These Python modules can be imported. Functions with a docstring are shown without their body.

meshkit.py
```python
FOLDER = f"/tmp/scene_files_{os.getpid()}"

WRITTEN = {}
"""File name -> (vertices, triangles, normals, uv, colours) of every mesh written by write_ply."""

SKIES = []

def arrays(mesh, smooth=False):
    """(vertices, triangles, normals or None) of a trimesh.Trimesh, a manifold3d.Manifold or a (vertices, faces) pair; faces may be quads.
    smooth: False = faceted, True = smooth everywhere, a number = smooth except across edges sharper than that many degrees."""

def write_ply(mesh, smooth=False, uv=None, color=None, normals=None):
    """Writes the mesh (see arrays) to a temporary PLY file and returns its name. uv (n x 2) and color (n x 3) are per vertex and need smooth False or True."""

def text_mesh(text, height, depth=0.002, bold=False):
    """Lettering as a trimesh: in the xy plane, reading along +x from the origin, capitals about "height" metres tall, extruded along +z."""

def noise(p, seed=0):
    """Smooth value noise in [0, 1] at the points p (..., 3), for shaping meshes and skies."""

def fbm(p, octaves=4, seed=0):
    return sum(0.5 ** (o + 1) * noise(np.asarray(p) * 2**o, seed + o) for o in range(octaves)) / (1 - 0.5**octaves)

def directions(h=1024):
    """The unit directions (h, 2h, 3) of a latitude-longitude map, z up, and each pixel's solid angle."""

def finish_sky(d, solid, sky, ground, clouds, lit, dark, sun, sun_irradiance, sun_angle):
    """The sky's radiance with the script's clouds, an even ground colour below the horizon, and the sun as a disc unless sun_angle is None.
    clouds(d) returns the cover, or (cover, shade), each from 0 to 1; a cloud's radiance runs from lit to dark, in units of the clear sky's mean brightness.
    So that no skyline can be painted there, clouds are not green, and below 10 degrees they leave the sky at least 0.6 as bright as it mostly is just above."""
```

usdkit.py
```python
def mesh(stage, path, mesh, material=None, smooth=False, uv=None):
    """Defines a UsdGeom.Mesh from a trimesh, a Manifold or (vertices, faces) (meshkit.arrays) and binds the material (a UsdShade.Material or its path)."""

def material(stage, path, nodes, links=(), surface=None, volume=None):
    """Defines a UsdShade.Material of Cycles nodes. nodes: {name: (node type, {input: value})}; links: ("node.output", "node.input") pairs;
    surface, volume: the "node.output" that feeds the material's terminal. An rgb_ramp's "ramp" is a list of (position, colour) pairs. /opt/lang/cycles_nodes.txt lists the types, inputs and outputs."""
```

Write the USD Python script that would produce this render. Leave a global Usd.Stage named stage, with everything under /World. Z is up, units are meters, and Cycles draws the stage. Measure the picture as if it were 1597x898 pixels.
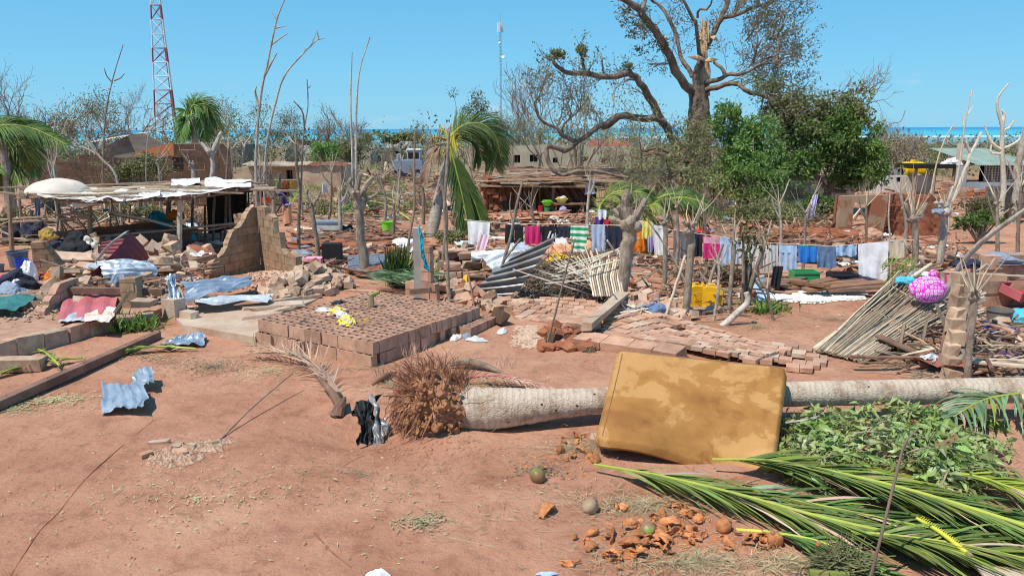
import math, numpy as np, trimesh, usdkit, meshkit, manifold3d, shapely
from shapely.geometry import Polygon
from scipy.spatial import ConvexHull
from pxr import Usd, UsdGeom, UsdLux, UsdShade, Gf, Sdf, Vt

stage = Usd.Stage.CreateInMemory()
UsdGeom.SetStageUpAxis(stage, "Z")
UsdGeom.Xform.Define(stage, "/World")
UsdGeom.Scope.Define(stage, "/World/Looks")

# ------------------------------------------------------------------ camera, sky, sun, exposure
CAM_H, PITCH, ROLL, FPX = 3.6, math.radians(11.7), math.radians(0.2), 1200.0
EXPOSURE, SKY, SUN = 0.15, 0.075, 1.27
SUN_AZ, SUN_EL = (-0.76, -0.65), math.radians(62)
_r0, _u0, FWD = np.array([1., 0, 0]), np.array([0, math.sin(PITCH), math.cos(PITCH)]), np.array([0, math.cos(PITCH), -math.sin(PITCH)])
RIGHT = _r0 * math.cos(ROLL) - _u0 * math.sin(ROLL)
UP = _u0 * math.cos(ROLL) + _r0 * math.sin(ROLL)
EYE = np.array([0, 0, CAM_H])
cam = UsdGeom.Camera.Define(stage, "/World/camera")
cam.CreateHorizontalApertureAttr(36.0); cam.CreateVerticalApertureAttr(36.0 * 575 / 1024)
cam.CreateFocalLengthAttr(36.0 * FPX / 1597)
cam.CreateClippingRangeAttr(Gf.Vec2f(0.1, 60000))
cam.CreateExposureAttr(EXPOSURE)
cam.AddTransformOp().Set(Gf.Matrix4d(*RIGHT, 0, *UP, 0, *(-FWD), 0, *EYE, 1))
_sd = np.array([*(np.array(SUN_AZ) / np.hypot(*SUN_AZ) * math.cos(SUN_EL)), math.sin(SUN_EL)])
sun = UsdLux.DistantLight.Define(stage, "/World/sun")
sun.CreateIntensityAttr(SUN); sun.CreateAngleAttr(0.5); sun.CreateColorAttr(Gf.Vec3f(1, .955, .88)); sun.CreateNormalizeAttr(True)
_x = np.cross([0, 0, 1.], _sd); _x /= np.linalg.norm(_x); _y = np.cross(_sd, _x)
sun.AddTransformOp().Set(Gf.Matrix4d(*_x, 0, *_y, 0, *_sd, 0, 0, 0, 200, 1))
skym = usdkit.material(stage, "/World/Looks/sky_look", {
    "s": ("sky_texture", {"sky_type": "single_scattering", "sun_disc": False, "sun_elevation": SUN_EL, "sun_rotation": math.atan2(*SUN_AZ), "altitude": 20.0, "air_density": 0.9, "aerosol_density": 0.35, "ozone_density": 1.5}),
    "tc": ("texture_coordinate", {}), "mp": ("mapping", {"scale": (9, 9, 26)}),
    "nz": ("noise_texture", {"scale": 1.1, "detail": 6.0, "roughness": .6}),
    "cr": ("rgb_ramp", {"ramp": [(0, (0, 0, 0)), (.62, (0, 0, 0)), (.78, (.6, .6, .6)), (1, (.8, .8, .8))]}),
    "sx": ("separate_xyz", {}), "lo": ("map_range", {"from_min": .03, "from_max": .1, "to_min": 1, "to_max": 0, "clamp": True}),
    "mu": ("math", {"math_type": "multiply"}), "m2": ("math", {"math_type": "multiply", "value2": .7}),
    "mx": ("mix", {"color2": (8.6, 9.4, 10.0)}), "bl": ("mix", {"fac": .76}), "zr": ("rgb_ramp", {"ramp": [(0, (3.2, 8.6, 12.2)), (.06, (2.7, 8.1, 12.2)), (.22, (1.7, 6.4, 11.4)), (.45, (1.3, 5.4, 10.6)), (1, (1.0, 4.6, 9.2))]}), "hs": ("hsv", {"saturation": 1.22, "value": 1.0, "hue": .488}), "tint": ("mix", {"mix_type": "multiply", "fac": 1.0, "color2": (.90, 1.0, 1.06)}),
    "b": ("background_shader", {"strength": SKY})},
    [("tc.generated", "mp.vector"), ("mp.vector", "nz.vector"), ("nz.fac", "cr.fac"), ("tc.generated", "sx.vector"), ("sx.z", "lo.value"), ("cr.color", "mu.value1"), ("lo.result", "mu.value2"), ("mu.value", "m2.value1"),
     ("s.color", "hs.color"), ("hs.color", "tint.color1"), ("tint.color", "bl.color1"), ("sx.z", "zr.fac"), ("zr.color", "bl.color2"), ("bl.color", "mx.color1"), ("m2.value", "mx.fac"), ("mx.color", "b.color")], surface="b.background")
dome = UsdLux.DomeLight.Define(stage, "/World/sky")
UsdShade.MaterialBindingAPI.Apply(dome.GetPrim()).Bind(skym)
dome.GetPrim().SetCustomDataByKey("kind", "structure"); dome.GetPrim().SetCustomDataByKey("label", "clear bright blue tropical sky")

# ------------------------------------------------------------------ pixel <-> place
def ray(px, py):
    v = FWD * FPX + RIGHT * (px - 798.5) + UP * (449 - py)
    return v / np.linalg.norm(v)
def gz(x, y):
    x, y = np.asarray(x, float), np.asarray(y, float)
    p = np.stack([x, y, 0 * x], -1)
    t = np.clip((y - 60) / 540, 0, 1)
    near = np.clip(1 - (y - 30) / 60, 0, 1)
    z = -20 * (t * t * (3 - 2 * t)) - np.clip(y - 620, 0, 200) * .05 + .12 * (meshkit.fbm(p / 2.7, 3, 5) - .5) * np.clip(y / 9, .25, 1) + .035 * (meshkit.fbm(p * 1.7, 3, 9) - .5) * near
    z = z + .9 * (meshkit.fbm(p / 30, 3, 2) - .5) * np.clip((y - 50) / 60, 0, 1)
    for (cx, cy, r, h) in ((-7.3, 16.2, 3.6, .16), (-4.6, 17.3, 2.2, .22), (-.95, 8.75, .75, .10), (-1.9, 8.75, .45, -.16), (2.0, 14.2, 2.5, .10), (4.2, 29, 6, .25), (-4, 27, 4, .2), (.6, 12.3, .9, -.1)):
        z = z + h * np.exp(-((x - cx) ** 2 + (y - cy) ** 2) / r ** 2 * 1.4)
    return z
def G(px, py, z=None):
    """Point of the ground (or of the height z) seen at the pixel."""
    r = ray(px, py); zz = 0.0 if z is None else z
    for _ in range(1 if z is not None else 5):
        p = EYE + r * ((zz - CAM_H) / r[2])
        if z is None: zz = float(gz(p[0], p[1]))
    return p
def D(px, py, Y):
    r = ray(px, py); return EYE + r * (Y / r[1])
def on(p, dz=0.0):
    return np.array([p[0], p[1], float(gz(p[0], p[1])) + dz])
def PX(Y): return Y / 1222.0           # metres per photograph pixel at depth Y
RNG = np.random.default_rng

# ------------------------------------------------------------------ mesh builder
def frame(t, ref=(0, 0, 1)):
    t = np.asarray(t, float); t = t / (np.linalg.norm(t) + 1e-12)
    a = np.cross(ref, t)
    if np.linalg.norm(a) < .05: a = np.cross((1, 0, 0.), t)
    a /= np.linalg.norm(a); return t, a, np.cross(t, a)
def rotz(a): c, s = math.cos(a), math.sin(a); return np.array([[c, -s, 0], [s, c, 0], [0, 0, 1.]])
def rotv(ax, a):
    ax = np.asarray(ax, float) / np.linalg.norm(ax); K = np.array([[0, -ax[2], ax[1]], [ax[2], 0, -ax[0]], [-ax[1], ax[0], 0]])
    return np.eye(3) + math.sin(a) * K + (1 - math.cos(a)) * K @ K
def rrot(g, tilt=.4): return rotz(g.uniform(0, 6.283)) @ rotv((1, 0, 0), g.normal(0, tilt)) @ rotv((0, 1, 0), g.normal(0, tilt))
_BV = np.array([[x, y, z] for z in (-.5, .5) for y in (-.5, .5) for x in (-.5, .5)])
_BF = np.array([[0, 2, 3], [0, 3, 1], [4, 5, 7], [4, 7, 6], [0, 1, 5], [0, 5, 4], [2, 6, 7], [2, 7, 3], [0, 4, 6], [0, 6, 2], [1, 3, 7], [1, 7, 5]])
class B:
    def __init__(s): s.v, s.f, s.n = [], [], 0
    def add(s, v, f):
        v = np.asarray(v, float).reshape(-1, 3); f = np.asarray(f, int)
        if f.shape[1] == 4: f = np.vstack([f[:, [0, 1, 2]], f[:, [0, 2, 3]]])
        s.v.append(v); s.f.append(f + s.n); s.n += len(v); return s
    def box(s, c, size, R=None, jit=0, g=None):
        v = _BV * np.asarray(size, float)
        if jit: v = v + g.normal(0, jit, v.shape)
        if R is not None: v = v @ np.asarray(R).T
        return s.add(v + np.asarray(c, float), _BF)
    def beam(s, a, b, w, h, up=(0, 0, 1)):
        a, b = np.asarray(a, float), np.asarray(b, float); t, x, y = frame(b - a, up)
        return s.box((a + b) / 2, (np.linalg.norm(b - a), w, h), np.stack([t, x, y], 1))
    def tube(s, pts, r, n=6, cap=True, wob=0, g=None):
        p = np.asarray(pts, float); m = len(p); r = np.interp(np.linspace(0, 1, m), np.linspace(0, 1, np.size(r)), np.atleast_1d(r).astype(float)) if np.size(r) != m else np.asarray(r, float)
        t = np.gradient(p, axis=0); t /= np.linalg.norm(t, axis=1, keepdims=True) + 1e-12
        a = np.zeros_like(p); a[0] = frame(t[0])[1]
        for i in range(1, m):
            q = a[i - 1] - t[i] * (a[i - 1] @ t[i]); a[i] = q / (np.linalg.norm(q) + 1e-12)
        b = np.cross(t, a); th = np.arange(n) * 2 * np.pi / n
        rr = r[:, None] * np.ones(n)
        if wob: rr = rr * (1 + wob * g.uniform(-1, 1, rr.shape))
        v = p[:, None] + rr[..., None] * (np.cos(th)[None, :, None] * a[:, None] + np.sin(th)[None, :, None] * b[:, None])
        i, j = np.meshgrid(np.arange(m - 1), np.arange(n), indexing="ij")
        q = np.stack([i * n + j, i * n + (j + 1) % n, (i + 1) * n + (j + 1) % n, (i + 1) * n + j], -1).reshape(-1, 4)
        s.add(v, q)
        if cap:
            k = np.arange(1, n - 1)
            s.f.append(np.vstack([np.stack([0 * k, k + 1, k], 1) + s.n - m * n, np.stack([0 * k, k, k + 1], 1) + s.n - n]))
        return s
    def grid(s, P, t=0.0):
        P = np.asarray(P, float); h, w = P.shape[:2]
        i, j = np.meshgrid(np.arange(h - 1), np.arange(w - 1), indexing="ij")
        q = np.stack([i * w + j, i * w + j + 1, (i + 1) * w + j + 1, (i + 1) * w + j], -1).reshape(-1, 4)
        if not t: return s.add(P, q)
        du, dv = np.gradient(P, axis=0), np.gradient(P, axis=1); n = np.cross(dv, du); n /= np.linalg.norm(n, axis=2, keepdims=True) + 1e-9
        N = h * w; e = np.concatenate([np.arange(w), np.arange(1, h) * w + w - 1, (h - 1) * w + np.arange(w - 2, -1, -1), np.arange(h - 2, 0, -1) * w]); e2 = np.roll(e, -1)
        return s.add(np.concatenate([P.reshape(-1, 3), (P - n * t).reshape(-1, 3)]), np.vstack([q[:, ::-1], q + N, np.stack([e, e2, e2 + N, e + N], 1)]))
    def hull(s, pts):
        pts = np.asarray(pts, float); h = ConvexHull(pts); c = pts.mean(0); f = h.simplices.copy()
        nn = np.cross(pts[f[:, 1]] - pts[f[:, 0]], pts[f[:, 2]] - pts[f[:, 0]]); flip = ((pts[f[:, 0]] - c) * nn).sum(1) < 0
        f[flip] = f[flip][:, ::-1]; used = np.unique(f); mp = -np.ones(len(pts), int); mp[used] = np.arange(len(used))
        return s.add(pts[used], mp[f])
    def ball(s, c, r, sub=2, noise=0, seed=0, fr=3.0, R=None):
        m = trimesh.creation.icosphere(sub); v = np.array(m.vertices)
        if noise: v = v * (1 + noise * (meshkit.fbm(v * fr + 31.7 + seed, 3, seed) - .5) * 2)[:, None]
        v = v * np.asarray(r, float)
        if R is not None: v = v @ np.asarray(R).T
        return s.add(v + np.asarray(c, float), np.array(m.faces))
    def lathe(s, c, prof, n=16, R=None):
        pr = np.asarray(prof, float); th = np.arange(n + 1) * 2 * np.pi / n
        P = np.stack([pr[:, 0][:, None] * np.cos(th), pr[:, 0][:, None] * np.sin(th), pr[:, 1][:, None] + 0 * th], -1)
        if R is not None: P = P @ np.asarray(R).T
        return s.grid(P + np.asarray(c, float))
    def prism(s, poly, h, M=None):
        """Extrude a shapely polygon by h; M = (origin, xdir, ydir) maps it into the world."""
        for gm in getattr(poly, "geoms", [poly]):
            m = trimesh.creation.extrude_polygon(gm, h, engine="earcut"); v = np.array(m.vertices)
            if M is not None:
                o, x, y = (np.asarray(k, float) for k in M); v = o + v[:, :1] * x + v[:, 1:2] * y + v[:, 2:] * np.cross(x, y)
            s.add(v, np.array(m.faces))
        return s
    def leaf(s, c, u, w, L, W, fold=.25, curl=.2):
        """Many leaves at once: centres c, direction u, side w, length L, width W (arrays); 4 triangles each."""
        c, u, w = (np.asarray(k, float) for k in (c, u, w)); L, W = np.broadcast_to(L, len(c))[:, None], np.broadcast_to(W, len(c))[:, None]
        n = np.cross(u, w); base = c; mid = c + u * L * .5 + n * L * curl * .5; tip = c + u * L
        l, r = mid + w * W * .5 + n * W * fold, mid - w * W * .5 + n * W * fold
        v = np.stack([base, l, tip, r, mid], 1).reshape(-1, 3); k = np.arange(len(c))[:, None] * 5
        return s.add(v, np.concatenate([k + a for a in ([0, 4, 1], [1, 4, 2], [2, 4, 3], [3, 4, 0])], 0))
    def mesh(s):
        return (np.concatenate(s.v), np.concatenate(s.f)) if s.v else (np.zeros((0, 3)), np.zeros((0, 3), int))
def unit(v): v = np.asarray(v, float); return v / (np.linalg.norm(v, axis=-1, keepdims=True) + 1e-12)
def rdir(g, n): return unit(g.normal(0, 1, (n, 3)))
def side(u, g):
    w = np.cross(u, rdir(g, len(u))); return unit(w)
def spline(pts, n):
    """Catmull-Rom through the points, n samples."""
    p = np.asarray(pts, float); p = np.vstack([2 * p[0] - p[1], p, 2 * p[-1] - p[-2]]); m = len(p) - 3
    t = np.linspace(0, m, n); i = np.clip(t.astype(int), 0, m - 1); u = (t - i)[:, None]
    a, b, c, d = p[i], p[i + 1], p[i + 2], p[i + 3]
    return .5 * (2 * b + (c - a) * u + (2 * a - 5 * b + 4 * c - d) * u ** 2 + (3 * b - a - 3 * c + d) * u ** 3)

# ------------------------------------------------------------------ prims
_names = {}
def pathof(parent, name):
    k = (parent, name); n = _names[k] = _names.get(k, -1) + 1
    return f"{parent}/{name}" + (f"_{n:03d}" if n else "")
def keys(prim, **kw):
    for k, v in kw.items():
        if v: prim.SetCustomDataByKey(k, v)
def put(path, mb, m, o=(0, 0, 0), smooth=False):
    v, f = mb.mesh() if isinstance(mb, B) else mb
    if smooth: return usdkit.mesh(stage, path, (v - np.asarray(o), f), MAT[m], smooth=smooth).GetPrim()
    x = UsdGeom.Mesh.Define(stage, path)
    x.CreatePointsAttr(Vt.Vec3fArray.FromNumpy((v - np.asarray(o)).astype(np.float32)))
    x.CreateFaceVertexCountsAttr(Vt.IntArray.FromNumpy(np.full(len(f), 3, np.int32)))
    x.CreateFaceVertexIndicesAttr(Vt.IntArray.FromNumpy(f.astype(np.int32).ravel()))
    x.CreateSubdivisionSchemeAttr("none")
    UsdShade.MaterialBindingAPI.Apply(x.GetPrim()).Bind(MAT[m])
    return x.GetPrim()
class T:
    """A thing: an Xform directly under /World whose children are its parts (given in world coordinates)."""
    def __init__(s, name, label, cat=None, o=(0, 0, 0), group=None, kind=None):
        s.name, s.o, s.path = name, np.asarray(o, float), pathof("/World", name)
        x = UsdGeom.Xform.Define(stage, s.path)
        s.op = x.AddTranslateOp(); s.op.Set(Gf.Vec3d(*map(float, s.o)))
        s.prim = x.GetPrim(); s.data = dict(label=label, category=cat, group=group, kind=kind); keys(s.prim, **s.data)
    def part(s, name, mb, m, parent=None, smooth=False, label=None, kind=None):
        p = put(pathof(parent or s.path, name), mb, m, s.o, smooth); keys(p, label=label, kind=kind); return str(p.GetPath())
    def copy(s, o, rz=0.0, sc=1.0, label=None, group=None, tilt=0.0, name=None):
        x = UsdGeom.Xform.Define(stage, pathof("/World", name or s.name)); p = x.GetPrim()
        p.GetReferences().AddInternalReference(s.path); p.SetInstanceable(True)
        x.ClearXformOpOrder(); x.AddTranslateOp().Set(Gf.Vec3d(*map(float, o)))
        x.AddRotateXYZOp().Set(Gf.Vec3f(float(math.degrees(tilt)), 0, float(math.degrees(rz))))
        x.AddScaleOp().Set(Gf.Vec3f(*map(float, np.broadcast_to(sc, 3))))
        keys(p, **{**s.data, **{k: v for k, v in dict(label=label, group=group).items() if v}}); return p
def one(name, mb, m, label, cat=None, group=None, kind=None, o=(0, 0, 0), smooth=False):
    """A thing that is a single mesh."""
    p = put(pathof("/World", name), mb, m, o, smooth)
    if any(o): UsdGeom.Xformable(p).AddTranslateOp().Set(Gf.Vec3d(*map(float, o)))
    keys(p, label=label, category=cat, group=group, kind=kind); return p

# ------------------------------------------------------------------ materials
MAT = {}
def mat(name, a, b=None, s=4, rough=.85, rnd=.12, bump=0, bs=30, det=5, metal=0, spec=.3, trans=0, stretch=(1, 1, 1), isl=False, lo=.38, hi=.62, c=None, cs=1.5, cl=.55, ch=.7, hue=0, sheen=0):
    """Two tones a, b mixed by noise; tone c in larger stains; brightness varies per object or per mesh island; fine relief by bump."""
    b = a if b is None else b
    n = {"g": ("geometry", {}), "mp": ("mapping", {"scale": stretch}), "n1": ("noise_texture", {"scale": s, "detail": float(det), "roughness": .6}), "r1": ("rgb_ramp", {"ramp": [(0, a), (lo, a), (hi, b), (1, b)]}),
         "oi": ("object_info", {}), "wn": ("white_noise_texture", {"dimensions": "1D"}), "ad": ("math", {"math_type": "add"}), "mr": ("map_range", {"from_min": 0, "from_max": 1, "to_min": 1 - rnd, "to_max": 1 + rnd}), "mh": ("map_range", {"from_min": 0, "from_max": 1, "to_min": .5 - hue, "to_max": .5 + hue}),
         "hv": ("hsv", {}), "p": ("principled_bsdf", {"roughness": rough, "metallic": metal, "specular_ior_level": spec})}
    l = [("g.position", "mp.vector"), ("mp.vector", "n1.vector"), ("n1.fac", "r1.fac"), ("oi.random", "ad.value1"), ("ad.value", "wn.w"), ("wn.value", "mr.value"), ("mr.result", "hv.value"), ("hv.color", "p.base_color")]
    l.append(("g.random_per_island", "ad.value2")) if isl else n["ad"][1].update(value2=.0)
    if hue: l += [("wn.value", "mh.value"), ("mh.result", "hv.hue")]
    src = "r1.color"
    if c is not None:
        n["n3"] = ("noise_texture", {"scale": cs, "detail": 6.0, "roughness": .62, "distortion": .4}); n["r3"] = ("rgb_ramp", {"ramp": [(0, (0, 0, 0)), (cl, (0, 0, 0)), (ch, (1, 1, 1)), (1, (1, 1, 1))]}); n["m3"] = ("mix", {"color2": c})
        l += [("mp.vector", "n3.vector"), ("n3.fac", "r3.fac"), ("r3.color", "m3.fac"), (src, "m3.color1")]; src = "m3.color"
    l.append((src, "hv.color"))
    if bump:
        n["n2"] = ("noise_texture", {"scale": bs, "detail": 4.0, "roughness": .65}); n["bp"] = ("bump", {"strength": 1.0, "distance": bump})
        l += [("mp.vector", "n2.vector"), ("n2.fac", "bp.height"), ("bp.normal", "p.normal")]
    out = "p.BSDF"
    if trans:
        n["t"] = ("translucent_bsdf", {}); n["mc"] = ("mix_closure", {"fac": trans}); l += [("hv.color", "t.color"), ("p.BSDF", "mc.closure1"), ("t.BSDF", "mc.closure2")]; out = "mc.closure"
    MAT[name] = usdkit.material(stage, f"/World/Looks/{name}", n, l, surface=out)
mat("block", (.47, .275, .185), (.37, .21, .135), s=7, rnd=.2, bump=.004, bs=60, c=(.21, .125, .085), cs=3, cl=.56, ch=.72)
mat("blockwall", (.36, .235, .14), (.26, .16, .09), s=6, rnd=.14, bump=.005, bs=50)
mat("mortar", (.37, .28, .18), (.30, .21, .13), s=8, bump=.006, bs=40)
mat("brownblock", (.125, .072, .045), (.085, .047, .03), s=5, rnd=.16, bump=.006, bs=30)
mat("rubble", (.47, .33, .22), (.34, .21, .135), s=6, rnd=.3, bump=.006, bs=40)
mat("rubblepale", (.50, .35, .25), (.40, .26, .175), s=6, rnd=.18, bump=.005, bs=40)
mat("clay", (.48, .275, .18), (.37, .20, .125), s=5, rnd=.2, bump=.006, bs=40)
mat("redearth", (.33, .115, .05), (.25, .085, .04), s=5, rnd=.1, bump=.03, bs=14)
mat("mudwall", (.31, .12, .06), (.25, .09, .045), s=3, rnd=.1, bump=.02, bs=16, stretch=(1, 1, 3))
mat("plaster", (.36, .25, .16), (.30, .19, .12), s=2, rnd=.05, bump=.006, bs=30, c=(.29, .11, .055), cs=1.3, cl=.52, ch=.58)
mat("cement", (.42, .37, .31), (.34, .29, .24), s=3, rnd=.08, bump=.004, bs=30)
mat("slab", (.50, .39, .29), (.40, .27, .18), s=1.6, rnd=.05, bump=.01, bs=18, c=(.36, .2, .12), cs=1.1)
mat("whitewall", (.62, .58, .52), (.50, .46, .41), s=1.2, rnd=.04, bump=.003, bs=10)
mat("creamwall", (.46, .39, .29), (.37, .30, .21), s=.8, rnd=.06, c=(.28, .22, .15), cs=.6)
mat("greenwall", (.10, .22, .11), (.08, .17, .085), s=1, rnd=.05)
mat("greywall", (.20, .175, .145), (.15, .13, .105), s=1.2, rnd=.07, stretch=(1, 1, 4), bump=.005, bs=12)
mat("bluewall", (.36, .38, .42), (.30, .32, .36), s=1)
mat("rustroof", (.30, .10, .06), (.20, .075, .05), s=1, rnd=.15)
mat("greenroof", (.25, .32, .27), (.2, .26, .22), s=1)
mat("thatch", (.44, .30, .19), (.30, .19, .115), s=20, rnd=.25, isl=True)
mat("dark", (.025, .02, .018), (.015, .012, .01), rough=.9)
mat("darktarp", (.035, .027, .022), (.06, .042, .03), s=9, rough=.9)
mat("stick", (.34, .25, .17), (.25, .175, .115), s=8, rnd=.2, bump=.002, bs=60, isl=True)
mat("palestick", (.56, .46, .33), (.44, .34, .23), s=8, rnd=.2, isl=True)
mat("whitestick", (.70, .62, .50), (.55, .46, .34), s=10, rnd=.16, isl=True)
mat("reed", (.31, .255, .18), (.20, .16, .11), s=9, rnd=.4, isl=True, stretch=(1, 1, 1))
mat("bark", (.27, .20, .145), (.17, .12, .085), s=9, rnd=.1, bump=.02, bs=22)
mat("greybark", (.36, .285, .22), (.21, .155, .11), s=12, rnd=.14, bump=.025, bs=32, stretch=(1, 1, .4))
mat("palebark", (.50, .44, .37), (.30, .24, .185), s=8, rnd=.14, bump=.02, bs=26, stretch=(1, 1, .45))
mat("bigbark", (.26, .19, .14), (.12, .085, .06), s=4, rnd=.06, bump=.09, bs=11, stretch=(1, 1, .45))
mat("rawwood", (.62, .45, .28), (.50, .33, .18), s=5, bump=.01, bs=30, stretch=(1, 1, .2))
mat("twig", (.26, .19, .145), (.18, .13, .095), s=2, rnd=.25, isl=True)
mat("beam", (.22, .125, .085), (.14, .075, .05), s=3, rnd=.12, bump=.006, bs=50, stretch=(1, 1, 1))
mat("plank", (.27, .14, .08), (.19, .09, .05), s=4, rnd=.2, bump=.004, bs=40)
mat("leafgreen", (.165, .255, .055), (.11, .185, .045), s=1.2, rough=.45, rnd=.4, trans=.3, isl=True, hue=.012)
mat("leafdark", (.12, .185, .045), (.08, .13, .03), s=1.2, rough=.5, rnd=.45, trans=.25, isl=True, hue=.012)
mat("leafolive", (.25, .24, .10), (.17, .175, .07), s=1, rough=.6, rnd=.4, trans=.25, isl=True, hue=.02)
mat("leafbrown", (.30, .22, .135), (.21, .15, .09), s=1, rough=.8, rnd=.35, trans=.15, isl=True)
mat("leafheap", (.23, .33, .085), (.33, .38, .14), s=2.2, rough=.38, rnd=.45, trans=.25, isl=True, hue=.02, c=(.45, .44, .26), cs=2.5, cl=.5, ch=.7)
mat("frondgreen", (.14, .22, .05), (.095, .165, .04), s=2, rough=.55, rnd=.35, trans=.25, isl=True, hue=.015)
mat("frondyellow", (.36, .38, .05), (.22, .28, .04), s=2.5, rough=.38, rnd=.35, trans=.3, isl=True, hue=.02)
mat("frondlime", (.23, .275, .06), (.155, .21, .045), s=2, rough=.55, rnd=.4, trans=.28, isl=True, hue=.02, c=(.36, .27, .11), cs=3, cl=.55, ch=.7)
mat("frondblue", (.15, .24, .11), (.22, .31, .17), s=3, rough=.35, rnd=.35, trans=.2, isl=True, hue=.015)
mat("frondbrown", (.50, .33, .24), (.38, .23, .155), s=3, rough=.8, rnd=.3, isl=True)
mat("rachis", (.42, .42, .07), (.32, .36, .06), s=4, rough=.4, rnd=.1)
mat("yellowstalk", (.60, .53, .05), (.50, .43, .06), s=4, rough=.45, rnd=.05)
mat("orangestalk", (.45, .27, .05), (.30, .19, .05), s=4, rnd=.3, isl=True)
mat("tin", (.45, .48, .52), (.33, .37, .42), s=2.2, rough=.38, metal=.55, spec=.5, rnd=.06, c=(.36, .24, .17), cs=2.2, cl=.62, ch=.7)
mat("tinwhite", (.66, .66, .66), (.52, .53, .55), s=2, rough=.4, metal=.3, rnd=.06, c=(.5, .36, .26), cs=2.5, cl=.6, ch=.7)
mat("tindark", (.30, .29, .28), (.22, .21, .20), s=2, rough=.45, metal=.4, rnd=.1, c=(.2, .13, .09), cs=2)
mat("tinpink", (.50, .13, .14), (.42, .10, .11), s=2, rough=.55, rnd=.06, c=(.40, .17, .14), cs=2.5)
mat("tinmaroon", (.22, .035, .045), (.18, .03, .035), s=2, rough=.5, rnd=.06)
mat("rustywhite", (.70, .60, .52), (.60, .42, .30), s=3, rough=.7, rnd=.05, c=(.42, .22, .13), cs=4, cl=.55, ch=.72)
mat("teal", (.03, .13, .12), (.04, .17, .15), s=2, rough=.6)
mat("sandtarp", (.66, .57, .47), (.58, .48, .38), s=3, rough=.8, bump=.006, bs=12)
mat("whitetarp", (.80, .77, .76), (.66, .62, .60), s=3, rough=.6, bump=.004, bs=14, c=(.45, .34, .27), cs=2.2, cl=.62, ch=.75)
mat("orangesheet", (.50, .17, .07), (.44, .14, .055), s=2, rough=.6)
mat("steelred", (.40, .08, .08), (.34, .07, .08), s=1, rough=.5)
mat("steelwhite", (.72, .68, .70), (.64, .60, .62), s=1, rough=.5)
mat("steelgrey", (.22, .24, .27), (.18, .20, .23), s=1, rough=.5)
mat("husk", (.54, .22, .085), (.38, .135, .05), s=22, rough=.95, rnd=.3, bump=.014, bs=45)
mat("huskskin", (.28, .20, .12), (.20, .14, .08), s=9, rough=.6, rnd=.2)
mat("coconutgreen", (.12, .20, .03), (.18, .25, .05), s=5, rough=.45, rnd=.08, c=(.24, .13, .06), cs=9, cl=.42, ch=.5)
mat("coconutbrown", (.36, .26, .16), (.27, .19, .11), s=6, rough=.6, rnd=.1)
mat("straw", (.40, .31, .18), (.28, .21, .11), s=9, rough=.9, rnd=.35, isl=True)
mat("litter", (.26, .24, .12), (.36, .30, .18), s=9, rough=.9, rnd=.45, isl=True, hue=.03)
mat("stone", (.46, .31, .215), (.34, .20, .13), s=9, rough=.95, rnd=.35, isl=True)
mat("clod", (.36, .17, .095), (.28, .12, .07), s=9, rough=.95, rnd=.25, isl=True)
mat("root", (.40, .18, .10), (.28, .12, .07), s=9, rough=.9, rnd=.4, isl=True)
mat("black", (.02, .02, .022), (.03, .028, .03), s=3, rough=.75, rnd=.05)
mat("rootsoil", (.42, .20, .095), (.30, .13, .065), s=9, rough=.95, rnd=.1, bump=.05, bs=20)
mat("grass", (.16, .24, .05), (.10, .17, .035), s=3, rough=.6, rnd=.4, trans=.2, isl=True)
mat("skin", (.055, .03, .02), rough=.6)
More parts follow.
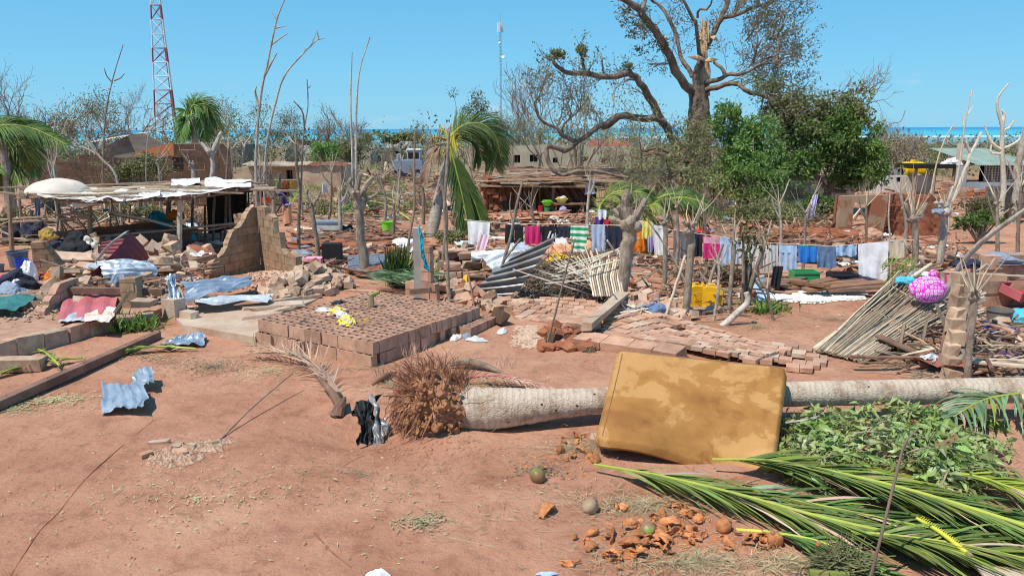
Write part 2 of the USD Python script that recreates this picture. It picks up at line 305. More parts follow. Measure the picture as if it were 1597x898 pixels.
mat("grain", (.78, .72, .64), (.66, .58, .50), s=18, rough=.9, rnd=.15, isl=True, bump=.01, bs=60)
mat("rope", (.55, .5, .42), rough=.8)
for _n, _c in dict(white=(.82, .80, .80), offwhite=(.66, .60, .52), cream=(.58, .48, .36), navy=(.025, .028, .05), blackcloth=(.016, .016, .02), magenta=(.62, .03, .17), pink=(.70, .33, .42), palepink=(.72, .50, .58), red=(.50, .03, .03), green=(.03, .33, .12), blue=(.03, .20, .60), denim=(.15, .22, .36), paleblue=(.42, .52, .68), skyblue=(.42, .58, .78), deepblue=(.012, .05, .42), orange=(.72, .20, .02), yellow=(.72, .42, .015), paleyellow=(.78, .66, .15), purple=(.16, .05, .30), greyc=(.16, .145, .15), lightgrey=(.60, .59, .58), peach=(.66, .33, .18), aqua=(.08, .42, .52), tealcloth=(.02, .32, .42), bluegrey=(.22, .26, .32), orangered=(.72, .13, .02), plum=(.10, .05, .12), lime=(.20, .58, .04), brownc=(.26, .13, .07), lavender=(.45, .36, .62)).items():
    mat(_n, _c, tuple(.8 * k for k in _c), s=5, rough=.8, rnd=.04, bump=.004, bs=25)
for _n, _c in dict(plblue=(.01, .06, .50), plyellow=(.75, .42, .01), plred=(.45, .02, .03), plgreen=(.04, .30, .10), plorange=(.75, .22, .02), plgrey=(.11, .13, .16), pllime=(.25, .65, .05), plwhite=(.7, .7, .68), plteal=(.03, .30, .28)).items():
    mat(_n, _c, tuple(.9 * k for k in _c), s=5, rough=.4, rnd=.04, spec=.5)
# patterned cloths
def stripes(name, a, b, axis, scale, base="p"):
    MAT[name] = usdkit.material(stage, f"/World/Looks/{name}", {"g": ("geometry", {}), "w": ("wave_texture", {"wave_type": "bands", "bands_direction": axis, "scale": scale, "distortion": .3}), "r": ("rgb_ramp", {"ramp": [(0, a), (.45, a), (.55, b), (1, b)]}), "p": ("principled_bsdf", {"roughness": .85, "specular_ior_level": .2})}, [("g.position", "w.vector"), ("w.fac", "r.fac"), ("r.color", "p.base_color")], surface="p.BSDF")
stripes("greenstripe", (.03, .33, .12), (.76, .75, .72), "z", 1.9)
stripes("whitebrown", (.72, .66, .56), (.30, .20, .12), "diagonal", 6)
stripes("yellowprint", (.78, .60, .06), (.62, .42, .30), "diagonal", 3)
stripes("pinkstripe", (.62, .22, .26), (.72, .6, .6), "diagonal", 5)
MAT["pinkprint"] = usdkit.material(stage, "/World/Looks/pinkprint", {"g": ("geometry", {}), "v": ("voronoi_texture", {"feature": "distance_to_edge", "scale": 15.0, "randomness": .25}), "v2": ("voronoi_texture", {"feature": "f1", "scale": 15.0, "randomness": .25}), "r": ("rgb_ramp", {"ramp": [(0, (.70, .03, .50)), (.09, (.70, .03, .50)), (.13, (.78, .42, .70)), (.30, (.80, .55, .74)), (.36, (.66, .05, .48)), (1, (.66, .05, .48))]}), "p": ("principled_bsdf", {"roughness": .6})}, [("g.position", "v.vector"), ("v.distance", "r.fac"), ("r.color", "p.base_color")], surface="p.BSDF")
# fallen palm trunk: leaf-scar rings across its length (the trunk lies along x)
def trunkmat(name, a, b, direction, scale):
    MAT[name] = usdkit.material(stage, f"/World/Looks/{name}", {"g": ("geometry", {}), "w": ("wave_texture", {"wave_type": "bands", "bands_direction": direction, "profile": "saw", "scale": scale, "distortion": 6.0, "detail": 4.0, "detail_scale": 1.6, "detail_roughness": .7}), "r": ("rgb_ramp", {"ramp": [(0, tuple(.3 * k + .7 * j for k, j in zip(b, a))), (.2, tuple(.2 * k + .8 * j for k, j in zip(b, a))), (.45, a), (.85, tuple(1.04 * k for k in a)), (1, a)]}),
        "n": ("noise_texture", {"scale": 3.4, "detail": 8.0, "roughness": .7}), "r2": ("rgb_ramp", {"ramp": [(0, (.35, .27, .22)), (.38, (.62, .52, .45)), (.5, (.93, .9, .87)), (.62, (1.03, 1.02, 1)), (1, (1.12, 1.1, 1.08))]}), "m": ("mix", {"mix_type": "multiply", "fac": 1.0}),
        "n2": ("noise_texture", {"scale": 45.0, "detail": 4.0}), "ad": ("math", {"math_type": "multiply_add", "value2": 1.4}), "bp": ("bump", {"distance": .012, "strength": 1.0}), "p": ("principled_bsdf", {"roughness": .95, "specular_ior_level": .1})},
        [("g.position", "w.vector"), ("w.fac", "r.fac"), ("g.position", "n.vector"), ("n.fac", "r2.fac"), ("r.color", "m.color1"), ("r2.color", "m.color2"), ("m.color", "p.base_color"), ("g.position", "n2.vector"), ("n2.fac", "ad.value1"), ("w.fac", "ad.value3"), ("ad.value", "bp.height"), ("bp.normal", "p.normal")], surface="p.BSDF")
trunkmat("palmtrunk", (.50, .41, .325), (.29, .205, .145), "x", 4.2)
trunkmat("palmtrunkup", (.42, .36, .30), (.24, .19, .145), "z", 2.2)
# bare red earth of the yard
MAT["earth"] = usdkit.material(stage, "/World/Looks/earth", {
    "g": ("geometry", {}),
    "n1": ("noise_texture", {"scale": .55, "detail": 8.0, "roughness": .62}), "r1": ("rgb_ramp", {"ramp": [(0, (.26, .105, .055)), (.36, (.35, .16, .095)), (.50, (.428, .208, .13)), (.66, (.495, .27, .168)), (1, (.565, .355, .215))]}),
    "n2": ("noise_texture", {"scale": 2.6, "detail": 9.0, "roughness": .7, "distortion": .5}), "r2": ("rgb_ramp", {"ramp": [(0, (.55, .50, .48)), (.36, (.76, .72, .70)), (.48, (.98, .97, .97)), (.62, (1.04, 1.04, 1.03)), (1, (1.16, 1.17, 1.16))]}),
    "n3": ("noise_texture", {"scale": 21.0, "detail": 7.0, "roughness": .72}), "r3": ("rgb_ramp", {"ramp": [(0, (.5, .46, .43)), (.34, (.74, .70, .67)), (.43, (1, 1, 1)), (.62, (1, 1, 1)), (.75, (1.14, 1.14, 1.14)), (1, (1.2, 1.2, 1.2))]}),
    "m1": ("mix", {"mix_type": "multiply", "fac": 1.0}), "m2": ("mix", {"mix_type": "multiply", "fac": .9}),
    "sx": ("separate_xyz", {}), "far": ("map_range", {"from_min": 36, "from_max": 75, "to_min": 0, "to_max": 1, "clamp": True}), "n4": ("noise_texture", {"scale": .09, "detail": 6.0, "roughness": .7}), "r4": ("rgb_ramp", {"ramp": [(0, (.22, .17, .085)), (.45, (.17, .145, .07)), (.55, (.24, .17, .10)), (1, (.34, .2, .12))]}), "mf": ("mix", {}),
    "n5": ("noise_texture", {"scale": 75.0, "detail": 5.0, "roughness": .7}), "n6": ("noise_texture", {"scale": 8.0, "detail": 7.0, "roughness": .65}), "h": ("math", {"math_type": "multiply_add", "value2": .22}), "v": ("voronoi_texture", {"scale": 2.4, "feature": "smooth_f1", "smoothness": .25}), "vd": ("map_range", {"from_min": .10, "from_max": .22, "to_min": -.22, "to_max": 0, "clamp": True}), "h2": ("math", {"math_type": "add"}), "bp": ("bump", {"distance": .07, "strength": .8}),
    "p": ("principled_bsdf", {"roughness": .95, "specular_ior_level": .12})},
    [("g.position", f"{k}.vector") for k in ("n1", "n2", "n3", "n4", "n5", "n6", "sx")] + [("n1.fac", "r1.fac"), ("n2.fac", "r2.fac"), ("n3.fac", "r3.fac"), ("n4.fac", "r4.fac"), ("r1.color", "m1.color1"), ("r2.color", "m1.color2"), ("m1.color", "m2.color1"), ("r3.color", "m2.color2"), ("sx.y", "far.value"), ("far.result", "mf.fac"), ("m2.color", "mf.color1"), ("r4.color", "mf.color2"), ("mf.color", "p.base_color"),
     ("n5.fac", "h.value1"), ("n6.fac", "h.value3"), ("g.position", "v.vector"), ("v.distance", "vd.value"), ("h.value", "h2.value1"), ("vd.result", "h2.value2"), ("h2.value", "bp.height"), ("bp.normal", "p.normal")], surface="p.BSDF")
MAT["sea"] = usdkit.material(stage, "/World/Looks/sea", {
    "g": ("geometry", {}), "sx": ("separate_xyz", {}), "mr": ("map_range", {"from_min": 700, "from_max": 9000, "to_min": 0, "to_max": 1, "clamp": True}),
    "r": ("rgb_ramp", {"ramp": [(0, (.11, .23, .27)), (.135, (.16, .30, .34)), (.155, (.06, .38, .44)), (.3, (.06, .38, .46)), (.6, (.03, .30, .44)), (1, (.02, .20, .37))]}), "mp": ("mapping", {"scale": (.02, .06, 1)}), "n": ("noise_texture", {"scale": 1.0, "detail": 6.0}), "r2": ("rgb_ramp", {"ramp": [(0, (.8, .8, .8)), (.4, (.92, .92, .92)), (.6, (1.05, 1.05, 1.05)), (1, (1.15, 1.15, 1.15))]}), "m": ("mix", {"mix_type": "multiply", "fac": 1.0}),
    "n2": ("noise_texture", {"scale": .35, "detail": 4.0}), "bp": ("bump", {"distance": .6, "strength": .5}), "p": ("principled_bsdf", {"roughness": .35, "specular_ior_level": .25})},
    [("g.position", "sx.vector"), ("sx.y", "mr.value"), ("mr.result", "r.fac"), ("g.position", "mp.vector"), ("mp.vector", "n.vector"), ("n.fac", "r2.fac"), ("r.color", "m.color1"), ("r2.color", "m.color2"), ("m.color", "p.base_color"), ("g.position", "n2.vector"), ("n2.fac", "bp.height"), ("bp.normal", "p.normal")], surface="p.BSDF")
MAT["mattressfoam"] = usdkit.material(stage, "/World/Looks/mattressfoam", {
    "g": ("geometry", {}), "mp": ("mapping", {"scale": (1, 1.0, 1.3), "location": (.35, .2, .1)}), "n": ("noise_texture", {"scale": 1.35, "detail": 8.0, "roughness": .55, "distortion": .25}), "r": ("rgb_ramp", {"ramp": [(0, (0.185, 0.0762, 0.0197)), (.36, (0.244, 0.105, 0.0281)), (.46, (0.302, 0.138, 0.0365)), (.53, (0.336, 0.16, 0.0449)), (.545, (0.412, 0.218, 0.0733)), (.62, (0.428, 0.225, 0.0785)), (.70, (0.47, 0.261, 0.101)), (1, (0.487, 0.283, 0.117))]}),
    "n2": ("noise_texture", {"scale": 3.1, "detail": 8.0, "roughness": .68, "distortion": .3}), "r2": ("rgb_ramp", {"ramp": [(0, (.5, .42, .38)), (.36, (.74, .67, .62)), (.48, (.97, .96, .95)), (.6, (1, 1, 1)), (1, (1.08, 1.06, 1.05))]}), "m": ("mix", {"mix_type": "multiply", "fac": .9}),
    "n3": ("noise_texture", {"scale": 90.0, "detail": 4.0}), "n4": ("noise_texture", {"scale": 6.0, "detail": 4.0}), "h": ("math", {"math_type": "multiply_add", "value2": .12}), "bp": ("bump", {"distance": .02, "strength": .7}), "p": ("principled_bsdf", {"roughness": .8, "specular_ior_level": .2})},
    [("g.position", "mp.vector"), ("mp.vector", "n.vector"), ("n.fac", "r.fac"), ("g.position", "n2.vector"), ("n2.fac", "r2.fac"), ("r.color", "m.color1"), ("r2.color", "m.color2"), ("m.color", "p.base_color"), ("g.position", "n3.vector"), ("n3.fac", "h.value1"), ("g.position", "n4.vector"), ("n4.fac", "h.value3"), ("h.value", "bp.height"), ("bp.normal", "p.normal")], surface="p.BSDF")
# ------------------------------------------------------------------ shared builders
def corr(c00, c10, c01, c11, waves=10, amp=.012, bend=0.0, crumple=0.0, seed=0, nv=10, t=.003):
    """Corrugated sheet over four corners: u runs across the ridges, v along them."""
    nu = waves * 6 + 1; u, v = np.meshgrid(np.linspace(0, 1, nu), np.linspace(0, 1, nv), indexing="ij")
    c = [np.asarray(k, float) for k in (c00, c10, c01, c11)]
    P = (1 - u)[..., None] * (1 - v)[..., None] * c[0] + u[..., None] * (1 - v)[..., None] * c[1] + (1 - u)[..., None] * v[..., None] * c[2] + (u * v)[..., None] * c[3]
    n = np.cross(c[1] - c[0], c[2] - c[0]); n /= np.linalg.norm(n); n = n if n[2] > 0 else -n
    P = P + n * (amp * np.sin(u * waves * 2 * np.pi) + bend * np.sin(u * np.pi) + bend * .5 * np.sin(v * np.pi))[..., None]
    if crumple: P = P + crumple * np.stack([meshkit.fbm(np.stack([u * 3, v * 3, 0 * u + k], -1), 3, seed + k) - .5 for k in range(3)], -1) * 2
    return B().grid(P, t)
def drape(TL, TR, BL, BR, fold=.03, nf=3.0, seed=0, nx=14, ny=10, t=.006, edge=.02):
    """A hanging cloth: folds run down it and grow towards the hem."""
    u, v = np.meshgrid(np.linspace(0, 1, nx), np.linspace(0, 1, ny), indexing="xy"); c = [np.asarray(k, float) for k in (TL, TR, BL, BR)]
    P = (1 - u)[..., None] * (1 - v)[..., None] * c[0] + u[..., None] * (1 - v)[..., None] * c[1] + (1 - u)[..., None] * v[..., None] * c[2] + (u * v)[..., None] * c[3]
    n = np.cross(c[1] - c[0], c[2] - c[0]); n /= np.linalg.norm(n)
    w = meshkit.fbm(np.stack([u * nf, v * .8, 0 * u], -1), 3, seed) - .5
    P = P + n * (fold * (.35 + v) * (np.sin(u * nf * 6.28 + seed + 2 * w) * .5 + 1.6 * w))[..., None]
    P[..., 2] += edge * v * (meshkit.noise(np.stack([u * 4 + seed, v, 0 * u], -1), seed) - .5) * 2
    return B().grid(P, t)
def heap(c, rx, ry, h, seed=0, sub=3, rz=0.0, fr=1.6, rough=.5):
    """A crumpled cloth or a heap lying on the ground."""
    m = trimesh.creation.icosphere(sub); v = np.array(m.vertices); nz = meshkit.fbm(v * fr + seed * 7.3, 4, seed)
    v = v * (1 + rough * (nz - .5) * 2)[:, None]; v[:, 2] = np.where(v[:, 2] < 0, v[:, 2] * .15, v[:, 2])
    return B().add((v * [rx, ry, h]) @ rotz(rz).T + np.asarray(c, float), np.array(m.faces))
def sheetcloth(c, rx, ry, h, seed=0, rz=0.0, n=22):
    """A cloth thrown on the ground: a wrinkled, uneven outline."""
    a, r = np.meshgrid(np.linspace(0, 2 * np.pi, 25), np.linspace(0.02, 1, 9), indexing="xy")
    ed = 1 + .5 * (meshkit.fbm(np.stack([np.cos(a) * 1.3 + seed, np.sin(a) * 1.3, 0 * a], -1), 3, seed) - .5) * 2 * r
    x, y = np.cos(a) * r * ed * rx, np.sin(a) * r * ed * ry
    z = h * meshkit.fbm(np.stack([x * 5 / max(rx, .3) + seed, y * 5 / max(ry, .3), 0 * x], -1), 3, seed) * (1 - r ** 3) * 1.7 + .012
    P = np.stack([x, y, z], -1) @ rotz(rz).T + np.asarray(c, float)
    P[..., 2] = P[..., 2] - c[2] + gz(P[..., 0], P[..., 1]) if c[2] < .25 else P[..., 2]
    return B().grid(P[:, ::-1], .006)
_g = RNG(11)
CHUNK = []
for _k in range(16):
    p = _g.uniform(-.5, .5, (14, 3)); p = np.vstack([p, _BV * _g.uniform(.7, 1.0, (8, 1))]); CHUNK.append(p)
def chunk(c, size, R, k): return B().hull((CHUNK[k % 16] * np.asarray(size)) @ np.asarray(R).T + np.asarray(c, float))
def brickbox(c, size, R, g, jit=.006):
    return B().box(c, size, R, jit, g)
def rubble(th, poly, n, size, g, m="rubble", hmax=.25, name="brick", whole=.35, block=(.38, .19, .14), m2=None):
    """Broken blocks strewn over a patch given by pixels on the ground, heaped higher in the middle."""
    pg = Polygon([tuple(G(*p)[:2]) for p in poly]); x0, y0, x1, y1 = pg.bounds; c = np.array(pg.centroid.coords[0]); k = 0
    while k < n:
        x, y = g.uniform(x0, x1), g.uniform(y0, y1)
        if not pg.contains(shapely.geometry.Point(x, y)): continue
        dd = pg.exterior.distance(shapely.geometry.Point(x, y)); z = float(gz(x, y)) + min(dd * .55, hmax) * g.uniform(0, 1)
        mm = m2 if m2 and g.random() < .35 else m
        if g.random() < whole: th.part(name, brickbox((x, y, z + .05), np.array(block) * [g.uniform(.45, 1), 1, 1], rrot(g, .4), g), mm)
        else:
            s = g.uniform(*size); th.part(name, chunk((x, y, z + s * .2), (s * g.uniform(.8, 1.5), s, s * g.uniform(.45, .9)), rrot(g, .4), int(g.integers(16))), mm)
        k += 1
def scatter(poly, n, size, g, flat=.6, dz=0.0):
    """Many small stones over a patch, one mesh."""
    pg = Polygon([tuple(G(*p)[:2]) for p in poly]); x0, y0, x1, y1 = pg.bounds; b = B(); pts = np.stack([g.uniform(x0, x1, n * 3), g.uniform(y0, y1, n * 3)], 1)
    pts = pts[shapely.contains_xy(pg, pts)][:n]; pts = pts[shapely.distance(pg.exterior, shapely.points(pts)) > g.random(len(pts)) ** 1.5 * .42 * pg.area ** .5]; zz = gz(pts[:, 0], pts[:, 1])
    o = np.array([[1, 0, 0], [-1, 0, 0], [0, 1, 0], [0, -1, 0], [0, 0, 1], [0, 0, -1.]]); F = np.array([[0, 2, 4], [2, 1, 4], [1, 3, 4], [3, 0, 4], [2, 0, 5], [1, 2, 5], [3, 1, 5], [0, 3, 5]])
    s = g.uniform(*size, (len(pts), 1, 1)) * np.array([1, 1, flat]) * g.uniform(.6, 1.3, (len(pts), 6, 1)); a = g.uniform(0, 6.28, len(pts)); R = np.stack([np.stack([np.cos(a), -np.sin(a), 0 * a], -1), np.stack([np.sin(a), np.cos(a), 0 * a], -1), np.stack([0 * a, 0 * a, 0 * a + 1], -1)], 1)
    v = np.einsum("nij,nkj->nki", R, o[None] * s) + np.concatenate([pts, zz[:, None] + s[:, 0, 2:] * .2 + dz], 1)[:, None]
    return b.add(v, (np.arange(len(pts))[:, None, None] * 6 + F).reshape(-1, 3))
def strewn(cx, cy, rx, ry, n, g, L=(.03, .1), W=.006, lift=.02, ground=True):
    """Leaf and straw litter around a point of the ground, thinning outwards."""
    a, r = g.uniform(0, 6.28, n), np.abs(g.normal(0, .5, n)); x, y = cx + np.cos(a) * r * rx, cy + np.sin(a) * r * ry
    u = unit(np.stack([g.normal(0, 1, n), g.normal(0, 1, n), g.normal(0, .15, n)], 1)); w = unit(np.stack([-u[:, 1], u[:, 0], g.normal(0, .3, n)], 1))
    return B().leaf(np.stack([x, y, gz(x, y) + g.uniform(.004, lift, n)], 1), u, w, g.uniform(*L, n), W * g.uniform(.6, 1.8, n), .1, .1)
def lim(pts, r, g, seg=.35, wob=.03, n=8, rough=.12):
    """A crooked limb through the points."""
    p = np.asarray(pts, float); Ls = np.linalg.norm(np.diff(p, axis=0), axis=1).sum(); m = max(6, int(Ls / seg)); q = spline(p, m)
    rr = np.interp(np.linspace(0, 1, m), np.linspace(0, 1, len(r)), r); q[1:-1] += g.normal(0, 1, (m - 2, 3)) * (rr[1:-1] * wob * 5)[:, None]
    return B().tube(q, rr, n, wob=rough, g=g)
def grow(b, tw, p, d, L, r, lev, g, bend=.25, split=(2, 4), up=.15, ends=None, minr=.004, n=4):
    """Recursive bare branching: thick pieces into b, twigs into tw; tips are collected in ends."""
    m = 5; q = [np.asarray(p, float)]; dd = unit(d)
    for _ in range(m): dd = unit(dd + g.normal(0, bend, 3) * .5 + np.array([0, 0, up * .3])); q.append(q[-1] + dd * L / m)
    (b if lev > 1 else tw).tube(q, np.linspace(r, max(r * .55, minr), m + 1), n if lev > 1 else 3, cap=False)
    if ends is not None and lev <= 1: ends.extend(q[2:])
    if lev <= 0: return
    for _ in range(int(g.integers(*split)) + (1 if lev > 1 else 0)):
        k = int(g.integers(2, m + 1)); nd = unit(dd + rdir(g, 1)[0] * .85 + np.array([0, 0, up]))
        grow(b, tw, q[k], nd, L * g.uniform(.5, .8), max(r * .5, minr), lev - 1, g, bend, split, up, ends, minr, n)
def foliage(ends, n, spread, L, W, g, droop=.2):
    e = np.asarray(ends, float); c = e[g.integers(0, len(e), n)] + g.normal(0, spread, (n, 3)); u = unit(rdir(g, n) + [0, 0, -droop])
    return B().leaf(c, u, side(u, g), L * g.uniform(.6, 1.3, n), W * g.uniform(.6, 1.3, n))
def frond(th, path, Ls, mat_l, g, n=60, droop=.5, sweep=.7, up=(0, 0, 1), rr=(.022, .004), w=.028, parts=False, mat_r="rachis", spread=1.0, lift=.15, ground=False, rname="rachis", lname="leaflets", sides=(1, -1), one_parent=None):
    """A palm frond: rachis through the path (base first) with two rows of drooping leaflets."""
    q = spline(path, 40); th.part(rname, B().tube(q, np.linspace(*rr, 40), 5), mat_r)
    t = np.gradient(q, axis=0); t = unit(t); upv = np.asarray(up, float); sd = unit(np.cross(t, upv)); b = B()
    for sgn in sides:
        for k in range(n):
            s = .1 + .9 * (k + g.uniform(0, .8)) / n; i = min(int(s * 39), 39); L = Ls * (math.sin(math.pi * min(1, .12 + .80 * s)) ** .7) * g.uniform(.8, 1.1)
            u = unit(sd[i] * sgn * spread + t[i] * sweep * (1 + .6 * s) + upv * lift * g.normal(.5, .6) + g.normal(0, .07 if not parts else .15, 3)); L *= g.choice([1, 1, 1, .8, .6]) if parts else 1; P = [q[i]]; m = 4
            for j in range(m): u = unit(u + np.array([0, 0, -droop]) * (j + .5) / m * .6); P.append(P[-1] + u * L / m)
            P = np.array(P)
            if ground: P[:, 2] = np.maximum(P[:, 2], gz(P[:, 0], P[:, 1]) + .008 + .01 * g.random())
            nrm = unit(np.cross(np.gradient(P, axis=0), sd[i])); ww = np.array([.5, 1, .9, .6, .06]) * w * .5 * g.uniform(.8, 1.2); wd = unit(np.cross(np.gradient(P, axis=0), nrm + upv * .01)); wd = unit(wd + nrm * g.normal(0, .35))
            bb = B() if parts else b
            bb.grid(np.stack([P - wd * ww[:, None], P + nrm * ww[:, None] * .35, P + wd * ww[:, None]], 1))
            if parts: th.part("leaflet", bb, mat_l if g.random() < .8 or mat_l in ("frondbrown", "straw") else ("frondyellow", "frondbrown", "frondgreen")[int(g.integers(3))])
    if not parts: th.part(lname, b, mat_l, kind="stuff")
def poleset(th, name, segs, r, m, g, n=6, wob=.012):
    for a, b_ in segs:
        a, b_ = np.asarray(a, float), np.asarray(b_, float); q = np.linspace(a, b_, 6); q[1:-1] += g.normal(0, wob, (4, 3)); th.part(name, B().tube(q, np.linspace(r, r * .8, 6), n), m)
def blockwall(th, p0, p1, top, L=.4, H=.2, W=.14, m="blockwall", mm="mortar", g=None, z0=None, name="block", maxn=300, core=True, gap=.012):
    """A wall of blocks between two ground points; top(s) is the height of its broken edge, s in metres along it."""
    p0, p1 = np.asarray(p0, float), np.asarray(p1, float); d = p1 - p0; d[2] = 0; n = np.linalg.norm(d); x = d / n; y = np.array([-x[1], x[0], 0]); R = np.stack([x, y, [0, 0, 1.]], 1); zb = min(p0[2], p1[2]) - .1 if z0 is None else z0
    ks = np.linspace(0, n, 60); prof = Polygon([(0, -.1)] + [(k, max(.03, top(k) + .05 * (meshkit.noise(np.array([k * 11, n, 0.]), 3) - .5))) for k in ks] + [(n, -.1)]).buffer(0)
    for r in range(40):
        z = r * H; s = -L * .5 * (r % 2)
        while s < n:
            a, b_ = max(s, 0), min(s + L, n)
            if b_ - a > .05 and max(top(a), top(b_), top((a + b_) / 2)) > z + .04:
                q = shapely.box(a, z, b_ - gap, z + H - gap).intersection(prof)
                if not q.is_empty and q.area > .004 and q.geom_type == "Polygon": th.part(name, B().prism(q, W + g.normal(0, .004), (p0 * [1, 1, 0] + [0, 0, zb] + y * (W / 2 + g.normal(0, .004)), x, np.array([0, 0, 1.]))), m)
            s += L
    if core:
        ss = np.linspace(.01, n - .01, 40); hh = [max(.05, top(k) - .05) for k in ss]; pg = Polygon([(ss[0], 0)] + list(zip(ss, hh)) + [(ss[-1], 0)])
        th.part("mortar", B().prism(pg, W - .03, (p0 * [1, 1, 0] + [0, 0, zb] + y * (W - .03) / 2, x, np.array([0, 0, 1.]))), mm)
def bucket(c, r, h, m, label, name="bucket", cat="bucket", handle=True, taper=.8, group=None, R=None):
    th = T(name, label, cat, c, group=group); c = np.asarray(c, float)
    th.part("body", B().lathe(c, [(.001, .0), (r * taper, 0), (r, h), (r * 1.06, h), (r * 1.06, h - .02), (r * 1.0, h - .022)], 18, R), m, smooth=40)
    th.part("inside", B().lathe(c, [(.001, .02), (r * taper * .95, .02), (r * .96, h)], 18, R)if R is None else B().lathe(c, [(.001, .02), (r * taper * .95, .02), (r * .96, h)], 18, R), m)
    if handle:
        a = np.linspace(0, np.pi, 9); th.part("handle", B().tube(c + np.stack([np.cos(a) * r * 1.07, 0 * a - .3 * r * np.sin(a), h + .02 - .4 * r * np.sin(a)], 1), .006, 5), "steelgrey")
    return th
# ================================================================== THE SETTING: ground, sea
def ground_mesh():
    ys = [-60, -30, -12, -4, 0, 2.5]; y = 4.2
    while y < 900: ys.append(y); y += max(.055, .0062 * y) if y < 60 else .05 * y
    ys = np.array(ys + [960.]); u = np.concatenate([-np.geomspace(14, 2600, 34)[::-1], np.arange(-13.9, 13.95, .1), np.geomspace(14, 2600, 34)])
    sc = np.clip(ys / 13, .75, 3.2); X = u[None, :] * sc[:, None]; Y = np.repeat(ys[:, None], len(u), 1)
    return B().grid(np.stack([X, Y, gz(X, Y)], -1)[:, ::1])
_v, _f = ground_mesh().mesh()
if np.cross(_v[_f[0, 1]] - _v[_f[0, 0]], _v[_f[0, 2]] - _v[_f[0, 0]])[2] < 0: _f = _f[:, ::-1]
put("/World/ground", (_v, _f), "earth", smooth=True); keys(stage.GetPrimAtPath("/World/ground"), kind="structure", label="bare red earth yard sloping away to the sea")
put("/World/sea", B().add([[-60000, 630, -20], [60000, 630, -20], [60000, 60000, -20], [-60000, 60000, -20]], [[0, 1, 2, 3]]), "sea"); keys(stage.GetPrimAtPath("/World/sea"), kind="structure", label="turquoise sea with a paler lagoon inside the reef")
_xs = np.linspace(230, 1900, 120); _e = meshkit.fbm(np.stack([_xs / 60, 0 * _xs, 0 * _xs], 1), 4, 3)
_w = 26 * np.clip((_e - .28) * 3, 0.12, 1); _P = np.stack([np.stack([_xs, 1960 + 30 * np.sin(_xs / 300) - _w, 0 * _xs - 19.9], 1), np.stack([_xs, 1960 + 30 * np.sin(_xs / 300), 0 * _xs - 18.6], 1), np.stack([_xs, 1966 + 30 * np.sin(_xs / 300) + _w, 0 * _xs - 19.9], 1)], 1)
mat("foam", (.8, .82, .82), (.7, .74, .76), s=.05)
put("/World/breaking_waves", B().grid(_P[:, ::-1]), "foam"); keys(stage.GetPrimAtPath("/World/breaking_waves"), kind="structure", label="white line of waves breaking on the reef")

# ================================================================== LARGE STRUCTURES FAR OFF
def tower(px, Y):
    c = on(D(px, 200, Y)); k = PX(Y); g = RNG(3)
    th = T("lattice_tower", "tall red and white steel lattice tower on the skyline", "tower", c)
    zt, zb = D(px, -60, Y)[2], c[2]; z0 = D(px, 200, Y)[2]
    def half(z): return k * (19 - (z - z0) / k * .058)
    an = [math.radians(a) for a in (185, 330, 70)]
    def P(i, z, s=1): h = half(z); return np.array([c[0] + math.cos(an[i]) * h * s, c[1] + math.sin(an[i]) * h * s, z])
    zs = np.linspace(zb, zt, 15)
    for a, b in zip(zs[:-1], zs[1:]):
        n = int((a - z0 + 4) / (k * 34)) ; m = "steelred" if n % 2 else "steelwhite"
        for i in range(3): th.part("leg", B().tube([P(i, a), P(i, b)], .19, 6), m)
        for i in range(3):
            j = (i + 1) % 3; th.part("brace", B().tube([P(i, a), P(j, b)], .085, 4), m); th.part("brace", B().tube([P(j, a), P(i, b)], .085, 4), m); th.part("strut", B().tube([P(i, b), P(j, b)], .075, 4), m)
    th.part("ladder", B().tube([P(1, zb, .8), P(1, zt, .8)], .16, 4), "steelgrey")
tower(262, 205)
def mast(px, Y):
    c = on(D(px, 200, Y)); zt = D(px, 40, Y)[2]; k = PX(Y); th = T("antenna_mast", "slender grey guyed mast with white antenna panels at its top", "mast", c)
    for i in range(3):
        a = i * 2.094; o = np.array([math.cos(a), math.sin(a), 0]) * .28
        th.part("leg", B().tube([c + o, np.array([c[0], c[1], zt]) + o * .9], .07, 5), "steelgrey")
    for z in np.arange(c[2] + 1, zt - .5, 1.1):
        for i in range(3):
            a, b = i * 2.094, (i + 1) * 2.094; th.part("brace", B().tube([[c[0] + math.cos(a) * .28, c[1] + math.sin(a) * .28, z], [c[0] + math.cos(b) * .28, c[1] + math.sin(b) * .28, z + 1.0]], .035, 3), "steelgrey")
    for i in range(3):
        a = i * 2.094 + .4; th.part("antenna_panel", B().box([c[0] + math.cos(a) * .75, c[1] + math.sin(a) * .75, zt - .6], (.5, .35, 3.0), rotz(a)), "plwhite"); th.part("bracket", B().tube([[c[0], c[1], zt - .6], [c[0] + math.cos(a) * .7, c[1] + math.sin(a) * .7, zt - .6]], .07, 4), "steelgrey")
    th.part("lightning_rod", B().tube([[c[0], c[1], zt], [c[0], c[1], zt + 3.2]], .05, 4), "steelgrey")
    for (dx, py, r) in ((.7, 88, .7), (-.4, 66, .45)):
        th.part("dish", B().lathe([c[0] + dx, c[1] - .6, D(px, py, Y)[2]], [(.01, 0), (r * .6, .06), (r, .22)], 12, rotv((1, 0, 0), 1.4)), "plwhite")
mast(781, 260)

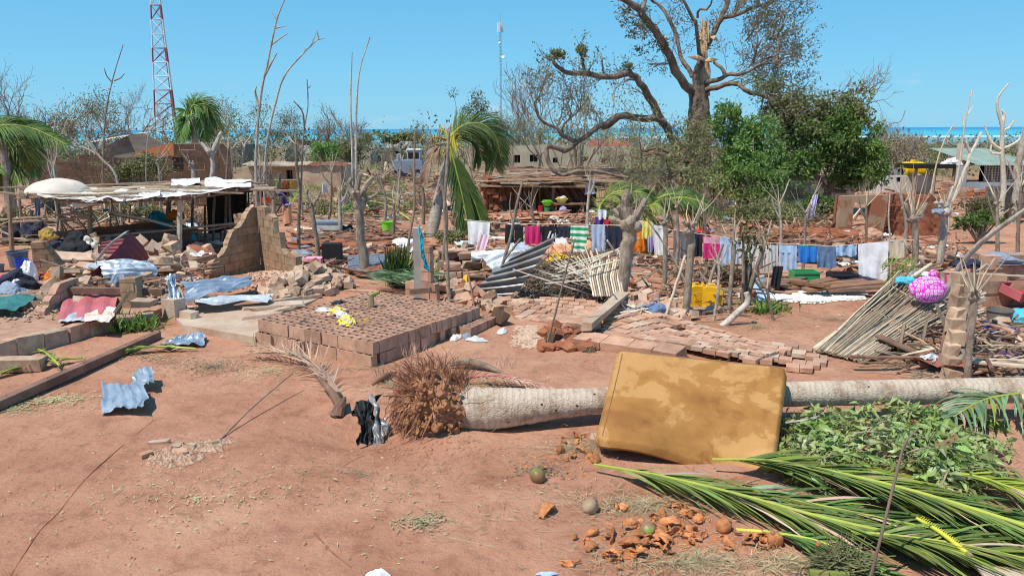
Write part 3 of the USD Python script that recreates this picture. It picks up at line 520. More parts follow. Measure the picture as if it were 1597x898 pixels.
def house(name, label, px0, px1, ptop, Y, depth, wall_m, base=None, windows=(), yaw=0.0, roof=None, cat="building", band=None, door=None):
    """A box of four walls with real openings: the front runs between two pixel columns at depth Y."""
    a, b_ = D(px0, ptop, Y), D(px1, ptop, Y); zb = float(gz((a[0] + b_[0]) / 2, Y)) - .3 if base is None else base; x = np.array([math.cos(yaw), math.sin(yaw), 0]); yv = np.array([-x[1], x[0], 0]); w = (b_[0] - a[0]) / math.cos(yaw); h = a[2] - zb
    o = np.array([a[0], Y, zb]); th = T(name, label, cat, o); k = PX(Y); fr = Polygon([(0, 0), (w, 0), (w, h), (0, h)])
    for (wx, wy, ww, wh) in windows:
        X0 = (D(wx, 0, Y)[0] - a[0]); Z0 = D(wx, wy, Y)[2] - zb; fr = fr.difference(shapely.box(X0 - ww * k / 2, Z0 - wh * k / 2, X0 + ww * k / 2, Z0 + wh * k / 2))
    th.part("front_wall", B().prism(fr, .18, (o, x, np.array([0, 0, 1.]))), wall_m)
    th.part("back_wall", B().box(o + x * w / 2 + yv * depth + [0, 0, h / 2], (w, .18, h), rotz(yaw)), wall_m)
    for s in (0, w): th.part("side_wall", B().box(o + x * s + yv * (depth / 2) + [0, 0, h / 2 - .004], (.18, depth - .19, h - .01), rotz(yaw)), wall_m)
    for (wx, wy, ww, wh) in windows:
        X0 = (D(wx, 0, Y)[0] - a[0]); Z0 = D(wx, wy, Y)[2] - zb; q = o + x * X0 + [0, 0, Z0]
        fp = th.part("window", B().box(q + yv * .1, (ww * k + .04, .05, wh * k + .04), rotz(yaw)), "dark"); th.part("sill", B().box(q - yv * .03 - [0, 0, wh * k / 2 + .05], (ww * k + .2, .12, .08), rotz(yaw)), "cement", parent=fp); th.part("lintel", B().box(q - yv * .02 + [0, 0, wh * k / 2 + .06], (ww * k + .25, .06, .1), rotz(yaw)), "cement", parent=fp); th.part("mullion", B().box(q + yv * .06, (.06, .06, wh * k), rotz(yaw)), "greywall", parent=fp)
    if band: th.part("painted_band", B().box(o + x * w / 2 - yv * .004 + [0, 0, band[0] / 2], (w + .01, .03, band[0]), rotz(yaw)), band[1])
    if roof == "rim": th.part("roof_slab", B().box(o + x * w / 2 + yv * depth / 2 + [0, 0, h + .06], (w + .5, depth + .5, .12), rotz(yaw)), "cement")
    if roof == "rust":
        for i in range(max(3, int(w / 1.0))):
            s = w / max(3, int(w / 1.0)); th.part("roof_sheet", corr(o + x * s * i + yv * -.3 + [0, 0, h + .02 + .01 * (i % 2)], o + x * s * (i + 1.03) - yv * .3 + [0, 0, h + .03 + .01 * (i % 2)], o + x * s * i + yv * (depth + .3) + [0, 0, h + .5], o + x * s * (i + 1.03) + yv * (depth + .3) + [0, 0, h + .52], 5, .02, nv=3), "rustroof")
    if roof == "gable":
        for sgn, y0 in ((1, -.3), (-1, depth + .3)):
            for i in range(max(2, int(w / 1.2))):
                n = max(2, int(w / 1.2)); s = (w + .4) / n; th.part("roof_sheet", corr(o + x * (s * i - .2) + yv * y0 + [0, 0, h], o + x * (s * (i + 1.02) - .2) + yv * y0 + [0, 0, h], o + x * (s * i - .2) + yv * depth / 2 + [0, 0, h + depth * .22], o + x * (s * (i + 1.02) - .2) + yv * depth / 2 + [0, 0, h + depth * .22], 4, .025, nv=3), "sandtarp")
    return th, o, x, yv, w, h
house("low_building", "long low beige building with small dark windows beyond the mud hut", 783, 986, 229, 75, 7, "creamwall", windows=[(806, 248, 9, 12), (833, 247, 12, 11), (917, 248, 12, 7), (947, 250, 8, 8), (975, 247, 7, 10), (868, 250, 8, 8)])
g = RNG(21)
th = T("rusty_roof", "remains of a rusty red sheet roof on the beige building", "roof", D(950, 228, 76))
for i in range(9): a, b_ = D(920 + i * 7.4, 230 - (i % 3), 75.2 + .01 * i), D(928 + i * 7.4, 230 - (i % 2) * 1.5, 75.2 + .01 * i); th.part("roof_sheet", corr(a, b_, a + [0, 3.5, .6 + .1 * (i % 3)], b_ + [0, 3.5, .6], 3, .03, nv=3), "rustroof")
house("white_block_house", "small whitewashed block house with a square window and yellow tank on top", 1368, 1452, 274, 43, 4.5, "whitewall", windows=[(1427, 280, 9, 8)], roof=None, band=(1.0, "cement"))
o = D(1414, 300, 42.7); one("wall_pier", B().box([o[0], 42.86, (gz(o[0], 43) + D(1414, 275, 42.8)[2]) / 2], (.5, .25, D(1414, 275, 42.8)[2] - gz(o[0], 43))), "cement", "raw grey cement pier on the front of the white house", "pier")
def tank(px, py, Y, r, L, m, label):
    c = D(px, py, Y); th = T("water_tank", label, "tank", c - [0, 0, r]); R = rotv((0, 1, 0), math.pi / 2)
    th.part("drum", B().lathe(c - [L / 2, 0, 0], [(.01, 0), (r * .8, .03), (r, .12), (r, L * .3), (r * .94, L * .33), (r, L * .36), (r, L * .62), (r * .94, L * .65), (r, L * .68), (r, L - .12), (r * .8, L - .03), (.01, L)], 18, R), m, smooth=40); th.part("cap", B().lathe(c + [0, 0, r * .95], [(.01, .14), (.16, .14), (.18, 0)], 10), m)
tank(1423, 266, 45, .5, 1.25, "plyellow", "bright yellow water tank lying on the white house")
for i, (px, w_, h_) in enumerate(((1386, .5, .5), (1396, .35, .35), (1404, .45, .55))): one("roof_bundle", heap(D(px, 274, 44), w_ / 2, .3, h_, i), "greyc", ("low dark bundle leftmost on the white house roof", "smallest dark bundle on the white house roof", "taller dark bundle beside the yellow tank")[i], "bundle")
# building at the right edge: blue-grey wall, breeze blocks, green roof
def breeze(th, px0, px1, py0, py1, Y, nx, ny, m, back="dark"):
    a, b_ = D(px0, py0, Y), D(px1, py1, Y); w, h = b_[0] - a[0], a[2] - b_[2]
    for i in range(nx + 1): th.part("rib", B().box([a[0] + w * i / nx, Y, (a[2] + b_[2]) / 2], (w / nx * .3, .15, h)), m)
    for j in range(ny + 1): th.part("bar", B().box([(a[0] + b_[0]) / 2, Y - .004, b_[2] + h * j / ny], (w, .14, h / ny * .3)), m)
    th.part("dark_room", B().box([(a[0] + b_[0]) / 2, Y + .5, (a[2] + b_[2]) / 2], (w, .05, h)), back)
Yr = 41; zz = lambda py: D(1560, py, Yr)[2]
th = T("vented_building", "blue grey building with breeze block vents and pale green roof at right", "building", on(D(1540, 300, Yr)))
_x0, _x1 = D(1524, 0, Yr)[0], D(1537, 0, Yr)[0]; th.part("corner_wall", B().box([(_x0 + _x1) / 2, Yr, (zz(260) + zz(302)) / 2], (_x1 - _x0, .3, zz(260) - zz(302))), "bluewall")
_x2 = D(1700, 0, Yr)[0]; th.part("lower_wall", B().box([(_x1 + _x2) / 2, Yr, (zz(284) + zz(305)) / 2], (_x2 - _x1, .24, zz(284) - zz(305))), "bluewall"); breeze(th, 1538, 1610, 258, 284, Yr, 16, 7, "cement")
th.part("tall_post", B().box([D(1531, 0, Yr)[0], Yr + .4, (zz(224) + zz(250)) / 2], (.24, .24, zz(224) - zz(250))), "cream")
for i in range(7): a, b_ = D(1527 + i * 14, 258, Yr - .4), D(1541.5 + i * 14, 258, Yr - .4); th.part("roof_sheet", corr(a, b_, a + [0, 5, .75], b_ + [0, 5, .75], 5, .025, nv=3), "greenroof")
_z = D(1490, 260, 42)[2]; one("roof_slab", B().box([(D(1450, 0, 42)[0] + D(1524, 0, 42)[0]) / 2, 43, _z], (D(1524, 0, 42)[0] - D(1450, 0, 42)[0], 1.6, .22)), "dark", "thin dark slab roof between the white house and vented building", "roof")
for i, px in enumerate((1456, 1487, 1518)): one("roof_post", B().tube([on(D(px, 0, 42.4)), [D(px, 0, 42.4)[0], 42.4, _z]], .08, 6), "stick", ("post under the dark slab roof beside white house", "middle post under the dark slab roof", "post under the dark slab roof beside vented building")[i], "post")
one("white_bundle", heap(D(1490, 256, 42.6), .7, .4, .35, 3), "white", "white bundle on the dark slab roof", "bundle"); one("white_bundle", heap(D(1507, 256, 43), .5, .4, .3, 5), "whitetarp", "greyish white bundle right of another on the slab roof", "bundle")
# brick and board stacks in the yard before it
g = RNG(5)
for i, (px, py) in enumerate(((1497, 305), (1508, 296), (1515, 308), (1487, 300))):
    q = G(px, py + 6); th = T("brick_pile", ("neat pale brick pile left of the orange one", "orange brick pile under the slab roof", "low brick pile by the blue grey corner", "small brick pile by the white house")[i], "brick pile", q)
    for a in range(4):
        for b_ in range(4 + i % 2): th.part("brick", brickbox(q + [a * .32 - .5, g.normal(0, .03), b_ * .15 + .08], (.29, .3, .13), rotz(g.normal(0, .1)), g), ("clay", "rubblepale", "orangesheet", "clay")[int(g.integers(4))])
# grey block wall standing at the right edge
_a, _b = on(D(1536, 320, 31)), on(D(1640, 320, 31.6)); _h = D(1560, 286, 31)[2] - _a[2]
th = T("grey_wall", "weathered dark grey block wall at the right edge", "wall", _a); blockwall(th, _a, _b, lambda s: _h, L=.45, H=.2, m="greywall", mm="greywall", g=RNG(8)); th.part("coping", B().beam(_a + [.8, 0, _h + .08], _b + [0, 0, _h + .08], .22, .1), "greywall")
_a, _b = on(D(1190, 320, 39)), on(D(1330, 320, 39)); _h = D(1250, 276, 39)[2] - _a[2]
th = T("long_grey_wall", "long grey wall behind the big leafy tree", "wall", _a); th.part("wall_face", B().box((_a + _b) / 2 + [0, 0, _h / 2 - .2], (_b[0] - _a[0], .2, _h + .4)), "greywall"); th.part("coping", B().box((_a + _b) / 2 + [0, 0, _h + .05], (_b[0] - _a[0], .3, .1)), "greywall")
th = T("green_roofed_house", "house with pale green roof and white breeze blocks behind the leafy tree", "building", on(D(1210, 300, 46)))
breeze(th, 1203, 1240, 252, 276, 44, 9, 6, "white"); _q = D(1204, 250, 44); th.part("wall_face", B().box([D(1190, 0, 44)[0], 44.1, (_q[2] + gz(_q[0], 44)) / 2], (1.0, .2, _q[2] - gz(_q[0], 44))), "whitewall")
for i in range(4): a, b_ = D(1188 + i * 12, 251, 43.6), D(1200.4 + i * 12, 251, 43.6); th.part("roof_sheet", corr(a, b_, a + [0, 5, 1.1], b_ + [0, 5, 1.1], 4, .02, nv=3), "greenroof")
# walls behind the mud hut
_a, _b = on(D(800, 300, 50)), on(D(1045, 300, 50)); _h = D(900, 266, 50)[2] - _a[2]
th = T("boundary_wall", "long grey boundary wall behind the mud hut", "wall", _a); th.part("wall_face", B().box((_a + _b) / 2 + [0, 0, _h / 2 - .2], (_b[0] - _a[0], .2, _h + .4)), "greywall"); th.part("coping", B().box((_a + _b) / 2 + [0, 0, _h + .06], (_b[0] - _a[0], .34, .12)), "greywall")
_q = on(D(1041, 300, 34.5)); th = T("gate_pier", "red and white painted brick gate pier under the broken tree", "pier", _q); _zt = D(1041, 250, 34.5)[2]; _n = 8
for i in range(_n): z = _q[2] + (_zt - _q[2]) * (i + .5) / _n; th.part("brick_course", brickbox([_q[0], _q[1], z], (.58, .5, (_zt - _q[2]) / _n - .02), None, RNG(i), .01), "orangesheet" if i in (0, 2, 3) else "whitewall")
# ruined houses around the middle
house("cream_house", "cream house with green painted base behind the washing at left", 378, 466, 260, 42, 3.2, "creamwall", windows=[(436, 272, 10, 14), (404, 274, 10, 12)], band=(1.05, "greenwall"), cat="house")
house("brown_stained_house", "stained brown plaster house with green base beside the cream house", 467, 532, 258, 41.3, 3.2, "slab", windows=[], band=(1.05, "greenwall"), cat="house", roof=None)
th = T("broken_roof_edge", "thin rusty edge of roof left along the cream and brown houses", "roof", D(450, 258, 41)); 
for i in range(11): a, b_ = D(376 + i * 14.5, 257 + (i % 3), 41.0 - .02 * (i % 2)), D(392 + i * 14.5, 257 + ((i + 1) % 3), 41.0 - .02 * (i % 2)); th.part("roof_sheet", corr(a, b_, a + [0, 1.6, .12], b_ + [0, 1.6, .12], 3, .02, nv=3), "rustroof" if i > 6 else "slab")
house("grey_gable_house", "roofless grey house with a shuttered window beyond the brown one", 583, 618, 233, 88, 7, "greywall", windows=[(609, 240, 7, 9)], cat="house")
house("tan_house", "tan walled house corner beside the roofless grey house", 545, 578, 236, 84, 6, "creamwall", cat="house")
house("flat_white_house", "far white house with flat roof above the grey walls", 604, 640, 222, 130, 6, "whitewall", windows=[(620, 226, 4, 3)], cat="house")
house("far_pale_house", "far pale house half hidden in trees left of centre", 462, 500, 222, 100, 6, "whitewall", windows=[(480, 232, 5, 6)], cat="house"); house("far_cream_house", "far cream house left of the thin twin poles", 430, 446, 228, 92, 5, "creamwall", cat="house")
for i, (px0, px1, pt, Y, m, lb) in enumerate(((700, 735, 232, 120, "creamwall", "far cream house hidden behind the broken palm"), (1000, 1030, 240, 95, "creamwall", "small far house behind the broken tree"), (1455, 1500, 246, 90, "creamwall", "low far house beyond the slab roof"), (300, 372, 226, 78, "greywall", "grey far house right of the brown wall"), (745, 780, 238, 100, "slab", "far brown house behind the palm fronds"))):
    house("far_house", lb, px0, px1, pt, Y, 5, m, windows=[((px0 + px1) / 2, pt + 8, 6, 6)], cat="house", roof="rust" if i in (1, 4) else None)
# brown block walls at left
g = RNG(31)
for (x0, x1, Y, ptop, lb) in ((46, 180, 37, 234, "ruined dark brown block wall at left behind the shelter"), (181, 272, 37.6, 244, "lower dark brown block wall below the orange sheet"), (273, 364, 37, 222, "tall dark brown block wall with even courses beside the orange sheet")):
    a, b_ = on(D(x0, 280, Y)), on(D(x1, 280, Y)); h = D(x0, ptop, Y)[2] - a[2] + .1
    th = T("brown_block_wall", lb, "wall", a); blockwall(th, a, b_, lambda s, h=h, x0=x0: h - .001 if x0 > 100 else h * (.86 + .1 * math.sin(s * 2.1) * (s < 2)) + .15 * (s > 2.5), L=.75, H=.31, W=.2, m="brownblock", mm="rubble", g=g, gap=.03)
_c = [D(p[0], p[1], 36.7) for p in ((203, 243), (272, 244), (230, 232), (271, 223))]; one("orange_sheet", B().prism(Polygon([(0, 0), (_c[1][0] - _c[0][0], -.02), (_c[3][0] - _c[0][0], _c[3][2] - _c[0][2]), (_c[2][0] - _c[0][0], _c[2][2] - _c[0][2])]), .05, (_c[0], (1, 0, 0), (0, 0, 1))), "orangesheet", "orange triangular sheet on top of the brown block wall", "sheet")
th, o, x, yv, w, h = house("gabled_ruin", "dark grey gable end of a ruin behind the brown wall", 168, 262, 228, 47, 6, "greywall")
th.part("gable", B().prism(Polygon([(0, 0), (w, 0), (w * .62, .75), (w * .42, .7)]), .18, (o + [0, .01, h], x, np.array([0, 0, 1.]))), "greywall")
for i in range(3): a, b_ = D(140 + i * 18, 222 - i * 3, 46.5), D(158.5 + i * 18, 219 - i * 3, 46.5); th.part("roof_sheet", corr(a, b_, a + [.3, 3, .3], b_ + [.3, 3, .25], 4, .03, nv=3), "sandtarp")
# pale blue truck and debris
_q = on(D(640, 272, 56)); th = T("pale_truck", "pale blue and white truck standing among debris beyond the yard", "truck", _q); k = PX(56)
def TB(x, y, z, sx, sy, sz, m, n, parent=None): return th.part(n, B().box(_q + [x, y, z], (sx, sy, sz)), m, parent)
TB(-.1, 0, .95, 2.1, 1.6, .9, "bluegrey", "body"); cb = TB(.35, 0, 1.75, .9, 1.45, .75, "bluewall", "cab"); TB(.35, -.735, 1.75, .75, .02, .42, "dark", "window", cb); TB(.35, 0, 2.16, 1.0, 1.55, .1, "plwhite", "roof", cb); TB(-.8, 0, 1.6, .08, 1.5, .5, "whitewall", "rail")
for sx in (-.75, .65):
    for sy in (-.75, .75):
        wp = th.part("wheel", B().lathe(_q + [sx, sy - .1, .4], [(.01, 0), (.38, 0), (.4, .1), (.38, .2), (.01, .2)], 14, rotv((1, 0, 0), -math.pi / 2)), "black"); th.part("hub", B().lathe(_q + [sx, sy - .12, .4], [(.01, 0), (.16, 0), (.16, .1)], 10, rotv((1, 0, 0), -math.pi / 2)), "steelgrey", parent=wp)
g = RNG(77)
th = T("far_debris", "heap of planks, sheets and rubble around the pale truck", "debris", on(D(620, 280, 52)))
for i in range(110):
    px, py = g.uniform(535, 690), g.uniform(272, 292); q = G(px, py); kind = g.random()
    if kind < .6: L = g.uniform(.6, 2.4); d = unit(np.array([g.normal(), g.normal(), g.normal(0, .18)])); th.part("plank", B().beam(q - d * L / 2 + [0, 0, .25], q + d * L / 2 + [0, 0, .25 + g.uniform(0, .4)], .14, .06), ("stick", "palestick", "plank", "beam")[i % 4])
    else: th.part("brick", chunk(q + [0, 0, .1], np.array([.5, .4, .3]) * g.uniform(.5, 1.2), rrot(g), i), ("rubble", "clay", "whitewall", "rubblepale")[i % 4])

# ================================================================== TREES AROUND
PROTO = []
def proto_tree(name, label, seed, h, r, m_b, m_t, m_l, nl, spread, L, W, lev=3, bend=.3, fork=.5, up=.25, group=None, o=None, minr=.012):
    g = RNG(seed); o = np.asarray(o, float); th = T(name, label, "tree", o, group=group); b, tw, e = B(), B(), []; H = h * fork
    q = [o + [0, 0, -.3]]; d = np.array([g.normal(0, .1), g.normal(0, .1), 1.0])
    for i in range(6): d = unit(d + np.append(g.normal(0, .12, 2), .08)); q.append(q[-1] + d * H / 5.5)
    th.part("trunk", B().tube(q, np.linspace(r, r * .6, 7), 8, wob=.15, g=g), m_b)
    for i in range(int(g.integers(3, 6))): k = int(g.integers(3, 7)); grow(b, tw, q[k], unit(rdir(g, 1)[0] * .9 + [0, 0, .6]), (h - H) * g.uniform(.5, .75), r * .5, lev, g, bend, (2, 4), up, e, minr)
    th.part("branches", b, m_b, kind="stuff"); th.part("twigs", tw, m_t, kind="stuff")
    if nl: th.part("leaves", foliage(e, nl, spread, L, W, g), m_l, kind="stuff")
    return th, h
GRP = "storm stripped trees along the skyline"
def place_at(px, ptop, Y): o = on(D(px, 200, Y)); return o, D(px, ptop, Y)[2] - o[2]
_trees = [  # px, top, depth, kind
 (20, 158, 62, 0), (47, 132, 60, 1), (74, 150, 66, 0), (138, 146, 57, 3), (150, 168, 64, 1), (205, 150, 66, 0), (240, 172, 74, 1), (8, 138, 70, 2), (185, 160, 78, 2), (60, 165, 90, 3),
 (352, 165, 66, 0), (374, 158, 70, 3), (440, 168, 72, 3), (520, 165, 80, 1), (536, 160, 82, 0), (560, 188, 90, 3), (505, 190, 95, 3),
 (668, 192, 90, 0), (800, 182, 84, 3), (822, 176, 86, 3), (770, 176, 84, 3), (843, 184, 88, 2), (660, 204, 120, 3), (880, 160, 56, 4), (905, 125, 48, 4), (1005, 196, 86, 3), (832, 130, 50, 5), (960, 196, 90, 3),
 (1402, 200, 56, 2), (1386, 206, 52, 2), (1425, 212, 85, 3), (1448, 222, 100, 3), (1470, 224, 110, 2), (1492, 226, 120, 3), (1512, 226, 105, 2), (1585, 232, 95, 3), (1430, 224, 75, 2), (1460, 234, 62, 3), (1478, 262, 50, 3), (1340, 190, 60, 2)]
_kinds = ["bare grey tree with broken branches on the skyline", "dark bare tree with thick broken limbs on the skyline", "bushy leafless tree of fine brown twigs on the skyline", "thinly leaved pale tree on the skyline", "airy young tree with thin leaves behind the mud hut", "leafless young tree with fine upright twigs behind the hut"]
_spec = [(0, 101, 6.5, .17, "greybark", "twig", "leafolive", 120, .3, .16, .08, 3, .35, .5), (1, 102, 6, .24, "bigbark", "twig", "leafolive", 60, .3, .16, .08, 3, .4, .5), (2, 103, 5.5, .15, "twig", "twig", "leafbrown", 700, .45, .14, .06, 4, .4, .35), (3, 104, 5.5, .14, "palebark", "twig", "leafolive", 2200, .42, .17, .085, 3, .35, .4), (4, 105, 7, .1, "greybark", "twig", "leafolive", 900, .4, .15, .06, 3, .25, .4), (5, 106, 6, .09, "twig", "twig", "leafolive", 150, .3, .13, .05, 4, .25, .35)]
_pt = {}; _ord = "first second third fourth fifth sixth seventh eighth ninth tenth eleventh twelfth thirteenth fourteenth fifteenth sixteenth seventeenth eighteenth nineteenth twentieth".split()
for (px, ptop, Y, k) in _trees:
    o, h = place_at(px, ptop, Y); _rk = sorted(t[0] for t in _trees if t[3] == k).index(px)
    if k not in _pt:
        s = _spec[k]; lb = f"{_kinds[k]}, {_ord[_rk]} from the left"; th, h0 = proto_tree("bare_tree" if k != 3 else "sparse_tree", lb, s[1], h, s[3], s[4], s[5], s[6], s[7], s[8], s[9], s[10], lev=s[11], bend=s[12], fork=s[13], group=GRP + f", {('grey', 'dark', 'twiggy', 'leafy', 'airy', 'upright')[k]} kind", o=o); _pt[k] = (th, h)
    else:
        th, h0 = _pt[k]; gg = RNG(px); th.copy(o, gg.uniform(0, 6.28), np.array([1, 1, 1]) * h / h0 * gg.uniform(.95, 1.1), label=f"{_kinds[k]}, {_ord[_rk]} from the left")
for i, (px, ptop, Y, k) in enumerate(((385, 246, 38, 0), (408, 262, 31, 2), (440, 282, 34, 2), (480, 282, 29, 0), (530, 256, 36, 2), (600, 258, 38, 2), (626, 274, 33, 0), (655, 276, 31, 2), (772, 255, 37, 2), (960, 246, 36, 2), (1002, 262, 31, 0), (1038, 296, 27, 2), (1108, 300, 26, 2), (1206, 300, 29, 0), (1345, 290, 30, 2), (1405, 296, 31, 2), (70, 236, 34, 2), (140, 232, 34, 2), (250, 236, 34, 0))):
    o, h = place_at(px, ptop, Y); th, h0 = _pt[k]; th.copy(o, i * 2.3, np.array([1, 1, 1]) * h / h0, name="leafless_shrub", label=f"{('leafless grey shrub', 0, 'twiggy brown leafless shrub')[k]} standing " + ("before the cream house", "right of the shelter roof", "by the cream house washing line", "behind the slim pollard", "at the brown stained house corner", "behind the fallen palm fronds", "left of the palm trunk", "close by the leaning palm trunk", "behind the hut's left end", "behind the hut's right end", "behind the thick knobby tree", "by the gate pier", "under the broken tree's right side", "beside the fallen green boughs", "above the mud wall window", "behind the long red mud wall", "at the left end of the brown block wall", "before the middle of the brown block wall", "below the orange sheet")[i], group="leafless shrubs in the yard")
# the far wood and the scrub between the houses: one mass each
g = RNG(55); n = 70000; Y = 95 + 520 * g.random(n) ** 1.3; X = (g.uniform(-1, 1, n)) * Y * .76; cl = meshkit.fbm(np.stack([X / 9, Y / 14, 0 * X], 1), 4, 6); hz = np.clip((cl - .40) * 4.5, .1, 1.1) * (3.2 + 3.4 * g.random(n)) * (1 - .45 * np.clip((X / Y + .1) * 1.6, 0, 1) * (Y < 260)); Z = gz(X, Y) + hz * g.random(n) ** .7
u = rdir(g, n); L = .22 + Y * .0030
for nm, m, sel in (("far_wood", "leafolive", g.random(n) < .55), ("far_scrub", "leafbrown", None)):
    if sel is not None: s0 = sel
    else: sel = ~s0
    one(nm, B().leaf(np.stack([X, Y, Z], 1)[sel], u[sel], side(u[sel], g), L[sel], L[sel] * .6), m, "far belt of storm thinned green trees before the sea" if nm == "far_wood" else "far brown leafless scrub before the sea", kind="stuff")
n = 9000; Y = 52 + 45 * g.random(n); X = g.uniform(-1, 1, n) * Y * .72; cl = meshkit.fbm(np.stack([X / 3.2, Y / 4, 0 * X], 1), 3, 16); ok = (cl > .52) & ~((np.abs(X / Y - .075) < .115) & (Y < 76)); X, Y, cl = X[ok], Y[ok], cl[ok]; Z = gz(X, Y) + np.clip((cl - .5) * 9, .1, 1.5) * g.random(len(X)) ** .6 * 1.5; u = rdir(g, len(X))
one("low_scrub", B().leaf(np.stack([X, Y, Z], 1), u, side(u, g), .34, .2), "leafolive", "low green scrub between the ruined houses", kind="stuff")
b = B(); n = 1500; Y = 70 + 240 * g.random(n) ** 1.4; X = g.uniform(-1, 1, n) * Y * .74
for i in range(n): p = np.array([X[i], Y[i], gz(X[i], Y[i])]); d = unit([g.normal(0, .35), g.normal(0, .2), 1]); h = g.uniform(1.2, 3.6); q = p + d * h * .5; b.tube([p, q, q + unit(d + rdir(g, 1)[0] * .5) * h * .5], [.03 + Y[i] * .0004, .012 + Y[i] * .00012], 3, cap=False)
one("far_bare_stems", b, "twig", "far thicket of bare stems and snapped branches", kind="stuff")
def bush(px, py, Y, rx, ry, n, m, name, label, seed, L=.13, W=.065, trunk=True, holes=.42, cat="bush", th=None, droop=.3, bark="greybark", part="leaves"):
    """A leafy crown of clumps round the pixel centre, radii in photograph pixels."""
    g = RNG(seed); k = PX(Y); c = D(px, py, Y); R3 = np.array([rx * k, min(rx, ry) * k * 1.0, ry * k]); nc = max(8, int(n / 55))
    cc = c + unit(g.normal(0, 1, (nc, 3))) * g.uniform(.2, 1, (nc, 1)) ** .55 * R3 * g.uniform(.7, 1.28, (nc, 1)); e = np.repeat(cc, n // nc + 1, 0)[:n]
    sp = g.normal(0, 1, (n, 3)) * R3 * .115; p = e + sp; u = unit(sp / (np.linalg.norm(sp, axis=1, keepdims=True) + 1e-9) + rdir(g, n) * .9 + [0, 0, -droop])
    th = th or T(name, label, cat, on(c)); b = B(); base = on(c)
    if trunk:
        for q in cc[:: max(1, nc // 22)]: mid = (base * .45 + q * .55) + g.normal(0, .12, 3) * R3.mean() ; b.tube(spline([base, mid, q], 7), [.05 * max(1, ry * k), .012], 5, cap=False)
        th.part("branches", b, bark, kind="stuff")
    th.part(part, B().leaf(p, u, side(u, g), L * g.uniform(.6, 1.3, n), W * g.uniform(.6, 1.3, n)), m, kind="stuff"); return th
bush(510, 238, 58, 24, 20, 1700, "leafgreen", "leafy_bush", "round green bush behind the cream house", 71, L=.26, W=.14)
bush(545, 238, 62, 26, 18, 1300, "leafolive", "leafy_bush", "olive bush left of the roofless grey house", 72, L=.26, W=.14)
bush(780, 240, 60, 18, 30, 900, "leafolive", "leafy_bush", "thin olive bush right of the palm crown", 73, L=.24, W=.12)
bush(735, 168, 66, 36, 26, 900, "leafolive", "half_bare_tree", "half bare tree rising behind the broken palm", 74, L=.2, W=.1, cat="tree")
bush(215, 262, 33, 60, 20, 1800, "leafolive", "leafy_bush", "low olive shrubs in front of the brown block wall", 75, L=.16, W=.07)
bush(905, 185, 46, 40, 40, 420, "leafolive", "half_bare_tree", "thin half bare tree above the beige building", 76, L=.18, W=.08, cat="tree")
bush(1400, 250, 50, 36, 40, 1900, "leafbrown", "brown_bush", "dry brown bush right of the leafy tree", 77, L=.2, W=.07)
bush(1530, 345, 24, 40, 14, 1500, "leafgreen", "leafy_bush", "low green shrubs before the grey wall at right", 78, L=.13, W=.06)
bush(620, 215, 110, 40, 10, 900, "leafolive", "leafy_bush", "long olive bush above the far white house", 79, L=.5, W=.3)
for i, (px, py, Y, rx, ry, lb) in enumerate(((560, 215, 105, 34, 9, "olive treetops left of the sea gap"), (460, 215, 90, 34, 14, "pale green treetops behind the cream house"), (340, 205, 95, 30, 14, "dull green treetops right of the lattice tower"), (70, 212, 80, 60, 12, "dull green treetops behind the brown wall"), (1475, 238, 72, 46, 12, "dry green shrubs beyond the white house"), (1450, 268, 52, 14, 24, "yellow green shrub between white house and slab roof"))): bush(px, py, Y, rx, ry, 900, "leafolive" if i != 3 else "leafbrown", "scrub_tree", lb, 180 + i, L=.003 * Y, W=.0016 * Y, cat="tree")
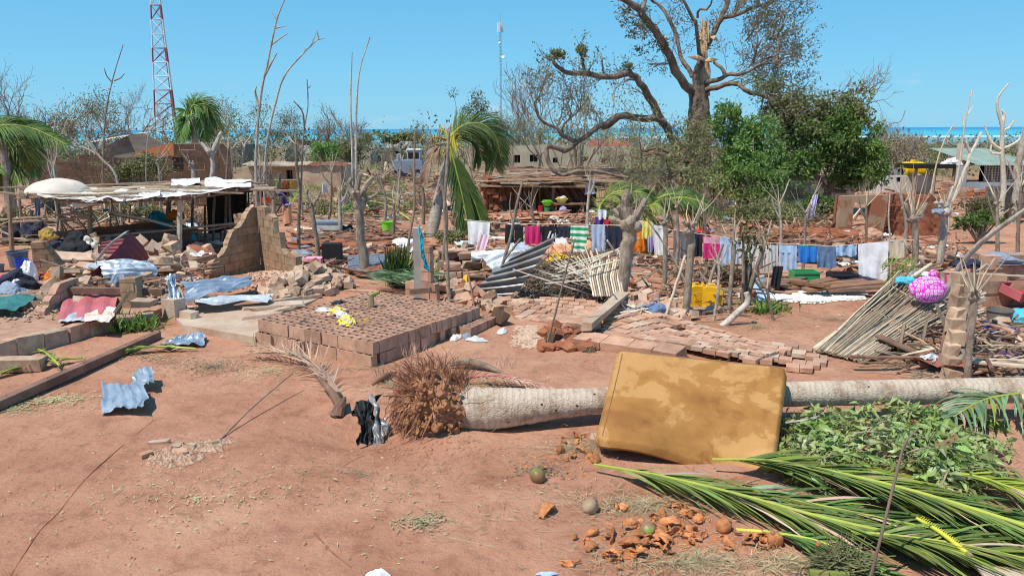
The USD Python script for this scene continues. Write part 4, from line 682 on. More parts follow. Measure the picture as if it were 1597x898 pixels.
# ================================================================== THE BIG BROKEN TREE
def big_tree():
    Y = 36; th = T("storm_broken_tree", "huge storm broken tree with thick crooked limbs and few leaves", "tree", on(D(1088, 330, Y))); g = RNG(42); k = PX(Y)
    def L(name, pts, r0, r1, m="bigbark", n=9, wob=.035):
        p = [D(a[0], a[1], a[2] if len(a) > 2 else Y) for a in pts]; r0, r1 = (r0, r1) if name == "trunk" else (r0 * .64, r1 * .58); th.part(name, lim(p, [r0 * k, (r0 * .62 + r1 * .38) * k, r1 * k], g, .3, wob, n), m, smooth=60); return p
    L("trunk", [(1090, 335), (1090, 250), (1089, 200), (1090, 165), (1086, 135)], 21, 13, n=14, wob=.01)
    L("limb", [(1086, 150), (1068, 134, 35.6), (1047, 97, 35.0), (1034, 67, 34.5), (1014, 37, 34), (997, 17, 33.6), (980, 3, 33.3), (955, -12, 33)], 11, 6)
    L("limb", [(999, 20, 33.6), (1005, 5, 33.8), (1008, -25, 34)], 5, 3.5)
    L("limb", [(1080, 120, 36.4), (1074, 108, 36.6), (1061, 90, 37), (1056, 57, 37.3), (1041, 27, 37.6), (1030, 10, 38), (1018, 3, 38), (1010, -8, 38)], 6, 3)
    L("limb", [(1086, 140), (1085, 120, 36), (1091, 97, 36.2), (1101, 73, 36.5), (1117, 43, 37), (1129, 23, 37.2), (1136, 0, 37.5), (1142, -30, 38)], 10, 5)
    L("limb", [(1126, 28, 37.1), (1154, 22, 37), (1171, 13, 36.8), (1196, 5, 36.5), (1218, -6, 36)], 5, 2)
    L("limb", [(1094, 90, 36.2), (1089, 77, 35.8), (1086, 37, 35.2), (1080, 28, 35.2), (1067, 3, 35), (1060, -10, 35)], 5, 3)
    L("limb", [(1088, 28, 35.2), (1090, 15, 35), (1105, 14, 34.8), (1112, -6, 34.5)], 3.2, 2)
    L("limb", [(1100, 130, 36), (1121, 124, 35.5), (1134, 117, 35), (1160, 115, 34.5), (1190, 100, 34), (1215, 100, 33.6)], 6, 2)
    L("limb", [(1096, 142, 36), (1114, 137, 35.4), (1145, 130, 34.8), (1168, 144, 34), (1196, 152, 33.4), (1222, 172, 33)], 7, 3)
    L("limb", [(1131, 119, 35), (1126, 108, 35), (1113, 97, 35.2)], 5, 3.5)
    lo = L("limb", [(1082, 240, 35.6), (1060, 232, 35), (1047, 212, 34.6), (1034, 187, 34.2), (1014, 154, 33.9), (997, 127, 33.6), (985, 115, 33.4), (967, 117, 33.2), (944, 120, 33), (917, 114, 32.8), (894, 115, 32.6), (877, 110, 32.4), (863, 97, 32.2)], 10, 4.5, wob=.05)
    L("limb", [(912, 113, 32.8), (909, 102, 32.7), (909, 92, 32.6), (903, 82, 32.5)], 4, 2.5)
    L("limb", [(994, 125, 33.6), (980, 124, 33), (974, 128, 32.8)], 3, 2)
    lo2 = L("limb", [(1036, 190, 34.2), (1000, 184, 33.8), (964, 182, 33.5), (944, 194, 33.2), (927, 204, 33), (900, 221, 32.7), (880, 211, 32.5), (867, 200, 32.4), (843, 187, 32.2), (833, 160, 32)], 8, 2.5, wob=.05)
    L("limb", [(966, 183, 33.5), (950, 196, 33.7), (938, 201, 33.8)], 5, 3)
    L("limb", [(902, 219, 32.7), (880, 236, 32.5), (856, 228, 32.3), (852, 240, 32.2), (857, 257, 32.1), (876, 274, 32.0), (900, 267, 31.9), (927, 267, 31.9), (960, 273, 31.8), (980, 277, 31.7)], 6, 3, wob=.05)
    L("limb", [(878, 210, 32.5), (878, 196, 32.4), (890, 184, 32.3), (905, 172, 32.2)], 3, 1)
    L("limb", [(1110, 270, 34), (1085, 255, 33.5), (1060, 250, 33), (1030, 232, 32.6), (1000, 236, 32.4)], 6, 2.5)
    L("limb", [(1125, 250, 33.6), (1100, 262, 33), (1062, 268, 32.6), (1040, 280, 32.3)], 6, 2)
    st = [D(1098, 150, 36.2), D(1099, 120, 36.3), D(1098, 80, 36.4), D(1097, 34, 36.5)]
    p = th.part("splintered_stub", lim(st, [9 * k, 8 * k, 4.5 * k], g, .4, .02, 9, .2), "rawwood")
    for i in range(7): a = D(1090 + i * 2.4, 62 + g.uniform(-6, 6), 36.35); th.part("splinter", B().tube([a, a + [g.normal(0, .05), g.normal(0, .05), g.uniform(.4, 1.1)]], [.07, .008], 4), "rawwood", parent=p)
    for (x0, y0, x1, y1) in ((1072, 89, 1104, 94), (1096, 96, 1120, 93), (1030, 61, 1044, 62), (1108, 58, 1120, 63)): th.part("torn_wood", B().tube([D(x0, y0, 35.7), D((x0 + x1) / 2, (y0 + y1) / 2 - 1, 35.6), D(x1, y1, 35.7)], [.015, .12, .02], 5), "rawwood")
    b, tw, e = B(), B(), []
    def spray(pt, d, L_, r, lev, up=.1, bend=.3): grow(b, tw, pt, np.asarray(d, float), L_, r, lev, g, bend, (2, 4), up, e, .008)
    for (px, py, Y_, n_, dx, dz, L_) in ((1190, 8, 36.5, 5, .8, .4, 1.2), (1205, 98, 33.8, 6, .6, .6, 1.1), (1175, 105, 34.2, 5, .5, .9, 1.2), (1145, 24, 37, 4, .5, .9, 1.1), (1190, 150, 33.4, 5, .7, .2, .9), (1215, 170, 33, 4, .5, -.3, .8), (1200, 60, 35, 6, .6, .5, 1.1), (1165, 60, 36, 4, .6, .7, 1.1)):
        for _ in range(n_): spray(D(px, py, Y_) + g.normal(0, .15, 3), [dx + g.normal(0, .4), g.normal(0, .5), dz + g.normal(0, .4)], L_ * g.uniform(.6, 1.1), .04, 2)
    for _ in range(60):
        px, py = 1130 + 120 * g.random(), g.uniform(-5, 150); spray(D(px, py, 34.5 + 2 * g.random()), [g.normal(.5, .5), g.normal(0, .5), g.normal(.5, .5)], .85, .018, 2)
    e_r = list(e); e.clear()
    for (px, py, Y_) in ((864, 96, 32.2), (880, 110, 32.4), (905, 84, 32.5), (978, 112, 33.4), (1000, 25, 33.8), (985, 5, 33.5), (1010, 50, 34), (1038, 98, 35), (1030, 75, 34.6), (1020, 5, 38), (1065, 5, 35), (944, 194, 33.2), (1047, 97, 35), (1061, 90, 37), (1101, 73, 36.5), (1117, 43, 37), (1086, 37, 35.2), (1050, 40, 37.4), (1014, 37, 34), (1014, 154, 33.9), (917, 114, 32.8), (1000, 184, 33.8), (944, 120, 33)):
        for _ in range(4): spray(D(px, py, Y_), [g.normal(-.4, .5), g.normal(0, .5), g.normal(.2, .5)], .75, .02, 1)
    e_l = list(e); e.clear()
    for (px, py, Y_) in ((833, 160, 32), (843, 187, 32.2), (867, 200, 32.4), (905, 172, 32.2), (890, 184, 32.3)):
        for _ in range(4): spray(D(px, py, Y_), [g.normal(-.1, .5), g.normal(0, .4), .9], 1.1, .02, 2, .3)
    e_m = list(e); e.clear()
    for (px, py, Y_) in ((1075, 215, 35), (1062, 250, 33.5), (1110, 270, 33), (1030, 232, 32.6), (1000, 236, 32.4), (1090, 280, 33), (1045, 275, 32.3), (1130, 240, 33.4)):
        for _ in range(5): spray(D(px, py, Y_), [g.normal(0, .7), g.normal(-.3, .4), g.normal(0, .6)], 1.3, .025, 2, 0, .4)
    e_b = list(e)
    th.part("boughs", b, "bigbark", kind="stuff"); th.part("twigs", tw, "twig", kind="stuff")
    th.part("leaves", foliage(e_r, 4200, .15, .13, .05, g), "leafolive", kind="stuff"); th.part("leaf_tufts", foliage(e_l, 1500, .12, .14, .055, g), "leafolive", kind="stuff"); th.part("thin_leaves", foliage(e_m, 900, .12, .14, .05, g), "leafolive", kind="stuff"); th.part("tangled_leaves", foliage(e_b, 3200, .2, .15, .065, g), "leafolive", kind="stuff")
    for i, (px, py, Y_, rx, ry, n, m) in enumerate(((1208, 40, 35.5, 54, 44, 750, "leafolive"), (1228, 100, 34.5, 36, 46, 750, "leafolive"), (1195, 140, 33.8, 48, 28, 1000, "leafolive"), (985, 30, 34, 34, 26, 420, "leafolive"), (1012, 60, 34.4, 30, 22, 260, "leafolive"), (866, 86, 32.2, 11, 9, 330, "leafolive"), (905, 80, 32.5, 9, 9, 260, "leafolive"), (978, 104, 33.3, 9, 7, 160, "leafolive"), (1085, 215, 34.4, 26, 50, 1100, "leafolive"))):
        bush(px, py, Y_, rx, ry, n, m, "", "", 200 + i, .15, .06, trunk=False, th=th, part="leaf_spray")
    # a splintered stump and hanging brush at its foot
    return th
big_tree()
def leafy_tree():
    g = RNG(61); Y = 33; th = T("leafy_tree", "dense dark green leafy tree leaning over the mud ruin at right", "tree", on(D(1285, 330, 34))); k = PX(Y)
    for nm, pts, r0, r1 in (("trunk", [(1262, 345, 33), (1282, 318, 33), (1290, 298, 33), (1296, 278, 33)], 7, 5), ("branch", [(1290, 296, 33), (1262, 262, 32.6), (1235, 235, 32.3)], 4, 1.5), ("branch", [(1296, 280, 33), (1310, 250, 33), (1320, 215, 33)], 4, 1.5), ("branch", [(1294, 295, 33), (1320, 300, 32.6), (1350, 290, 32.3), (1362, 262, 32)], 3.5, 1.5), ("branch", [(1283, 312, 33), (1240, 300, 32.5), (1205, 315, 32), (1190, 330, 31.5)], 3, 1.2)):
        th.part(nm, lim([D(*p) for p in pts], [r0 * k, r1 * k], g, .3, .04), "bigbark", smooth=60)
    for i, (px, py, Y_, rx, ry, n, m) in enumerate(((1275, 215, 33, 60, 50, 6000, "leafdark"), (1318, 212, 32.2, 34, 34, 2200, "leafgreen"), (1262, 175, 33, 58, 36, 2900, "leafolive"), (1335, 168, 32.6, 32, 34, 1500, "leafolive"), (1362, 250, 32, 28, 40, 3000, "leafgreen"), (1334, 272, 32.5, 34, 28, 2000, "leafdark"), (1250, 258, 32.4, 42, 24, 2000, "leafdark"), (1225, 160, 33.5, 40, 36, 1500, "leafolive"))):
        bush(px, py, Y_, rx, ry, n, m, "", "", 220 + i, .17, .085, trunk=False, th=th, part="leaf_clump")
    b, tw, e = B(), B(), []
    for (px, py) in ((1330, 150), (1345, 150), (1300, 150), (1310, 160), (1355, 160)):
        for _ in range(3): grow(b, tw, D(px, py, 32.6), np.array([g.normal(.5, .5), g.normal(0, .4), g.normal(.4, .4)]), .9, .02, 2, g, .35, (2, 4), .1, e, .007)
    th.part("bare_twigs", b, "twig", kind="stuff"); th.part("fine_twigs", tw, "twig", kind="stuff")
leafy_tree()
th = bush(1165, 235, 32, 46, 56, 4200, "leafgreen", "leafy_bush", "bright green leafy bush below the broken tree", 62, .18, .09)
bush(1130, 190, 31.8, 26, 26, 1500, "leafgreen", "", "", 64, .16, .08, trunk=False, th=th, part="leaf_clump")
bush(1178, 288, 31, 62, 40, 3000, "leafgreen", "leafy_bush", "tall leafy bush low beside the grey wall", 63, .16, .07)
bush(1110, 290, 31.5, 42, 36, 3000, "leafolive", "fallen_brush", "tangle of fallen olive branches under the broken tree", 65, .15, .06, cat="brush")
bush(1040, 262, 33, 36, 26, 1000, "leafolive", "fallen_brush", "thin fallen twigs right of the boundary wall pier", 66, .14, .05, cat="brush")
bush(1200, 338, 28, 84, 28, 4600, "leafolive", "fallen_brush", "fallen leafy boughs lying beside the mud wall rubble", 67, .13, .055, cat="brush")
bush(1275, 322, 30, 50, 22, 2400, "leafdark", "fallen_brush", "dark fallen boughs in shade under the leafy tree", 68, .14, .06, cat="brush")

for a in ((30, 345, 27.5, 48, 20, 1500, "leafolive", "leafy_bush", "low weedy bush at the left edge behind the shelter", 241), (190, 335, 29, 70, 18, 1900, "leafolive", "fallen_brush", "fallen brush behind the shelter posts", 242), (310, 335, 29, 40, 20, 1100, "leafbrown", "fallen_brush", "dry brown brush behind the dark curtain", 243), (1165, 385, 15.2, 34, 36, 190, "leafolive", "sparse_bush", "sparse leafy twigs on the dark leaning post tree", 244), (660, 320, 33, 30, 20, 700, "leafolive", "fallen_brush", "small brush left of the palm trunk", 245), (1530, 318, 29, 50, 16, 1100, "leafolive", "leafy_bush", "weeds at the foot of the grey wall at right", 246), (1030, 300, 34, 40, 26, 800, "leafbrown", "fallen_brush", "brown twigs round the red and white pier", 247)): bush(*a, L=.13, W=.055)

# ================================================================== THE MUD HUT
def hut():
    g = RNG(12); Y = 31.5; c = on(D(850, 335, Y)); th = T("mud_hut", "collapsing red mud and pole hut with a layered stick roof", "hut", c); k = PX(Y)
    X = lambda px, y=Y: D(px, 300, y)[0]
    z0 = c[2]; zt = D(850, 290, Y)[2]; zr = D(850, 268, Y + 3)[2]
    for i, (px, w_) in enumerate(((757, 9), (765, 9), (805, 8), (832, 7), (862, 6))): th.part("post", lim([[X(px), Y, z0 - .2], [X(px) + .03, Y, zt]], [w_ * k / 2, w_ * k / 2.4], g, .3, .02), "mudwall" if i < 3 else "bark")
    for i in range(11): px = 752 + i * 3.1; th.part("mud_lump", chunk([X(px), Y - .05 + g.normal(0, .05), z0 + .15 + (i * 7 % 11) * .13], np.array([.36, .24, .22]) * g.uniform(.7, 1.2), rrot(g, .2), i), "redearth")
    for row in range(8):
        for col in range(3): th.part("mud_lump", chunk([X(762 + col * 6), Y + .1, z0 + .12 + row * .17], [.2, .16, .15], rrot(g, .15), int(g.integers(16))), "mudwall")
    th.part("back_wall", B().box([(X(756, Y + 3.2) + X(930, Y + 3.2)) / 2, Y + 3.2, (z0 + zr) / 2 - .1], (X(930, Y + 3.2) - X(756, Y + 3.2), .12, zr - z0)), "mudwall")
    for i in range(20): px = 776 + i * 3.4; th.part("wall_stick", B().tube([[X(px) + g.normal(0, .08), Y + .9, z0], [X(px) + g.normal(0, .22), Y + .7, zt + .1]], .03, 5), ("bark", "stick")[i % 2])
    for i in range(24): px = 868 + i * 3.1; a = [X(px), Y + 1.2, z0 + .1]; th.part("wall_stick", B().tube([a, [a[0] - .75 + g.normal(0, .2), Y + 1.1, zt + .15]], .028, 5), ("bark", "mudwall", "stick")[i % 3])
    for i in range(7): zz_ = z0 + .3 + i * .22; th.part("wall_lath", B().tube([[X(895), Y + 1.15, zz_], [X(950), Y + 1.15, zz_ + g.normal(.05, .08)]], .025, 5), "bark")
    for i in range(9): th.part("rafter", B().tube([[X(750 + i * 24), Y - .35, zt + .02 - max(0, i - 5) * .03], [X(752 + i * 23, Y + 3.4), Y + 3.4, zr]], .045, 5), "bark")
    n = 0
    for i in range(300):
        s = g.random(); px = 748 + 205 * g.random(); y = Y - .45 + s * 3.9; z = zt + .1 + (zr - zt) * s + .05 * g.random() + .02 * (i % 5); L = g.uniform(.5, 1.6); a = g.normal(0, .16); p = np.array([D(px, 300, y)[0], y, z])
        th.part("roof_stick", B().beam(p - [L / 2 * math.cos(a), L / 2 * math.sin(a), .03 * g.normal()], p + [L / 2 * math.cos(a), L / 2 * math.sin(a), .03 * g.normal()], g.uniform(.05, .14), .03), ("thatch", "stick", "palestick", "thatch", "clay")[i % 5])
    th.part("roof_mat", B().grid([[[X(750, Y + s * 3.6), Y - .4 + s * 3.8, zt + .05 + (zr - zt) * s], [X(952, Y + s * 3.6), Y - .4 + s * 3.8, zt + .0 + (zr - zt) * s]] for s in np.linspace(0, 1, 5)], .06), "thatch")
    e1 = D(850, 342, 29.5); e2 = B()
    one("mud_rubble", heap(on(D(835, 343, 29.5)), 2.9, 1.1, .2, 4, 4, fr=4, rough=.9), "earth", "long low heap of washed out red mud before the hut", "heap")
hut()
q = on(D(888, 333, 31.0)); th = T("bench", "rough wooden bench holding pots inside the mud hut", "bench", q); zt = D(888, 318, 31)[2]
th.part("seat", B().box([q[0], q[1], zt], (1.35, .4, .05)), "plank")
for sx in (-.55, .55):
    for sy in (-.14, .14): th.part("leg", B().tube([[q[0] + sx, q[1] + sy, q[2] - .1], [q[0] + sx, q[1] + sy, zt]], .03, 5), "stick")
def can(px, py0, py1, Y, m, label, w=10, name="tin", cat="tin"):
    a = D(px, py1, Y); h = D(px, py0, Y)[2] - a[2]; r = w * PX(Y) / 2; th = T(name, label, cat, a); th.part("body", B().lathe(a, [(.001, 0), (r * .9, 0), (r, h * .94), (.001, h * .94)], 14), m); th.part("rim", B().lathe(a, [(r * 1.06, h * .9), (r * 1.06, h), (r * .9, h), (r * .9, h * .9)], 14), m)
can(844, 330, 338, 30.8, "plteal", "teal tin at the bottom of the left stack by the bench"); can(844, 321, 330, 30.8, "plred", "dull red tin on top of the teal tin"); can(853, 332, 339, 30.7, "plorange", "orange tin under the green tin by the bench", 9); can(853, 323, 332, 30.7, "plgreen", "green tin stacked on the orange tin", 9)
can(862, 327, 337, 31.0, "greywall", "dull grey green tin under the bench"); can(878, 328, 336, 31.0, "black", "dark pot under the bench", 11, "pot", "pot")
def pot(px, py, Y, r, m, label, cat="basin"):
    c = D(px, py, Y); th = T("basin", label, cat, c); th.part("bowl", B().lathe(c, [(.001, 0), (r * .6, 0), (r, r * .7), (r * 1.12, r * .72), (r * 1.1, r * .76), (r * .95, r * .72), (r * .55, .03), (.001, .03)], 16), m, smooth=50); th.part("stacked_bowl", B().lathe(c + [0, 0, r * .45], [(.001, .05), (r * .5, .05), (r * .82, r * .5), (r * .9, r * .52), (r * .5, .1), (.001, .1)], 14), m, smooth=50)
pot(853, 321, 30.8, .22, "pllime", "pale green basin on the green tin"); pot(876, 317, 31.0, .24, "paleyellow", "pale yellow basin on the bench")
th = T("pot_stack", "pale patterned pots stacked on the bench", "pots", D(876, 314, 31)); 
for i in range(3): th.part("pot", B().ball(D(875 + i * 2, 312.5 - i * 1.2, 31), (.16 - .02 * i, .15, .13), 2), ("lightgrey", "white", "whitebrown")[i])
th = T("cloth_bundle", "round pale bundle hanging below the bench", "bundle", D(878, 329, 30.9)); th.part("cloth", B().ball(D(878, 328, 30.9), (.17, .16, .2), 2, .25, 3), "lavender"); th.part("knot", B().ball(D(878, 321, 30.9), (.04, .04, .06), 1), "lavender")
for i, (x0, x1, y0, y1, m, lb) in enumerate(((857, 871, 302, 322, "tinmaroon", "dark red cloth hanging left inside the hut"), (870, 880, 301, 316, "plum", "narrow dark cloth hanging beside the red one in the hut"))): one("hanging_cloth", drape(D(x0, y0, 31.8), D(x1, y0, 31.8), D(x0 - 1, y1, 31.8), D(x1 + 1, y1, 31.8), .05, 2, i), m, lb, "cloth")
one("hanging_cloth", drape(D(913, 285, 31.2), D(925, 283, 31.2), D(912, 303, 31.2), D(929, 303, 31.2), .06, 2.2, 7), "paleblue", "pale blue and white cloth hanging at the hut's right end", "cloth")
th = T("dark_ladder", "dark slatted crate frame leaning inside the hut", "frame", on(D(893, 338, 31)))
for s in (0, 1): th.part("rail", B().beam(D(885 + s * 9, 338, 30.9), D(895 + s * 9, 312, 31.6), .04, .04), "dark")
for i in range(8): th.part("rung", B().beam(D(886 + i * 1.2, 336 - i * 3, 30.9 + .09 * i), D(895 + i * 1.2, 336 - i * 3, 30.9 + .09 * i), .04, .03), "dark")

# ================================================================== PALMS
def broken_palm():
    g = RNG(91); Y = 25.5; base = on(D(668, 385, 25)); th = T("broken_palm", "broken coconut palm with its crown bent over and fronds hanging", "palm", base); k = PX(Y)
    th.part("trunk", B().tube(spline([base - [0, 0, .2], D(676, 350, 25.2), D(687, 300, 25.5), D(695, 262, 25.6), D(697, 235, 25.7)], 26), np.linspace(.22, .13, 26), 14, wob=.04, g=g), "palmtrunkup", smooth=60)
    cr = D(699, 218, 25.6)
    for i in range(14): d = unit([g.normal(-.3, .5), g.normal(0, .4), g.normal(.3, .5)]); th.part("leaf_base", B().tube([cr, cr + d * .35, cr + d * .7 + [0, 0, -.15]], [.05, .035, .01], 5), ("orangestalk", "rachis", "frondbrown")[i % 3])
    for i in range(26): a = cr + [g.normal(-.35, .22), g.normal(-.1, .2), g.normal(.1, .2)]; th.part("fibre", B().tube([a, a + [g.normal(-.12, .15), g.normal(0, .1), -g.uniform(.2, .9)]], [.018, .006], 4), "orangestalk")
    for pts in ([(704, 240), (703, 215), (700, 198)], [(710, 250), (706, 220), (706, 195)], [(712, 236), (708, 215), (710, 203)], [(706, 262), (705, 232), (702, 210)]): th.part("stalk", B().tube(spline([D(a, b_, 25.3) for a, b_ in pts], 8), [.045, .015], 6), "yellowstalk")
    for i, (pts, L, n) in enumerate((([(700, 216), (722, 196), (750, 193), (772, 212), (782, 250)], 1.15, 70), ([(702, 218), (725, 202), (748, 206), (765, 228), (772, 262)], 1.15, 70), ([(704, 222), (722, 212), (742, 222), (752, 250)], 1.05, 60))):
        frond(th, [D(a, b_, 25.4 + .35 * (i - 1) + .1 * j) for j, (a, b_) in enumerate(pts)], L, "frondgreen", g, n, .8, .9, up=(0, -.75, .6), w=.035, rr=(.03, .006), rname="frond_rachis", lname="frond_leaflets")
    for i, (pts, L, n) in enumerate((([(703, 232), (712, 268), (722, 310), (730, 355), (736, 396)], 1.0, 90), ([(704, 232), (716, 262), (736, 305), (752, 350), (768, 392)], 1.05, 90), ([(702, 236), (706, 275), (712, 320), (718, 362), (722, 390)], .65, 60), ([(706, 236), (722, 275), (744, 330), (758, 372)], 1.05, 80))):
        frond(th, [D(a, b_, 24.9 + .16 * i) for a, b_ in pts], L, "frondgreen" if i != 2 else "frondblue", g, n, .75, 1.7, up=(0, -1, .15), w=.035, rr=(.035, .008), rname="hanging_rachis", lname="hanging_leaflets", spread=1.0)
    frond(th, [D(698, 220, 25.4), D(680, 232, 25.2), D(666, 262, 25), D(660, 285, 25)], .5, "frondbrown", g, 40, .8, 1.2, up=(0, -1, .3), rname="dead_rachis", lname="dead_leaflets", mat_r="orangestalk")
broken_palm()
def small_palm(name, label, px, py, Y, fr, seed, trunk_top=None, mat_l="frondgreen", L=.7, upv=(0, -.7, .6), n=46, w=.04, base=None):
    g = RNG(seed); th = T(name, label, "palm", on(D(px, 300, Y))); c = D(px, py, Y)
    if trunk_top is not False: b0 = on(c) if base is None else base; th.part("trunk", B().tube(spline([b0, (b0 + c) / 2 + [.05, 0, 0], c], 10), [.22, .15], 10, wob=.1, g=g), "palmtrunkup")
    for i, pts in enumerate(fr): frond(th, [D(a, b_, Y + g.normal(0, .25)) for a, b_ in pts], L, mat_l if isinstance(mat_l, str) else mat_l[i % len(mat_l)], g, n, .9, 1.0, up=upv, w=w, rr=(.035, .01), rname="frond_rachis", lname="frond_leaflets")
small_palm("young_palm", "battered palm with drooping fronds above the brown block wall", 300, 180, 43, [[(297, 185), (305, 160), (325, 165), (342, 200)], [(297, 185), (302, 162), (318, 172), (330, 210)], [(297, 185), (290, 172), (284, 195), (281, 218)], [(299, 186), (308, 172), (316, 195), (322, 222)], [(297, 190), (292, 185), (290, 210)], [(297, 180), (300, 165), (312, 168), (336, 190)]], 92, L=1.0, n=50, w=.06)
small_palm("drooping_palm", "green palm fronds drooping at the left edge behind the shelter", 0, 205, 30, [[(-40, 215), (0, 196), (50, 200), (105, 226)], [(-40, 225), (0, 208), (30, 222), (50, 260)], [(-60, 200), (-10, 192), (40, 196), (90, 218)], [(-40, 235), (-10, 230), (15, 250), (30, 285)], [(-50, 240), (-20, 232), (0, 252), (8, 292)], [(-40, 220), (10, 205), (45, 228), (56, 275)], [(-60, 250), (-30, 240), (-5, 268)]], 93, L=1.1, n=56, w=.055, mat_l=("frondgreen", "frondlime", "frondgreen"))
small_palm("fallen_green_palm", "yellow green palm crown lying behind the washing line", 1010, 335, 21.5, [[(960, 322), (975, 302), (1000, 300), (1022, 308)], [(945, 345), (935, 325), (955, 302), (985, 296)], [(1010, 318), (1045, 303), (1085, 310), (1125, 342)], [(1010, 320), (1040, 312), (1075, 326), (1100, 352)], [(1008, 322), (1030, 320), (1050, 345)], [(990, 322), (975, 318), (958, 335), (945, 352)], [(1010, 322), (1060, 308), (1100, 318), (1128, 335)], [(1000, 322), (1010, 335), (1005, 372), (1012, 408)], [(1010, 330), (1022, 350), (1024, 390), (1016, 425)]], 94, trunk_top=False, L=.62, n=50, w=.03, mat_l=("frondgreen", "frondlime", "frondgreen"))
def lying_fronds(name, label, lst, seed, L=.8, mats=("frondgreen", "frondblue", "frondlime"), n=44, w=.04, lift=.35, cat="palm fronds"):
    g = RNG(seed); th = T(name, label, cat, G(*lst[0][0]))
    for i, pts in enumerate(lst):
        q = []
        for j, (a, b_) in enumerate(pts): p = G(a, b_); q.append(p + [0, 0, .06 + lift * math.sin(math.pi * j / (len(pts) - 1))])
        frond(th, q, L, mats[i % len(mats)], g, n, .55, .9, w=w, rr=(.03, .008), ground=True)
lying_fronds("fallen_palm_fronds", "heap of fallen green palm fronds in the middle of the yard", [[(640, 345), (600, 338), (560, 335), (530, 345)], [(645, 335), (600, 325), (555, 330), (535, 340)], [(520, 345), (550, 325), (590, 318), (625, 322)], [(585, 340), (560, 330), (530, 332)], [(640, 325), (610, 318), (575, 320)]], 95, 1.0, lift=.55)
lying_fronds("fallen_palm_fronds", "fallen palm fronds by the rubble beside the green painted base", [[(470, 330), (500, 312), (530, 305), (560, 318)], [(520, 318), (545, 300), (575, 295), (600, 312)], [(450, 325), (480, 318), (505, 300)], [(560, 310), (600, 300), (640, 305)]], 96, 1.0, mats=("frondlime", "frondgreen"), lift=.8)
lying_fronds("fallen_palm_fronds", "fallen palm fronds lying beneath the tarpaulin shelter", [[(170, 345), (210, 330), (250, 332)], [(230, 345), (200, 338), (165, 342)], [(250, 335), (220, 328), (180, 330)]], 97, .9, mats=("frondlime", "frondgreen"))

# ================================================================== POLLARDED POSTS AND SAPLINGS
def pollard(pts, Y, r0, r1, label, seed, head=True, shoots=6, m="greybark", name="pollarded_tree", sl=.6, hr=1.7, forks=(), cat="tree"):
    g = RNG(seed); k = PX(Y); r0, r1 = (r0 * .68, r1 * .68) if Y < 26 else (r0 * .56, r1 * .5); p = [D(a[0], a[1], Y + (a[2] if len(a) > 2 else 0)) for a in pts]; p = [on(p[0], -.1)] + p[1:] if p[0][2] - gz(p[0][0], p[0][1]) < .5 else [on(p[0], -.1)] + p; th = T(name, label, cat, p[0]); forks = [(f[0], f[1] * .7, f[2] * .7) for f in forks]
    th.part("trunk", lim(p, [r0 * k, (r0 + r1) / 2 * k, r1 * k], g, .16, .02, 10, .1), m, smooth=60); tip = p[-1]
    if head:
        h = B()
        for i in range(6): h.ball(tip + unit(g.normal(0, 1, 3)) * r1 * k * g.uniform(.3, 1.1), np.array([1, 1, 1.1]) * r1 * k * g.uniform(.5, hr * .62), 2, .35, seed + i)
        th.part("knob", h, m, smooth=True)
        for i in range(4): d = unit([g.normal(0, .7), g.normal(0, .4), g.uniform(.3, 1)]); th.part("stump", B().tube([tip, tip + d * r1 * k * 2.0, tip + d * r1 * k * 3.2], [r1 * k * .6, r1 * k * .45, r1 * k * .36], 7, wob=.15, g=g), m)
    for f in forks: th.part("branch", lim([D(a[0], a[1], Y + (a[2] if len(a) > 2 else 0)) for a in f[0]], [f[1] * k, f[2] * k], g, .2, .03, 7), m)
    for i in range(shoots): d = unit([g.normal(0, .45), g.normal(0, .35), 1]); L = sl * g.uniform(.5, 1.2); th.part("shoot", B().tube([tip, tip + d * L * .5 + g.normal(0, .03, 3), tip + d * L], [.014, .005], 4), "palestick")
def yg(px, py): return float(G(px, py)[1])
pollard([(573, 432), (566, 390), (561, 345), (560, 312)], yg(573, 430), 12, 10, "knobby headed pollarded tree between brick walls, twin poles above", 301, shoots=5, hr=2.4, forks=[([(556, 312), (545, 290), (548, 277)], 8, 5), ([(563, 312), (570, 292), (582, 275)], 8, 5), ([(560, 310), (558, 290), (563, 270)], 7, 5), ([(565, 315), (580, 308), (590, 300)], 5, 3)])
Yt = yg(573, 430) + .3
for i, (pts, lb) in enumerate((([(551, 300), (549, 230), (547, 150), (549, 82)], "straight thin bare pole rising from the pollarded tree"), ([(556, 300), (555, 234), (556, 167), (561, 110), (577, 58)], "taller curved bare pole beside the straight one"))): one("bare_sapling", lim([D(a, b_, Yt) for a, b_ in pts], [.035, .024, .012], RNG(i), .3, .01, 7), "palebark", lb, "sapling")
pollard([(497, 412), (494, 380), (489, 345), (486, 320)], yg(497, 410), 6, 5, "slim pollarded tree left of the knobby one", 302, shoots=4, hr=2.0, forks=[([(486, 322), (478, 305), (480, 295)], 4, 3), ([(487, 320), (496, 308), (500, 298)], 3.5, 2.5)])
pollard([(466, 398), (466, 350), (467, 300), (463, 262), (461, 225)], yg(466, 396), 4.5, 3, "thin upright post tree beside the broken wall", 303, head=False, shoots=5, m="bark", name="post_tree")
pollard([(428, 345), (427, 318), (426, 306)], yg(428, 345), 7, 6, "forked pole tree beyond the broken wall corner", 304, head=False, shoots=0, forks=[([(426, 308), (412, 288), (402, 265)], 6, 3.5), ([(427, 308), (434, 292), (437, 270)], 5, 3)])
pollard([(330, 292), (332, 262), (330, 240)], 30, 7, 6, "pale pollarded tree before the tall brown wall", 305, shoots=7, hr=2.2, m="palebark", forks=[([(330, 242), (318, 228), (313, 222)], 6, 3), ([(331, 240), (342, 215), (346, 205)], 6, 3)])
